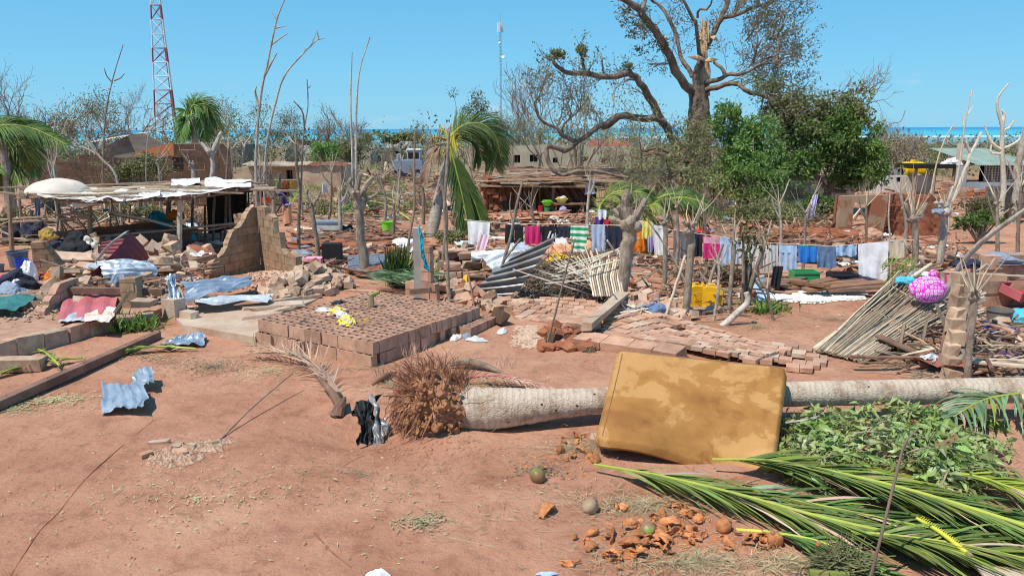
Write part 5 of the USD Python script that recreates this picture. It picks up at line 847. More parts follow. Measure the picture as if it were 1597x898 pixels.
pollard([(300, 290), (302, 270), (298, 258)], 31, 6, 5, "short pale knobby stump left of the pale pollarded tree", 306, shoots=4, hr=2.2, m="palebark")
Ys = yg(975, 462)
pollard([(966, 478), (972, 430), (978, 385), (984, 350)], yg(966, 472), 15, 17, "thick knobby pollarded tree in front of the washing line", 307, shoots=8, hr=2.0, forks=[([(980, 352), (975, 315), (980, 295)], 11, 7), ([(988, 350), (1000, 325), (1008, 310)], 9, 6), ([(978, 350), (970, 335), (968, 322)], 6, 4)], sl=.8)
pollard([(1035, 470), (1037, 420), (1038, 365), (1036, 345)], yg(1035, 455), 6, 6, "slender fence post tree right of the thick knobby one", 308, shoots=4, hr=1.8)
pollard([(1070, 498), (1074, 440), (1078, 385), (1076, 358)], yg(1070, 498), 9, 9, "tall pollarded fence tree behind the fallen brick wall", 309, shoots=7, hr=1.8, forks=[([(1077, 360), (1088, 340), (1092, 325)], 5, 3)])
pollard([(1137, 494), (1140, 440), (1144, 395), (1145, 378)], yg(1137, 490), 5, 5, "thin pollarded post between jerrycan and leaning log", 310, shoots=6, hr=1.8)
pollard([(1096, 473), (1105, 445), (1113, 420), (1128, 380)], yg(1096, 473), 5, 3, "leaning post between the two yellow jerrycans", 311, head=False, shoots=0, name="leaning_post", cat="post")
pollard([(1112, 500), (1120, 455), (1121, 412)], yg(1112, 500), 4, 3, "pale forked stake right of the second jerrycan", 312, head=False, shoots=2, name="forked_stake", cat="stake", m="palebark", forks=[([(1121, 414), (1112, 402), (1106, 390)], 2.5, 1.2), ([(1121, 412), (1130, 398), (1134, 382)], 2.5, 1.2)])
pollard([(1160, 485), (1172, 440), (1186, 400), (1192, 385)], yg(1160, 485), 6, 4, "dark leaning post tree beside the leaning log", 313, head=False, shoots=8, m="bark", forks=[([(1175, 435), (1190, 455), (1197, 470)], 3, 1.5)])
pollard([(1208, 500), (1200, 470), (1196, 450)], yg(1208, 500), 4, 3, "short broken dark stake before the white grain", 314, head=False, shoots=2, m="bark", name="broken_stake", cat="stake", forks=[([(1197, 452), (1186, 440), (1180, 420)], 2.5, 1.5)])
pollard([(1120, 508), (1150, 488), (1167, 470), (1164, 456)], yg(1120, 506), 8, 7, "short thick pale log leaning by the pollarded posts", 315, head=False, shoots=0, name="leaning_log", cat="log", m="palebark")
pollard([(1427, 430), (1428, 390), (1427, 360), (1424, 342)], yg(1427, 428), 7, 8, "pale pollarded tree in front of the red mud wall", 316, shoots=14, hr=1.9, sl=1.4, forks=[([(1424, 345), (1416, 330), (1412, 318)], 6, 4), ([(1428, 345), (1440, 328), (1446, 316)], 6, 4)])
pollard([(1466, 420), (1468, 385), (1472, 355), (1470, 330)], yg(1466, 418), 8, 9, "pale pollarded tree tied with blue rag", 317, shoots=5, hr=1.9, m="palebark", forks=[([(1470, 332), (1462, 318), (1458, 315)], 6, 4), ([(1472, 335), (1484, 300), (1488, 290)], 5, 3.5)])
for i, (px, yb, yt, r, w) in enumerate(((405, 352, 262, 3.5, "rising behind the broken wall corner"), (512, 348, 268, 3.5, "before the brown stained house"), (531, 368, 300, 4.5, "left of the knobby pollard's foot"), (598, 352, 280, 4, "right of the knobby pollard"), (612, 376, 318, 3.5, "behind the striped sheet"), (622, 340, 252, 3, "before the pale truck"), (737, 352, 262, 3, "at the mud hut's left end"), (832, 372, 325, 4, "before the mud rubble of the hut"), (916, 362, 285, 4.5, "before the hut's right end"), (1053, 432, 322, 4, "between the two pollarded fence trees"), (1102, 424, 330, 3.5, "above the crimson shorts"), (1216, 404, 318, 3, "before the fallen green boughs"), (1251, 432, 332, 3, "above the bright blue cloth"), (1352, 412, 322, 3, "before the mud wall window"), (1409, 404, 300, 3.5, "left of the pale rag tied tree"), (1553, 446, 318, 4.5, "behind the right block stack"), (1588, 436, 292, 4, "close to the right edge"), (86, 372, 262, 3, "left of the shelter dome"), (250, 350, 250, 3.5, "rising through the shelter roof"), (352, 345, 232, 3.5, "at the shelter's right end"))):
    pollard([(px, yb), (px + 2 + 3 * math.sin(i * 2.3), (yb + yt) / 2), (px + 5 * math.sin(i * 1.7), yt)], yg(px, yb), r * 1.3, r * .8, f"slim bare {('grey', 'brown', 'pale')[i % 3]} trunk {w}", 340 + i, head=i % 3 == 0, shoots=5, m=("greybark", "bark", "palebark")[i % 3], name="bare_post_tree", hr=2.0, sl=.8, forks=[([(px + 3 * math.sin(i * 1.7), yt + (yb - yt) * .25), (px + 9 * (-1) ** i, yt + 4), (px + 13 * (-1) ** i, yt - 14)], r * .7, r * .25)])
for i, a in enumerate(((505, 330, 33, 34, 18, "leafolive", "by the fallen palm fronds"), (600, 300, 42, 44, 14, "leafbrown", "before the roofless grey house"), (420, 312, 37, 40, 16, "leafolive", "at the foot of the cream house"), (735, 300, 38, 22, 18, "leafbrown", "behind the hut's left end"), (985, 300, 36, 30, 22, "leafbrown", "at the hut's right end"), (1440, 330, 33, 50, 14, "leafolive", "behind the long red mud wall"), (1230, 395, 21, 60, 9, "leafbrown", "behind the jeans on the line"), (80, 330, 31, 50, 20, "leafbrown", "under the palm at left"), (700, 372, 24, 26, 12, "leafolive", "at the palm trunk's foot"), (1115, 430, 17.5, 60, 16, "leafbrown", "between the jerrycans and line"))): bush(*a[:5], 800, a[5], "low_brush", f"low tangled {'green' if a[5] == 'leafolive' else 'brown'} brush {a[6]}", 260 + i, L=.15, W=.05, cat="brush")
one("blue_rag", heap(D(1463, 332, yg(1466, 418) - .2), .14, .14, .12, 4), "bluegrey", "blue grey rag wound round the pale pollarded tree", "rag")
pollard([(1388, 420), (1390, 395), (1386, 345), (1388, 300)], yg(1388, 445), 3, 1.5, "thin curved sapling stem before the mud wall opening", 318, head=False, shoots=0, name="bare_sapling", cat="sapling", m="palebark")
Yd = 30
pollard([(1565, 292), (1563, 240), (1563, 200), (1557, 177), (1556, 154), (1573, 130)], Yd, 8, 2, "dead white branching tree at the right edge", 319, head=False, shoots=0, name="dead_tree", m="whitestick", forks=[([(1563, 205), (1575, 198), (1582, 188)], 3, 1.5), ([(1563, 235), (1548, 225), (1540, 210), (1535, 195)], 4, 1.5), ([(1563, 195), (1566, 180), (1563, 172)], 4, 2.5), ([(1562, 232), (1580, 225), (1592, 215), (1597, 198)], 3, 1.5), ([(1560, 240), (1545, 238), (1548, 220)], 3, 1.5)])
pollard([(1586, 300), (1587, 260), (1597, 215), (1610, 170)], 29, 12, 8, "thick pale leaning dead trunk cut by the right edge", 320, head=False, shoots=0, name="dead_tree", m="palebark", forks=[([(1586, 290), (1575, 262), (1572, 250)], 3, 1)])
pollard([(1482, 320), (1494, 270), (1504, 200), (1514, 144)], 27, 4.5, 1.6, "white bare sapling pair forking before the slab roof", 321, head=False, shoots=0, name="dead_tree", m="whitestick", forks=[([(1484, 315), (1505, 265), (1514, 240), (1531, 206)], 5, 2.5), ([(1513, 150), (1517, 140), (1518, 153)], 1.5, 1), ([(1514, 240), (1508, 225), (1506, 215)], 3, 2), ([(1504, 200), (1499, 175)], 1.5, .8), ([(1508, 180), (1518, 165)], 1.3, .6)])
pollard([(1452, 300), (1461, 254), (1474, 217), (1486, 197), (1489, 204)], 28, 2.5, 1.2, "thin arching sapling with white tip by the white house", 322, head=False, shoots=0, name="bare_sapling", cat="sapling", m="palestick")
for i, (pts, r0, r1, Y, m, lb, fk) in enumerate((
    ([(400, 300), (400, 227), (407, 147), (417, 100), (425, 60), (433, 27), (447, -8)], 5.5, 1.8, 30, "palebark", "tallest bare pale sapling reaching out of the picture", [([(404, 165), (398, 145), (400, 135)], 2.5, 1), ([(412, 120), (425, 95), (432, 83)], 2, .8), ([(424, 70), (440, 58), (450, 52)], 1.3, .6), ([(428, 45), (440, 42), (447, 42)], 1.2, .5), ([(431, 30), (424, 20)], 1, .5)]),
    ([(412, 290), (417, 220), (430, 160), (443, 120), (467, 90), (497, 60)], 4.5, 1.8, 30.6, "palebark", "pale bare sapling arching right beside the tallest one", [([(497, 60), (494, 48)], 1.3, .6), ([(495, 62), (506, 60)], 1.2, .6), ([(470, 88), (478, 75)], 1, .5), ([(485, 72), (493, 52)], 1, .5)]),
    ([(470, 300), (473, 214), (480, 167), (479, 124)], 3, 1.5, 31, "twig", "dark thin bare sapling left of the twin poles", [([(475, 205), (472, 175), (458, 158)], 1.6, .9), ([(480, 138), (485, 134)], 1, .6)]),
    ([(161, 275), (164, 187), (175, 127), (192, 70)], 3, 1.2, 31, "twig", "dark bare sapling before the brown block wall", [([(176, 130), (166, 118), (163, 107)], 1.2, .6), ([(178, 126), (188, 122), (194, 115)], 1.2, .6)]),
    ([(182, 278), (158, 248), (134, 217), (120, 189)], 4, 3, 28, "palebark", "pale leaning broken trunk above the shelter", []),
    ([(82, 280), (80, 235), (90, 170), (100, 155)], 2.5, 1, 30, "palestick", "thin pale stick before the brown wall at left", []),
    ([(85, 238), (98, 205), (112, 170)], 2, 1, 31, "palestick", "thin pale leaning stick beside another before the brown wall", []),
    ([(228, 280), (230, 215), (236, 170)], 1.8, .8, 30, "palestick", "very thin bare stick before the orange sheet", []),
    ([(1383, 205), (1404, 190), (1412, 172)], 1.5, 1, 40, "twig", "dark curved twig sticking up right of the leafy tree", []),
    ([(1505, 330), (1500, 290), (1498, 262)], 1.6, .8, 25, "palestick", "thin dry weed stalk before the grey wall", []))):
    g = RNG(400 + i); k = PX(Y); p = [D(a, b_, Y) for a, b_ in pts]; p = p if p[0][2] > 3.5 else [on(p[0], -.1)] + p; th = T("bare_sapling", lb, "sapling", p[0]); th.part("stem", lim(p, [r0 * k * .52, r1 * k * .5], g, .25, .012, 7), m, smooth=60)
    for f in fk: th.part("side_branch", B().tube(spline([D(a, b_, Y) for a, b_ in f[0]], 6), [f[1] * k, f[2] * k], 4), m)

# ================================================================== WASHING LINE
def LZ(px): return np.interp(px, [725, 800, 900, 1000, 1100, 1200, 1300, 1420], [343, 349, 350, 352, 366, 379, 384, 374])
def LY(px): return np.interp(px, [725, 1000, 1420], [21.5, 19.6, 17.2])
def lp(px, dy=0): return D(px, LZ(px) + dy, LY(px))
th = T("washing_line", "long cord washing line strung across the yard", "clothes line", lp(730)); th.part("cord", B().tube([lp(x) for x in np.linspace(724, 1425, 40)], .008, 4), "rope")
_n = [0]
def wash(kind, x0, x1, y1, m, label, m2=None, name=None, top=0, skew=0, dY=0.0):
    """One piece of washing: hangs from the line between two pixel columns down to pixel row y1."""
    i = _n[0] = _n[0] + 1; yt0, yt1 = LZ(x0) + top, LZ(x1) + top; Ya, Yb = LY(x0) + dY, LY(x1) + dY
    x0, x1, y1 = x0 + .2, x1 - .2, y1 + (i * 37 % 13) - 4
    P = lambda s, t: D(x0 + (x1 - x0) * s + skew * t, (yt0 + (yt1 - yt0) * s) * (1 - t) + y1 * t, Ya + (Yb - Ya) * s)
    th = T(name or kind, label, {"towel": "towel", "trousers": "trousers", "shirt": "shirt", "shorts": "shorts", "dress": "dress", "cloth": "cloth"}[kind], P(.5, 1))
    if kind in ("towel", "cloth"): th.part("cloth", drape(P(0, 0), P(1, 0), P(.03, 1), P(.95, 1), .06, 2.5, i), m); 
    elif kind in ("shirt", "dress"):
        th.part("body", drape(P(.08, 0), P(.92, 0), P(.06, 1), P(.94, 1), .05, 2, i), m)
        for s0, s1, sb in ((-.02, .16, -.06), (.84, 1.02, 1.06)): th.part("sleeve", drape(P(s0, .02), P(s1, .0), P(sb, .42), P(s1 - .02 if s0 < 0 else s1 + .03, .46), .02, 1, i), m)
        if m2: th.part("hem_band", drape(P(.12, .72), P(.88, .72), P(.12, 1.01), P(.88, 1.01), .034, 2, i, t=.012), m2)
    else:
        th.part("waist", drape(P(0, 0), P(1, 0), P(0, .3), P(1, .3), .015, 2, i, edge=.0), m2 or m); gap = .012
        for s0, s1 in ((0, .5 - gap), (.5 + gap, 1)): th.part("leg", drape(P(s0, .27), P(s1, .27), P(s0 - .02, 1), P(s1 + .0, .97), .03, 1.5, i + int(s0 * 9)), m)
    for s in (.12, .88): a = P(s, 0); th.part("peg", B().box(a + [0, 0, .015], (.016, .02, .06)), "palestick")
    return th
wash("cloth", 729, 765, 374, "white", "crumpled white cloth at the left end of the line", top=1)
wash("cloth", 748, 765, 420, "palepink", "pale pink cloth trailing from the white one", top=20, skew=-18, dY=-.1)
wash("trousers", 788, 816, 376, "blackcloth", "black trousers left of the magenta towel", top=2)
wash("towel", 819, 844, 380, "magenta", "bright magenta towel on the washing line", top=3)
wash("shirt", 843, 868, 378, "blackcloth", "black shirt with white mark right of the magenta towel", top=3, m2=None); one("shirt_print", B().prism(Polygon([(0, 0), (.05, 0), (.12, .2), (.07, .2)]).union(Polygon([(.1, 0), (.15, 0), (.19, .12), (.14, .12)])), .004, (D(853, 372, LY(855) - .12), (1, 0, 0), (0, 0, 1))), "white", "white slanted bars printed on the black shirt", "print")
wash("shorts", 867, 890, 374, "navy", "dark navy shorts left of the striped shirt", top=3)
wash("shirt", 889, 917, 386, "greenstripe", "white and green striped shirt on the line", top=2)
wash("towel", 922, 944, 386, "paleblue", "pale blue and white cloth right of the striped shirt", top=0, m2=None)
wash("cloth", 944, 972, 384, "navy", "dark navy cloth beside the thick knobby tree", top=2)
wash("shirt", 982, 1008, 390, "orange", "orange shirt partly behind the thick knobby tree", top=8, dY=.3)
wash("shirt", 1000, 1018, 372, "paleyellow", "pale yellow shirt above the white one", top=-8, dY=.25)
wash("cloth", 1016, 1040, 400, "white", "long white shirt trailing right of the yellow one", top=-4, skew=4)
wash("cloth", 1009, 1019, 396, "lavender", "lavender sleeve like cloth under the yellow shirt", top=14, dY=.1)
wash("trousers", 1050, 1074, 398, "greyc", "dark grey trousers between two fence posts", top=0)
wash("cloth", 1076, 1096, 396, "navy", "dark cloth behind the tall pollarded post", top=-2, dY=.3)
wash("shorts", 1097, 1125, 400, "magenta", "crimson pink shorts right of the tall pollarded post", top=3, m2="pink")
wash("trousers", 1123, 1150, 411, "paleblue", "light blue jeans on the line", top=0)
wash("trousers", 1150, 1170, 414, "lightgrey", "light grey trousers right of the light blue jeans", top=3)
wash("shirt", 1161, 1188, 420, "offwhite", "off white printed shirt behind the dark post", top=4, dY=-.1)
wash("trousers", 1184, 1200, 418, "offwhite", "off white trousers left of the pale blue jeans", top=4)
wash("towel", 1200, 1214, 416, "lightgrey", "narrow light grey towel right of the off white trousers", top=3)
wash("trousers", 1215, 1243, 418, "paleblue", "faded blue jeans left of the bright blue cloth", top=2, m2="skyblue")
wash("towel", 1245, 1275, 407, "blue", "bright blue cloth on the right half of the line", top=2)
wash("trousers", 1275, 1304, 418, "denim", "dark denim trousers right of the bright blue cloth", top=1)
wash("towel", 1303, 1337, 401, "skyblue", "pale sky blue square towel beside the red strip", top=0); wash("cloth", 1336, 1344, 402, "red", "narrow red strip between two towels", top=-1)
wash("towel", 1338, 1386, 433, "white", "largest white towel hanging low at the right", top=0, dY=-.1)
wash("shirt", 1376, 1413, 397, "cream", "cream shirt at the right end of the line", top=-2)
wash("cloth", 1206, 1222, 447, "blackcloth", "black cloth hanging from the broken dark stake", top=35, skew=-6, dY=-2)
for i, (px, py, m, lb) in enumerate(((1000, 392, "orange", "orange cloth bundle low behind the line"), (915, 395, "peach", "peach cloth heap under the striped shirt"), (880, 398, "peach", "peach cloth heap under the navy shorts"), (870, 418, "yellow", "yellow cloth on the ground behind the stick heap"), (895, 418, "plyellow", "bright yellow sack under the striped shirt"), (1100, 372, "red", "small red cloth behind the crimson shorts"), (1335, 408, "navy", "dark cloth behind the red strip"))):
    q = G(px, py + 12) + [0, .8, 0]; one("cloth_heap", heap(on(q), .42, .3, .42, 30 + i), m, lb, "cloth")
for i, (px, m, lb) in enumerate(((935, "purple", "purple cloth hanging above the pale blue one"), (948, "red", "red cloth hanging above the navy one"), (939, "white", "white rag high above the pale blue cloth"))): a = LY(px) + .5; one("hung_rag", drape(D(px - 7, (338, 342, 326)[i], a), D(px + 7, (338, 342, 328)[i], a), D(px - 6, (358, 362, 342)[i], a), D(px + 6, (358, 362, 342)[i], a), .05, 1.5, 50 + i), m, lb, "rag")
# ================================================================== THE RUINED HOUSE AT LEFT
g = RNG(500)
FZ = .24
fl = Polygon([tuple(G(a, b_, FZ)[:2]) for a, b_ in ((-60, 548), (0, 536), (117, 509), (154, 499), (226, 491), (262, 476), (255, 430), (60, 432), (-90, 470))])
one("house_floor", B().prism(fl, FZ + .35, (np.array([0, 0, -.35]), (1, 0, 0), (0, 1, 0))), "clay", "raised earth floor of the ruined house at left", kind="structure")
kp = spline([G(a, b_, FZ + .06) for a, b_ in ((-50, 546), (0, 534), (60, 520), (117, 507), (154, 497), (200, 492), (240, 487))], 10)
th = T("foundation_kerb", "low block foundation edge of the ruined house at left", "foundation", kp[0])
for i in range(9): th.part("block", brickbox((kp[i] + kp[i + 1]) / 2 + [0, 0, -.19 + g.normal(0, .012)], (np.linalg.norm(kp[i + 1] - kp[i]) - .012, .26, .40), np.stack(frame(kp[i + 1] - kp[i]), 1), g, .014), ("rubble", "block", "rubble")[i % 3])
a, b_ = G(-30, 583, .0), G(62, 581, 0); th = T("kerb_stone", "long fallen concrete kerb stone at the left edge", "stone", a); th.part("stone", brickbox((a + b_) / 2 + [0, .15, .1], (np.linalg.norm(b_ - a), .24, .2), np.stack(frame(b_ - a), 1), g, .012), "rubble")
def bw(name, label, A, C, top, seed, **kw): th = T(name, label, "wall", A); blockwall(th, A, C, top, g=RNG(seed), **kw); return th
A, C, E = G(322, 435), G(404, 419), G(468, 428); A[2] = C[2] = E[2] = .05
th = bw("broken_wall_corner", "broken tan block wall corner with a stepped edge", A, C, lambda s: .28 + 1.4 * min(1, s / 1.75) + .07 * math.sin(s * 8) * (s < 1.6), 41, L=.38, H=.2, W=.15, z0=-.02)
blockwall(th, C + [.16, -.1, 0], E, lambda s: 1.7 if s < .5 else (1.5 if s < .95 else (1.1 if s < 1.3 else .7)) + .05 * math.sin(s * 11), L=.38, H=.2, W=.15, g=RNG(42), z0=-.02, name="outer_block")
q0, q1 = on(D(372, 400, 22.2)), on(D(402, 400, 21.8)); bw("inner_wall", "short tan block wall standing behind the broken corner", q0, q1, lambda s: D(385, 329, 22)[2] - q0[2], 43, L=.4, H=.2)
q0, q1 = G(58, 438), G(104, 436); bw("door_jamb", "broken block door jamb standing alone in the rubble", q0, q1, lambda s: 1.12 - (s > .32) * .18 - max(0, s - .36) * 1.9 + .0, 44, L=.3, H=.155, W=.34)
q0, q1 = G(64, 492, FZ), G(122, 470, FZ); bw("low_wall_stub", "low brown wall stub left of the pink sheet", q0, q1, lambda s: .12 + .42 * min(1, s / .6), 45, z0=.2, L=.36, H=.18, m="block")
q0, q1 = G(196, 478, FZ), G(222, 478, FZ); bw("low_wall_stub", "squat block pier right of the pink sheet", q0, q1, lambda s: .62, 46, z0=.2, L=.28, H=.18, W=.28, m="blockwall")
q0, q1 = G(120, 452, FZ), G(176, 452, FZ); bw("low_wall_stub", "crumbled wall stub under the maroon sheet", q0, q1, lambda s: .25 + .1 * math.sin(s * 5), 47, z0=.2, L=.36, H=.18, m="clay")
q0, q1 = G(486, 446), G(592, 460); bw("low_mud_wall", "low smooth mud wall base behind the block stack", q0, q1, lambda s: .24, 48, L=.5, H=.2, m="clay", mm="clay")
th = T("rubble_heap", "heap of broken blocks and slabs across the ruined house", "rubble", G(150, 420))
rubble(th, [(95, 440), (100, 395), (160, 385), (250, 395), (330, 392), (340, 415), (300, 445), (230, 450)], 130, (.14, .42), g, hmax=.55, m2="rubblepale", whole=.15)
rubble(th, [(0, 505), (20, 470), (100, 440), (180, 440), (260, 450), (240, 490), (120, 500)], 130, (.08, .28), g, hmax=.3, m2="rubblepale", whole=.15)
th.part("fine_rubble", scatter([(0, 534), (0, 450), (130, 430), (340, 420), (330, 470), (120, 508)], 3800, (.012, .06), g, dz=.2), "stone", kind="stuff")
for (px, py, L, w, ang, tl) in ((118, 402, .9, .5, .3, .25), (140, 418, .8, .45, -.3, .3), (105, 424, .7, .4, .1, -.2), (235, 405, 1.2, .3, .3, .2), (255, 420, .9, .35, .2, -.3), (225, 472, .4, .3, 0, .1)): q = G(px, py, .45); th.part("slab", brickbox(q, (L, w, .1), rotz(ang) @ rotv((1, .3, 0), tl), g, .02), "rubblepale")
th = T("rubble_heap", "heap of broken bricks between the wall corner and block stack", "rubble", G(420, 455))
rubble(th, [(408, 464), (410, 446), (470, 434), (520, 428), (548, 446), (520, 462), (440, 468)], 130, (.07, .3), g, hmax=.38, m2="rubblepale", whole=.25)
th.part("fine_rubble", scatter([(330, 455), (400, 425), (520, 420), (560, 450), (440, 475)], 1800, (.012, .06), g, dz=.03), "stone", kind="stuff")
sl = Polygon([tuple(G(a, b_, .12)[:2]) for a, b_ in ((254, 478), (285, 508), (322, 514), (398, 527), (412, 505), (440, 488), (488, 470), (520, 455), (470, 452), (400, 462), (330, 470))])
one("fallen_floor_slab", B().prism(sl, .22, (np.array([0, 0, -.08]), (1, 0, 0), (0, 1, 0))), "slab", "pale cracked concrete floor slab beside the block stack", "slab")
th = T("slab_fragments", "flat broken plaster pieces lying on the floor slab", "rubble", G(430, 480, .14))
for i, (px, py, L, w, a) in enumerate(((415, 478, .7, .35, .6), (440, 468, .8, .3, .7), (455, 474, .55, .3, .4), (470, 464, .8, .25, .6), (420, 490, .5, .3, .2), (395, 492, .5, .35, .5), (440, 482, .45, .25, 1), (400, 478, .6, .25, .5))): th.part("slab", chunk(G(px, py, .17), (L, w, .07), rotz(a) @ rotv((1, 0, 0), g.normal(0, .08)), i), "slab")
q = G(268, 497, .1); th = T("fallen_wall_piece", "chunk of fallen wall at the corner of the floor slab", "rubble", q); th.part("chunk", chunk(q + [0, .1, .15], (.5, .25, .5), rotz(-.6), 3), "slab"); th.part("chunk", chunk(q + [.3, -.05, .06], (.55, .2, .24), rotz(-.5), 7), "slab")
def sheet(name, label, c, m, waves=8, amp=.012, cat="metal sheet", **kw): one(name, corr(*c, waves, amp, **kw), m, label, cat)
sheet("roofing_sheet", "dark maroon metal sheet standing tilted in the rubble", (D(203, 362, 17.4), D(121, 441, 15.9), D(233, 402, 17.9), D(176, 432, 16.9)), "tinmaroon", 8, .008, bend=-.12, nv=12)
sheet("roofing_sheet", "narrow white edged sheet along the maroon one", (D(202, 360, 17.35), D(150, 412, 16.9), D(196, 363, 17.0), D(152, 402, 16.6)), "tinwhite", 3, .004, bend=.05)
sheet("roofing_sheet", "back of a maroon sheet behind the standing one", (D(158, 378, 18.6), D(158, 396, 18.5), D(192, 372, 18.8), D(196, 398, 18.6)), "tinmaroon", 4, .008)
sheet("roofing_sheet", "crumpled grey sheet under the maroon one", (D(150, 408, 16.4), D(160, 436, 16.0), D(242, 412, 17.0), D(244, 436, 16.4)), "tin", 5, .015, bend=.12, crumple=.08, seed=4, nv=24)
sheet("roofing_sheet", "small bluish white curled sheet in the rubble", (D(188, 408, 16.6), D(186, 426, 16.2), D(236, 418, 16.9), D(240, 432, 16.5)), "tinwhite", 4, .012, bend=.12, crumple=.07, seed=9, nv=20)
sheet("roofing_sheet", "faded pink metal sheet propped on the foundation", (D(100, 457, 14.95), D(185, 456, 14.95), G(90, 498, .32), G(177, 500, .32)), "tinpink", 3, .022, crumple=.03, seed=2, nv=14)
sheet("roofing_sheet", "rust stained white sheet leaning on the pink one", (D(137, 475, 14.3), D(181, 473, 14.3), G(132, 501, .36), G(171, 502, .36)), "rustywhite", 3, .006, crumple=.04, seed=3)
sheet("roofing_sheet", "crumpled white sheet beside the rust stained one", (D(117, 479, 14.3), D(138, 477, 14.3), G(90, 500, .35), G(134, 501, .35)), "tinwhite", 3, .004, crumple=.05, seed=6)
sheet("roofing_sheet", "crumpled upright blue grey sheet at the slab corner", (D(255, 430, 14.6), D(278, 427, 14.8), D(267, 476, 14.2), D(278, 473, 14.3)), "tin", 4, .02, crumple=.1, seed=11, nv=20)
sheet("roofing_sheet", "bent blue grey corrugated sheet over a dark gap", (D(279, 443, 15.2), D(298, 470, 14.3), D(386, 431, 16.2), D(392, 447, 15.5)), "tin", 7, .018, bend=.05, crumple=.12, seed=12, nv=20)
sheet("roofing_sheet", "long grey corrugated sheet lying lower across the slab", (D(298, 462, 14.7), D(302, 473, 14.3), D(424, 461, 15.4), D(420, 472, 14.8)), "tinwhite", 5, .015, crumple=.08, seed=13, nv=20)
sheet("roofing_sheet", "small white sheet scrap behind the bent sheets", (D(270, 430, 17.2), D(268, 438, 16.8), D(302, 429, 17.4), D(300, 437, 17.0)), "tinwhite", 2, .01, crumple=.08, seed=14)
for (x0, y0, z0, x1, y1, z1, w, h, m, lb) in ((89, 452, .55, 255, 455, .5, .14, .12, "beam", "long weathered timber lying level over the pink sheet"), (267, 416, .55, 338, 399, .75, .16, .1, "beam", "dark timber leaning in rubble before the wall corner"), (178, 488, .35, 204, 452, .75, .05, .05, "stick", "short stick leaning by the rusty white sheet"), (185, 452, .5, 216, 436, .7, .2, .06, "clay", "reddish board lying in rubble above the pier"), (277, 448, .6, 290, 484, .2, .08, .05, "palestick", "pale batten at the end of the bent sheets")): a, b_ = G(x0, y0, z0), G(x1, y1, z1); one("timber", B().beam(a, b_, w, h), m, lb, "timber")
for (px, py, rx, ry, h, m, lb, sd) in ((30, 440, .45, .3, .35, "navy", "navy blue clothes heaped at far left", 1), (18, 455, .4, .3, .25, "bluegrey", "grey blue clothes at the left edge", 2), (42, 450, .35, .3, .3, "blackcloth", "black clothes between blue and white ones", 3), (46, 438, .2, .2, .5, "white", "white cloth standing over the dark clothes", 4), (86, 434, .3, .25, .3, "orange", "orange cloth on the broken wall", 5), (93, 439, .35, .2, .2, "yellow", "yellow print cloth beside the orange one", 6), (10, 430, .8, .3, .12, "magenta", "magenta cloth on the ground at far left", 7), (28, 452, .2, .15, .3, "white", "white patch of clothing on the blue heap", 8), (97, 384, .4, .3, .3, "navy", "dark blue bag under the shelter", 9), (74, 372, .25, .2, .45, "orangestalk", "orange brown cloth over the door jamb", 10), (175, 376, .25, .2, .2, "skyblue", "light blue cloth on the maroon sheet", 11), (318, 400, .4, .25, .2, "bluegrey", "blue and white bag in the rubble by the dark timber", 12), (470, 380, .4, .3, .3, "bluegrey", "blue tarpaulin scrap right of the wall corner", 13)):
    q = G(px, py + 3) if py < 420 else G(px, py + 6, .15); one("cloth_heap", heap(q, rx, ry, h, 60 + sd, rz=sd), m, lb, "cloth") if px != 74 else one("cloth_heap", heap(D(px, py + 1, 18.3), .2, .14, .26, 70), "orangestalk", lb, "cloth")
one("teal_sheet", B().grid(corr(G(-20, 462, .45), G(-20, 484, .38), G(58, 460, .42), G(22, 484, .40), 3, .01, crumple=.06, nv=10, t=0).v[0].reshape(19, 10, 3), .01), "teal", "dark teal plastic sheet over rubble at the left edge", "sheet")
bucket(G(30, 416), .26, .42, "plgrey", "large grey bucket at the left yard edge"); bucket(G(41, 417) + [.05, -.25, 0], .17, .26, "plblue", "small blue bucket in front of the grey one"); bucket(G(-1, 424), .13, .2, "plgrey", "dark pot cut by the left edge", "pot", "pot", False)
# ================================================================== THE SHELTER
g = RNG(520); th = T("pole_shelter", "open pole shelter roofed with white and sand coloured sheeting", "shelter", G(200, 395))
def up(px, yb, yt, r, m="stick", dx=0): q = G(px, yb); th.part("post", B().tube(spline([q - [0, 0, .1], D(px + dx * .5 + g.normal(0, .8), (yb + yt) / 2, q[1]), D(px + dx, yt, q[1])], 6), [r, r * .85], 7), m)
for (px, yb, yt, r, dx) in ((18, 391, 300, .07, -4), (38, 380, 310, .05, -8), (69, 352, 320, .05, 2), (100, 376, 318, .05, -9), (139, 390, 314, .075, 1), (167, 362, 315, .05, -2), (172, 366, 315, .04, 2), (218, 352, 312, .09, -2), (228, 350, 312, .08, -3), (264, 372, 308, .09, 0), (279, 400, 308, .085, 2), (300, 372, 307, .05, 1), (333, 380, 303, .05, 2), (350, 378, 305, .05, 3), (361, 380, 303, .045, -3), (383, 352, 296, .055, -1), (320, 372, 320, .04, 0), (344, 372, 322, .03, 0)): up(px, yb, yt, r, "bark" if px in (333, 350, 361, 320, 344) else ("palestick" if px == 279 else "stick"), dx)
R1 = lambda px: D(px, np.interp(px, [0, 60, 140, 220, 300, 390], [300, 307, 314, 311, 307, 293]), 22.0 + .1 * math.sin(px * .13))
R2 = lambda px: D(px, np.interp(px, [0, 60, 140, 220, 300, 390], [286, 291, 293, 288, 283, 283]), 26.5)
for i, x in enumerate(range(40, 392, 22)): a, b_ = R1(x), R2(x + 8); th.part("rafter", B().tube([a + unit(a - b_) * .3, (a + b_) / 2 + [0, 0, -.03], b_], .035, 5), "stick")
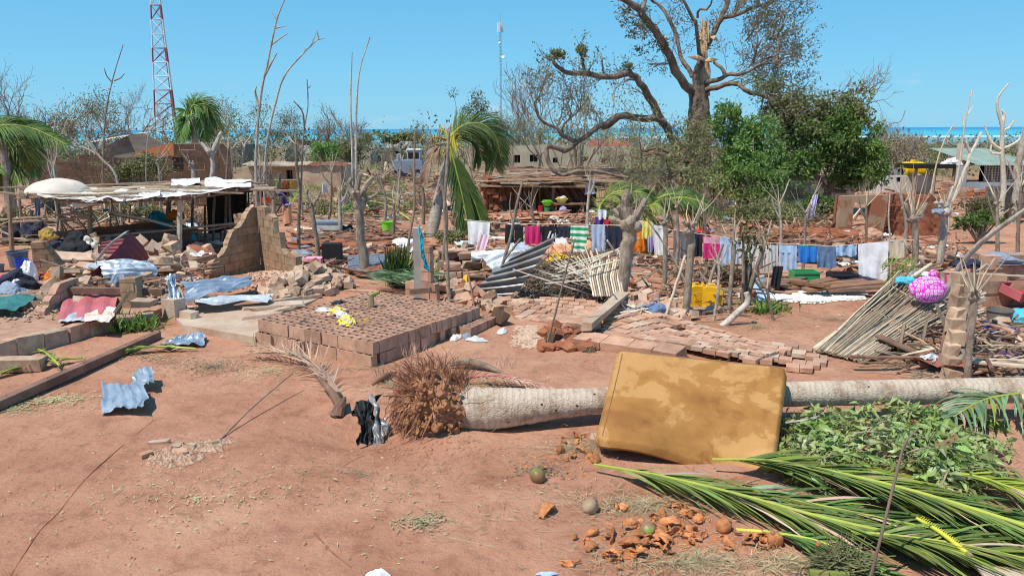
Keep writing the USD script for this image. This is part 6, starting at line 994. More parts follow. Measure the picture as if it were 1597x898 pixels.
for y_ in (.0, .35, .7, 1): th.part("purlin", B().tube([R1(x) * (1 - y_) + R2(x) * y_ + [0, 0, -.05] for x in range(30, 395, 20)], .035, 5), "bark")
for i in range(34): x = g.uniform(40, 370); s = g.random(); p = R1(x) * (1 - s) + R2(x) * s + [0, 0, .06]; L = g.uniform(.6, 2.2); a = g.normal(0, .22); th.part("roof_pole", B().tube([p - [L * math.cos(a), L * math.sin(a), 0], p + [L * math.cos(a), L * math.sin(a), .06 * g.normal()]], g.uniform(.02, .04), 5), ("stick", "bark", "palestick")[i % 3])
def tarp(xs, s0, s1, m, dz, name, sag, seed):
    P = []
    for s in np.linspace(s0, s1, 12): P.append([R1(x) * (1 - s) + R2(x) * s + [0, 0, dz + sag * (meshkit.fbm(np.array([x / 28, s * 4, seed]), 3, seed) - .5)] for x in np.linspace(*xs, 40)])
    th.part(name, B().grid(np.array(P)[:, ::-1], .008), m)
tarp((58, 152), -.04, 1, "sandtarp", .03, "sand_sheet", .2, 1); tarp((128, 250), -.06, .38, "whitetarp", .07, "white_sheet", .35, 2); tarp((245, 392), -.03, .3, "whitetarp", .06, "white_sheet", .2, 3); tarp((268, 312), .45, 1, "whitetarp", .1, "white_sheet", .35, 4); tarp((320, 392), .35, .95, "white", .09, "white_sheet", .35, 5); tarp((150, 330), .3, .98, "thatch", .02, "thatch_mat", .1, 6)
th.part("hanging_edge", drape(R1(112), R1(160), R1(112) - [0, 0, .22], R1(160) - [0, 0, .1], .06, 3, 3), "sandtarp")
dm = B(); c0 = D(90, 296, 24); m_ = trimesh.creation.icosphere(4); v = np.array(m_.vertices); v = v[:, :]; w_ = v * [.9, 1.0, .46] * (1 + .1 * (meshkit.fbm(v * 2, 3, 4) - .5))[:, None]; w_[:, 2] = np.where(v[:, 2] < 0, v[:, 2] * .06, w_[:, 2]); th.part("bulging_tarp", B().add(w_ + c0 + [0, 0, -.12], np.array(m_.faces)), "sandtarp", smooth=True)
for (x0, y0, x1, y1, Y) in ((0, 343, 130, 331, 23.2), (20, 346, 140, 338, 23), (140, 370, 368, 348, 22.4), (170, 334, 290, 353, 23.5), (300, 362, 372, 350, 22.8), (0, 300, 60, 306, 23)): th.part("rail", B().tube([D(x0, y0, Y), D((x0 + x1) / 2, (y0 + y1) / 2 + 1, Y), D(x1, y1, Y)], .035, 5), "stick")
th.part("dark_curtain", drape(D(322, 300, 25.2), D(385, 296, 25.2), D(325, 365, 25.2), D(385, 352, 25.2), .12, 5, 3, nx=40), "darktarp"); th.part("side_curtain", drape(D(388, 300, 23), D(386, 298, 25.5), D(388, 330, 23), D(386, 326, 25.5), .03, 2, 3), "darktarp")
th = T("long_pole", "long pale pole resting through the shelter", "pole", D(175, 331, 23.6)); th.part("pole", B().tube([D(172, 331, 23.6), D(230, 342, 23), D(272, 354, 22.6)], [.05, .035], 6), "palestick")
for i in range(16): a, b_ = G(g.uniform(-20, 90), g.uniform(345, 385)), None; d = unit([g.normal(), g.normal(0, .6), 0]); one("loose_pole", B().tube([a - d * 1.2 + [0, 0, .1], a + d * 1.2 + [0, 0, g.uniform(.1, .35)]], .045, 5), ("stick", "bark")[i % 2], "loose grey pole lying left of the shelter", "pole", group="loose poles on the ground left of the shelter")
for i in range(30): a = G(g.uniform(95, 215), g.uniform(345, 372)); d = unit([g.normal(0, 1), g.normal(0, .4), g.uniform(.2, 1.2)]); one("stacked_stick", B().tube([a, a + d * g.uniform(.8, 1.8)], .03, 4), ("palestick", "stick")[i % 2], "pale stick in the heap behind the shelter rail", "stick", group="sticks heaped behind the shelter rail")
for (x0, x1, y0, y1, Y, m, lb) in ((54, 64, 309, 338, 23.4, "denim", "faded blue trousers hanging from the shelter rail"), (160, 172, 326, 330, 24, "tealcloth", "teal cloth behind the shelter posts")): one("hanging_cloth", drape(D(x0, y0, Y), D(x1, y0, Y), D(x0 + 2, y1, Y), D(x1, y1, Y), .05, 2, 5), m, lb, "cloth")
for (px, py, Y, m, r, lb) in ((272, 330, 24.5, "orange", .28, "orange cloth inside the shelter"), (248, 342, 24.5, "tealcloth", .4, "teal blue bundle inside the shelter"), (285, 362, 23.6, "aqua", .35, "aqua cloth bundle by the pale post"), (136, 372, 21.5, "sandtarp", .28, "tan sack under the shelter"), (120, 378, 21.5, "blackcloth", .5, "black heap beneath the shelter"), (25, 360, 25, "blackcloth", .5, "black bags at the left under the palm"), (52, 352, 24.5, "navy", .4, "navy bundle behind the left rail")): one("bundle", heap(on(D(px, py, Y), max(0, D(px, py, Y)[2] - .25)), r, r * .8, r * 1.1, int(px)), m, lb, "bundle")
q = G(250, 392) ; th = T("dark_chest", "dark wooden chest in the shelter's shade", "chest", q); th.part("body", B().box(q + [0, .6, .3], (1.6, .6, .55)), "beam"); th.part("lid", B().box(q + [0, .6, .6], (1.65, .64, .06)), "plank")
th = T("rust_panel", "long dark red panel leaning inside the shelter", "panel", G(150, 372)); th.part("panel", corr(D(80, 362, 24), D(80, 372, 23.4), D(245, 346, 24), D(245, 366, 23.4), 3, .01), "plank")
# ================================================================== PEOPLE
def body(joints, bones, hold=.06):
    m = None
    for a, b_ in bones:
        h = manifold3d.Manifold.hull(sum((manifold3d.Manifold.sphere(joints[k][1], 14).translate(tuple(map(float, joints[k][0]))) for k in (a, b_)), manifold3d.Manifold())); m = h if m is None else m + h
    m = m.refine_to_length(hold); mm = m.to_mesh(); t = trimesh.Trimesh(mm.vert_properties[:, :3], mm.tri_verts, process=True); trimesh.smoothing.filter_taubin(t, iterations=6); return B().add(t.vertices, t.faces)
def person(c, s, rz, bend, label, top, skirt, scarf, legs=None, arm=(.35, -.25)):
    """A small clothed figure at c: s scales an adult, bend leans the trunk forward (towards local -x)."""
    R = rotz(rz) * s; W = lambda p: c + R @ np.asarray(p, float); tb = lambda x, y, z: np.array([0, 0, .9]) + rotv((0, 1, 0), -bend) @ np.array([x, y, z]); J = {}
    def j(k, p, r): J[k] = (W(p), r * s)
    for sd, y in (("l", .09), ("r", -.09)): j("hip" + sd, (0, y, .88), .1); j("kne" + sd, (-.05 + .08 * (sd == "l"), y * 1.1, .48), .068); j("ank" + sd, (.02 + .08 * (sd == "l"), y * 1.1, .09), .045); j("toe" + sd, (-.12 + .08 * (sd == "l"), y * 1.2, .04), .035)
    j("wai", tb(0, 0, .12), .125); j("che", tb(-.01, 0, .36), .135); j("nec", tb(0, 0, .52), .055); j("hea", tb(-.03, 0, .67), .095); j("cro", tb(-.01, 0, .73), .09); j("chin", tb(-.08, 0, .60), .04); j("nos", tb(-.13, 0, .66), .016); j("earl", tb(-.01, .095, .66), .022); j("earr", tb(-.01, -.095, .66), .022)
    for sd, y in (("l", 1), ("r", -1)):
        j("sho" + sd, tb(0, .17 * y, .46), .058); e = tb(-.12, .23 * y, .22); w = e + np.array([-arm[0] * .6, -.05 * y, arm[1]]); j("elb" + sd, e, .042); j("wri" + sd, w, .03); d = unit(w - e); j("pal" + sd, w + d * .08, .034)
        for f in range(4): a = w + d * (.12 + .0) + np.array([0, (f - 1.5) * .02, 0]); j(f"kn{sd}{f}", a, .011); j(f"ti{sd}{f}", a + d * (.05, .065, .06, .045)[f] + [.01, 0, -.02], .009)
        j("th0" + sd, w + d * .04 + [0, .03 * -y, 0], .012); j("th1" + sd, w + d * .09 + [-.02, .055 * -y, -.01], .010)
    bn = [("hipl", "wai"), ("hipr", "wai"), ("hipl", "hipr"), ("wai", "che"), ("che", "nec"), ("nec", "hea"), ("hea", "cro"), ("hea", "chin"), ("hea", "nos"), ("hea", "earl"), ("hea", "earr"), ("shol", "shor"), ("che", "shol"), ("che", "shor")]
    for sd in "lr": bn += [("hip" + sd, "kne" + sd), ("kne" + sd, "ank" + sd), ("ank" + sd, "toe" + sd), ("sho" + sd, "elb" + sd), ("elb" + sd, "wri" + sd), ("wri" + sd, "pal" + sd), ("th0" + sd, "th1" + sd)] + [("pal" + sd, f"kn{sd}{f}") for f in range(4)] + [(f"kn{sd}{f}", f"ti{sd}{f}") for f in range(4)]
    th = T("person", label, "person", c); th.part("body", body(J, bn, .04 * s), "skin", smooth=True)
    big = {k: (v[0], v[1] * 1.16) for k, v in J.items()}; th.part("top", body(big, [("wai", "che"), ("shol", "shor"), ("che", "shol"), ("che", "shor"), ("shol", "elbl"), ("shor", "elbr"), ("hipl", "wai"), ("hipr", "wai")], .05 * s), top, smooth=True)
    if skirt:
        P = []
        for z, rx, ry in ((1.0, .15, .17), (.85, .19, .2), (.6, .19, .22), (.35, .2, .22), (.12, .22, .24)): P.append([W([math.cos(a) * rx * (1 + .06 * math.sin(7 * a)), math.sin(a) * ry * (1 + .06 * math.sin(5 * a)), z]) for a in np.linspace(0, 2 * np.pi, 29)])
        th.part("skirt", B().grid(P), skirt, smooth=True); th.part("waist_cloth", B().tube([W([math.cos(a) * .165, math.sin(a) * .18, 1.0 + .03 * math.sin(a)]) for a in np.linspace(0, 2 * np.pi, 17)], .035 * s, 6), "lavender")
    if legs: th.part("trousers", body(big, [("hipl", "hipr"), ("hipl", "knel"), ("hipr", "kner"), ("knel", "ankl"), ("kner", "ankr"), ("hipl", "wai"), ("hipr", "wai")], .05 * s), legs, smooth=True)
    hp = W(tb(-.0, 0, .70))
    if scarf: hm = B().ball(hp, np.array([.118, .118, .125]) * s, 3, .12, 3); th.part("headscarf", hm, scarf, smooth=True); th.part("scarf_end", drape(W(tb(.08, .06, .66)), W(tb(.08, -.06, .66)), W(tb(.16, .1, .42)), W(tb(.16, -.1, .42)), .02, 2, 3), scarf)
    else: th.part("hair", B().ball(hp + R @ np.array([.015, 0, .02]), np.array([.105, .1, .1]) * s, 3, .1, 3), "black", smooth=True)
    for y in (-.035, .035): th.part("eye", B().ball(W(tb(-.118, y, .68)), .012 * s, 1), "black")
    th.part("mouth", B().box(W(tb(-.112, 0, .61)), np.array([.012, .045, .012]) * s, rotz(rz)), "tinmaroon")
person(G(449, 352), .82, .25, .42, "person in lavender headscarf, dark top and orange skirt bending over", "plum", "peach", "lavender", arm=(.3, -.3))
person(G(368, 366), .62, -.4, .1, "person in red top and dark trousers standing behind the broken wall", "red", None, None, legs="navy", arm=(.2, -.2))
# ================================================================== THE YARD BEHIND THE BLOCK STACK
g = RNG(540)
for i, (px, py, m, w, h, lb) in enumerate(((386, 292, "navy", 11, 18, "navy clothes on the line at the shelter's end"), (397, 292, "white", 8, 12, "white cloth beside the navy clothes"), (406, 300, "blackcloth", 10, 30, "dark skirt hanging by the forked pole"), (418, 312, "orangered", 20, 9, "orange red cloth laid over a rail"), (441, 288, "orange", 4, 12, "orange strip first on the washing line by the cream house"), (446, 288, "orangered", 4, 12, "red orange strip on the washing line by the cream house"), (450, 288, "brownc", 3, 12, "brown strip on the line by the cream house"), (455, 287, "yellow", 7, 8, "yellow cloth on the line by the cream house"), (433, 285, "lime", 8, 14, "lime green cloth on the cream house line"), (441, 300, "blackcloth", 18, 12, "dark clothes below the coloured strips"), (506, 293, "white", 7, 14, "pointed white cloth right of the person"), (519, 296, "peach", 10, 8, "peach cloth on the fallen fronds"), (590, 318, "lavender", 10, 4, "pale cloth on the fallen fronds"), (537, 312, "pinkstripe", 16, 12, "pink striped bundle on the fallen fronds"))):
    a = D(px, py, 33.5); k = PX(33.5); one("drying_cloth", drape(a + [-w * k / 2, 0, h * k / 2], a + [w * k / 2, 0, h * k / 2], a + [-w * k / 2, 0, -h * k / 2], a + [w * k / 2, .2, -h * k / 2], .06, 1.5, i), m, lb, "cloth")
th = T("washing_line", "short sagging washing line before the cream house", "clothes line", D(385, 284, 33.5)); th.part("cord", B().tube(spline([D(380, 282, 33.5), D(430, 281, 33.4), D(465, 280, 33.5)], 10), .01, 4), "rope")
for s in (378, 468): th.part("post", B().tube([on(D(s, 284, 33.5)), D(s, 278, 33.5)], .05, 6), "stick")
th = T("collapsed_roof", "collapsed roof of red brown sticks and mud behind the pollarded trees", "debris", G(540, 385))
for i in range(230):
    px, py = g.uniform(470, 640), g.uniform(362, 402)
    if abs(py - 385) > 22 * (1 - ((px - 555) / 95) ** 2): continue
    q = G(px, py) + [0, 0, .28 * max(0, 1 - abs(py - 382) / 20)]; L = g.uniform(.3, 1.6); a = g.normal(0, .6); d = np.array([math.cos(a), math.sin(a), g.normal(0, .13)]); th.part("stick", B().beam(q - d * L / 2, q + d * L / 2, g.uniform(.03, .1), .035), ("beam", "plank", "clay", "stick", "mudwall")[i % 5])
th.part("mud", heap(on(G(545, 388)), 2.6, .9, .28, 9, 4, fr=3), "mudwall")
rubble(T("rubble_heap", "scattered clods and bricks behind the low mud wall", "rubble", G(540, 410)), [(480, 432), (470, 400), (560, 392), (650, 395), (640, 425), (560, 432)], 50, (.06, .2), g, m2="clay", m="redearth", hmax=.12)
sheet("corrugated_sheet", "white and blue striped corrugated sheet behind the pollarded tree", (D(542, 400, 18.9), D(543, 427, 18.4), D(601, 396, 19.2), D(602, 424, 18.6)), "tin", 8, .03, nv=6)
q = G(512, 366); th = T("plastic_box", "clear grey plastic storage box in the yard", "box", q); th.part("body", B().box(q + [0, 0, .22], (.8, .5, .4)), "lightgrey"); th.part("lid", B().box(q + [0, 0, .44], (.85, .55, .06)), "bluegrey")
one("black_bag", heap(G(540, 366), .35, .28, .3, 8), "blackcloth", "black bag beside the plastic box", "bag"); q = G(505, 414); th = T("pink_case", "dark open case with pink lining", "case", q); th.part("case", B().box(q + [.2, .2, .3], (.5, .3, .55)), "blackcloth"); th.part("lining", B().box(q + [-.25, 0, .12], (.45, .4, .2)), "pink")
bucket(G(605, 362), .22, .36, "pllime", "lime green bucket in the middle of the yard"); one("sand_patch", heap(G(562, 376), .6, .4, .08, 12), "grain", "small pale patch of sand beyond the collapsed roof", "sand")
for (px, py, rx, h, m, lb) in ((632, 384, .5, .35, "white", "white clothes heaped left of the palm trunk"), (720, 418, .5, .3, "whitebrown", "white and dark printed cloth right of palm trunk"), (700, 412, .35, .3, "plum", "dark plum cloth beside the palm trunk"), (488, 388, .5, .2, "bluegrey", "blue striped sheet scrap by the slim pollard"), (470, 400, .4, .3, "bluegrey", "grey blue bundle at the wall corner's end")): one("cloth_heap", heap(G(px, py + 5), rx, rx * .7, h, int(px)), m, lb, "cloth")
# broken wall with concrete post, upright frond stub, block pile
q0, q1 = G(636, 470), G(700, 478); th = bw("broken_wall", "broken brown wall around a concrete post behind the block stack", q0, q1, lambda s: .55 + .75 * (.3 < s < .62) - .35 * (s > .75), 49, L=.4, H=.2, m="clay", mm="clay")
q = G(655, 472); th.part("concrete_post", brickbox(q + [0, -.06, .78], (.2, .2, 1.62), rotz(.1), g, .006), "cement"); th.part("timber", B().beam(G(640, 455, .55), G(672, 452, .6), .1, .1), "beam")
th = T("blue_rope", "teal blue rope and rag tied round the concrete post", "rope", D(655, 380, 15.4))
for i in range(7): th.part("strand", B().tube(spline([D(653 + i, 352 + i * 3, 15.3), D(656 + i * .6, 382, 15.1), D(660 + i * .7, 405, 15.1), D(663 + i, 418 + i, 15.1)], 10) + g.normal(0, .012, (10, 3)), .014, 4), "tealcloth")
q = G(617, 448); th = T("cut_palm_top", "upright dark green bundle of palm leaflets behind the block stack", "palm fronds", q); b = B(); n = 260; c = np.repeat((q + [0, 0, .05])[None], n, 0) + g.normal(0, .09, (n, 3)); u = unit(np.stack([g.normal(.12, .17, n), g.normal(0, .2, n), np.ones(n)], 1)); b.leaf(c, u, side(u, g), g.uniform(.5, 1.0, n), .045, .2, .1); th.part("leaflets", b, "leafdark", kind="stuff"); c = np.repeat((q + [.35, 0, .1])[None], 90, 0) + g.normal(0, .12, (90, 3)) * [2, 1, 1]; u = unit(np.stack([g.normal(.3, .3, 90), g.normal(0, .3, 90), np.ones(90)], 1)); th.part("yellow_leaflets", B().leaf(c, u, side(u, g), g.uniform(.3, .75, 90), .05, .2, .1), "frondlime", kind="stuff")
n = 260; x = G(600, 455); c = np.stack([g.uniform(-.2, 1.0, n) + x[0] - .2, g.normal(0, .25, n) + x[1], .45 + g.uniform(-.05, .1, n)], 1); u = unit(np.stack([np.ones(n), g.normal(0, .4, n), g.normal(-.08, .12, n)], 1)); th.part("loose_leaflets", B().leaf(c, u, side(u, g), g.uniform(.3, .7, n), .03, .2, .1), "frondblue", kind="stuff")
th = T("tumbled_block_pile", "tumbled pile of dark hollow blocks behind the corrugated sheet", "blocks", G(740, 450))
for i in range(70): px, r = g.uniform(668, 812), int(g.integers(0, 4)); q = G(px, 452 - r * 3 + g.normal(0, 3)); th.part("block", brickbox(q + [0, .25 * r, .1 + .17 * r * (px > 690)], (.38, .18, .15), rotz(g.normal(.1, .35)) @ rotv((1, 0, 0), g.normal(0, .12)), g, .01), ("block", "rubble", "clay", "brownblock")[i % 4])
rubble(T("rubble_heap", "pale broken bricks at the foot of the corrugated sheet", "rubble", G(730, 460)), [(690, 478), (690, 450), (760, 445), (800, 470), (790, 490), (740, 485)], 46, (.08, .25), g, m2="rubblepale", m="clay", hmax=.2, whole=.5)
one("yellow_scrap", heap(G(731, 452), .2, .16, .3, 5), "yellow", "mustard plastic scrap at the foot of the corrugated sheet", "scrap")
sheet("corrugated_sheet", "dark corrugated sheet leaning up to the right", (G(722, 466, .05), D(800, 400, 15.6), G(800, 468, .1), D(870, 366, 15.6)), "tindark", 7, .035, bend=-.12, nv=16)
sheet("corrugated_sheet", "pale curled sheet under the washing at left", (D(752, 412, 17.6), D(772, 432, 16.9), D(838, 392, 18), D(846, 412, 17.4)), "tinwhite", 6, .02, bend=.25, nv=16, crumple=.1)
one("white_roll", B().tube(spline([D(735, 400, 18.0), D(770, 398, 18), D(800, 400, 17.9), D(838, 396, 18.2)], 14), [.1, .13, .12, .06], 9, wob=.2, g=g), "white", "rolled white tarpaulin behind the corrugated sheet", "tarpaulin")
# sticks fence blown down
th = T("blown_down_stick_fence", "blown down fence of white sticks fanning out over brushwood", "fence", G(940, 470))
for (x0, y0, x1, y1, r) in ((800, 420, 947, 468, 2), (800, 462, 900, 457, 1.8), (848, 449, 997, 371, 2), (886, 427, 1000, 397, 2), (947, 375, 987, 434, 2.6), (855, 432, 995, 412, 1.6), (862, 436, 985, 420, 1.5), (870, 425, 975, 385, 1.5), (840, 425, 960, 440, 1.4), (850, 442, 975, 432, 1.5), (865, 420, 960, 390, 1.5), (880, 442, 992, 402, 1.4), (880, 480, 908, 440, 1.5), (808, 455, 845, 442, 1.5), (830, 418, 950, 460, 1.3), (815, 428, 940, 455, 1.3)): Ya = 15.6 + .6 * g.random(); th.part("stick", B().tube([D(x0, y0, Ya - .2), D((x0 + x1) / 2, (y0 + y1) / 2, Ya), D(x1, y1, Ya + .3)], r * .62 * PX(15.7), 6), "whitestick")
for i in range(46): s = i / 45; x1 = 860 + 130 * s + g.normal(0, 4); th.part("stick", B().tube([D(955 + g.normal(0, 12), 462 + g.normal(0, 5), 15.5), D((x1 + 950) / 2, 430 + g.normal(0, 5), 15.7), D(x1, 398 + 12 * abs(s - .6) + g.normal(0, 7), 16.2)], g.uniform(.008, .016), 5), ("whitestick", "palestick")[i % 2])
for i in range(14): x = 918 + i * 3.6; th.part("woven_slat", B().tube([D(x + 8, 405, 16), D(x + 2, 432, 15.6), D(x + 8, 462, 15.3)], .02, 5), ("whitestick", "palestick", "stick")[i % 3])
n = 1100; px, py = g.uniform(812, 950, n), np.clip(g.normal(435, 20, n), 396, 466); ok = (py > 398 + (px - 800) * .02); b = B()
for i in range(n):
    p = D(px[i], py[i], 16.5 - .02 * (py[i] - 430) + g.normal(0, .12)); p[2] = max(p[2], gz(p[0], p[1]) + .02); d = unit(g.normal(0, 1, 3) * [1, .6, .5]); b.tube([p - d * .2, p + g.normal(0, .03, 3), p + d * .25], .008, 3, cap=False)
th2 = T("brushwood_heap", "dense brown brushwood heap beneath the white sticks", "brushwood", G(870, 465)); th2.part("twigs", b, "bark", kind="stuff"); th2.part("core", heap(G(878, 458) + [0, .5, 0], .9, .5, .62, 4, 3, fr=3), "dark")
# fallen brick walls
def fallen_wall(label, c, nu, nv, seed, z, m=("clay", "rubblepale", "clay", "clay"), skip=.05, name="fallen_brick_wall", th_=.07):
    g = RNG(seed); c = [G(a, b_, z) for a, b_ in c]; th = T(name, label, "wall", c[0])
    for r in range(nv):
        for k in range(nu + 1):
            u0, u1 = max(0, (k - .5 * (r % 2)) / nu), min(1, (k + 1 - .5 * (r % 2)) / nu); v0, v1 = r / nv, (r + 1) / nv
            if u1 - u0 < .02 or g.random() < skip: continue
            P = lambda u, v: (1 - u) * (1 - v) * c[0] + u * (1 - v) * c[1] + (1 - u) * v * c[3] + u * v * c[2]
            q = P((u0 + u1) / 2, (v0 + v1) / 2); ux, vx = P(u1, (v0 + v1) / 2) - P(u0, (v0 + v1) / 2), P((u0 + u1) / 2, v1) - P((u0 + u1) / 2, v0); t, a_, n_ = unit(ux), None, None; y = unit(vx - t * (vx @ t)); nn = np.cross(t, y); sag = .04 * math.sin(u0 * 5 + r * .5) + g.normal(0, .006)
            th.part("brick", brickbox(q + [0, 0, sag], (np.linalg.norm(ux) - .010, np.linalg.norm(vx) - .009, th_), np.stack([t, y, nn], 1) @ rotv(g.normal(0, 1, 3), g.normal(0, .025)) , g, .004), m[int(g.integers(4))])
    return th
fallen_wall("left part of the fallen brick wall, under the white sticks", ((786, 468), (952, 468), (930, 516), (806, 494)), 9, 9, 71, .12, m=("clay", "clay", "clay", "rubblepale"))
fallen_wall("long fallen brick wall lying in rows behind the mattress", ((948, 474), (1236, 545), (1178, 566), (938, 518)), 13, 11, 72, .13, skip=.05)
fallen_wall("broken tail of the fallen brick wall near the reed panel", ((1180, 535), (1290, 548), (1290, 578), (1185, 568)), 5, 5, 73, .08, m=("clay", "slab", "clay", "clay"), skip=.25)
a, b_ = G(914, 510, .32), G(972, 458, .40); one("concrete_lintel", brickbox((a + b_) / 2, (np.linalg.norm(b_ - a), .2, .12), np.stack(frame(b_ - a), 1), g, .016), "slab", "long concrete lintel lying across the fallen brick wall", "lintel")
th = T("brick_edging", "row of large flat bricks along the front of the fallen wall", "bricks", G(930, 540))
for i in range(4): a, b_ = G(905 + i * 40, 533 + i * 6.5, .1), G(945 + i * 40, 539.5 + i * 6.5, .1); th.part("brick", brickbox((a + b_) / 2 + [0, .1, .03], (np.linalg.norm(b_ - a) - .02, .36, .15), np.stack(frame(b_ - a), 1) @ rotv((1, 0, 0), .12), g, .012), "clay")
th = T("rubble_heap", "loose bricks and rods at the crest of the fallen wall", "rubble", G(985, 480)); rubble(th, [(950, 485), (960, 462), (1010, 470), (1090, 492), (1080, 505), (1000, 495)], 46, (.1, .26), g, m="clay", m2="rubblepale", hmax=.3, whole=.6)
for i in range(12): a = G(g.uniform(975, 1010), g.uniform(470, 488), .25); d = unit([g.normal(.3, .5), g.normal(-.5, .5), g.normal(.1, .2)]); th.part("rod", B().tube([a - d * .4, a + d * .4], .015, 4), ("whitestick", "bluegrey")[i % 2])
one("cloth_heap", heap(G(1022, 492, .1), .28, .2, .25, 3), "denim", "dark blue cloth beside the crest of the fallen wall", "cloth")
th = T("earth_clods", "dark clods of earth and a broken hole at the wall's foot", "earth", G(870, 535))
for i in range(46): px, py = g.uniform(842, 925), 0; q = G(px, g.uniform(512, 548)); s = g.uniform(.07, .24); th.part("clod", chunk(q + [0, 0, s * .2], (s * 1.3, s, s * .8), rrot(g, .4), i), ("redearth", "mudwall", "brownblock")[i % 3])
one("wood_chips", scatter([(795, 540), (800, 508), (842, 506), (850, 525), (840, 545)], 900, (.02, .06), g, .4), "rubblepale", "patch of pale pinkish wood chips left of the dark clods", kind="stuff")
# jerrycans
def jerry(px, py, rz, label):
    c = on(G(px, py)); R = rotz(rz); W = lambda p: c + R @ np.asarray(p, float); th = T("jerrycan", label, "jerrycan", c); pr = Polygon([(-.17, 0), (.17, 0), (.18, .05), (.18, .30), (.12, .37), (-.10, .40), (-.18, .36), (-.18, .05)]).buffer(.02)
    th.part("body", B().prism(pr, .22, (W([0, .11, 0]), R @ [1., 0, 0], np.array([0, 0, 1.]))), "plyellow", smooth=35); th.part("handle", B().tube([W(p) for p in ((-.12, 0, .38), (-.10, 0, .46), (.02, 0, .46), (.06, 0, .38))], .018, 6), "plyellow"); th.part("cap", B().lathe(W([.12, 0, .38]), [(.045, 0), (.045, .06), (.001, .06)], 12), "plyellow")
    th.part("moulded_panel", B().box(W([0, -.117, .2]), (.2, .012, .18), R), "plyellow")
jerry(1086, 475, .2, "yellow jerrycan left of the leaning post"); jerry(1111, 477, -.3, "yellow jerrycan right of the leaning post")
one("cloth_heap", heap(G(1176, 465), .32, .22, .28, 14), "skyblue", "light blue cloth bundle left of the white grain", "cloth"); one("drying_grain", scatter([(1192, 470), (1200, 456), (1260, 452), (1352, 456), (1352, 468), (1270, 476)], 5200, (.02, .045), g, .7, .012), "grain", "white grain spread to dry on the ground", kind="stuff")
_gp = Polygon([tuple(G(a, b_)[:2]) for a, b_ in ((1192, 468), (1202, 457), (1260, 453), (1350, 457), (1348, 467), (1270, 474))]); one("grain_sheet", B().prism(_gp, .02, (np.array([0, 0, float(gz(6.2, 16.3)) + .01]), (1, 0, 0), (0, 1, 0))), "grain", "pale sheet under the drying grain", "sheet")
th = T("plank_heap", "heap of rough reddish planks under the washing", "planks", G(1290, 440))
for (x0, y0, x1, y1, w) in ((1215, 452, 1300, 435, .3), (1240, 446, 1350, 438, .25), (1255, 452, 1380, 440, .3), (1270, 440, 1340, 433, .2), (1200, 447, 1265, 430, .22), (1290, 453, 1400, 446, .22), (1230, 440, 1290, 446, .18), (1210, 436, 1260, 440, .16), (1160, 438, 1230, 446, .2)): a, b_ = G(x0, y0, .05 + .15 * g.random()), G(x1, y1, .1 + .2 * g.random()); th.part("plank", B().beam(a, b_, w, .06), "plank" if g.random() < .7 else "beam")
for (px, py, m, lb) in ((1253, 433, "plgreen", "green crate under the bright blue cloth"), (1312, 437, "black", "black crate under the sky blue towel")):
    q = G(px, py + 8); th = T("crate", lb, "crate", q); 
    for s in (-1, 1): th.part("side", B().box(q + [.28 * s, 0, .15], (.03, .4, .28)), m); th.part("end", B().box(q + [0, .2 * s, .15], (.53, .03, .28)), m)
    th.part("rim", B().box(q + [0, -.215, .27], (.6, .03, .05)), m); th.part("floor", B().box(q + [0, 0, .03], (.53, .37, .03)), m)
one("cloth_heap", heap(G(1340, 446) , .5, .3, .25, 6), "navy", "dark cloth on the end of the plank heap", "cloth")
for (px, py, m, lb) in ((1185, 352, "paleblue", "pale scrap on the mud rubble left of the ruin"), (1185, 347, "white", "white scrap behind the pale one"), (1140, 318, "white", "small white scrap by the fallen boughs")): q = G(px, py); one("scrap", heap(q, .3, .2, .14, int(px + py)), m, lb, "scrap")
# mud ruin at right
g = RNG(560); Ym = 25.6; zg = float(gz(11, Ym)); X = lambda px: D(px, 340, Ym)[0]; Z = lambda py: D(1340, py, Ym)[2]
th = T("mud_wall_ruin", "ruined mud wall with peeling plaster and a square window hole", "wall", on(D(1335, 375, Ym)))
o = np.array([X(1303), Ym, 0.]); P = lambda px, py: (X(px) - X(1303), Z(py))
pg = Polygon([P(1303, 392), P(1303, 350), P(1305, 305), P(1378, 303), P(1376, 340), P(1372, 392)]).difference(Polygon([P(1326, 372), P(1325, 318), P(1328, 314), P(1340, 318), P(1352, 316), P(1351, 372)])); th.part("wall_face", B().prism(pg, .22, (o, np.array([1., 0, 0]), np.array([0, 0, 1.]))), "plaster")
for i in range(12): z = zg + .15 + i * .13; th.part("lath", B().tube([[X(1374), Ym - .02, z], [X(1400) + g.normal(0, .1), Ym + .3, z - .15 + g.normal(0, .05)]], .025, 5), "mudwall")
for px in (1302, 1324, 1353, 1376): th.part("frame_pole", B().tube([[X(px), Ym + .05, zg - .2], [X(px) + .02, Ym + .05, Z(304)]], .05, 6), "mudwall")
for (x0, y0, x1, y1) in ((1324, 348, 1342, 326), (1326, 358, 1352, 346)): th.part("fallen_pole", B().tube([D(x0, y0, 26.6), D(x1, y1, 26.8)], .04, 5), "palestick")
b = B(); nu, nv = 26, 12; PP = np.array([[[X(1374) + (X(1484) - X(1374)) * i / nu, Ym + .35 + .05 * math.sin(i * .6) + .012 * g.normal(), (zg - .1) + (Z(305 + 6 * (i > 20)) + .03 * g.normal() * (j == nv) - zg + .1) * j / nv] for i in range(nu + 1)] for j in range(nv + 1)]); th = T("red_mud_wall", "long bare red mud wall right of the window hole", "wall", on(D(1430, 385, Ym))); th.part("wall_face", b.grid(PP, .25), "mudwall")
th = T("mud_rubble_field", "strewn red mud rubble and roof sticks left of the ruin", "debris", G(1250, 365))
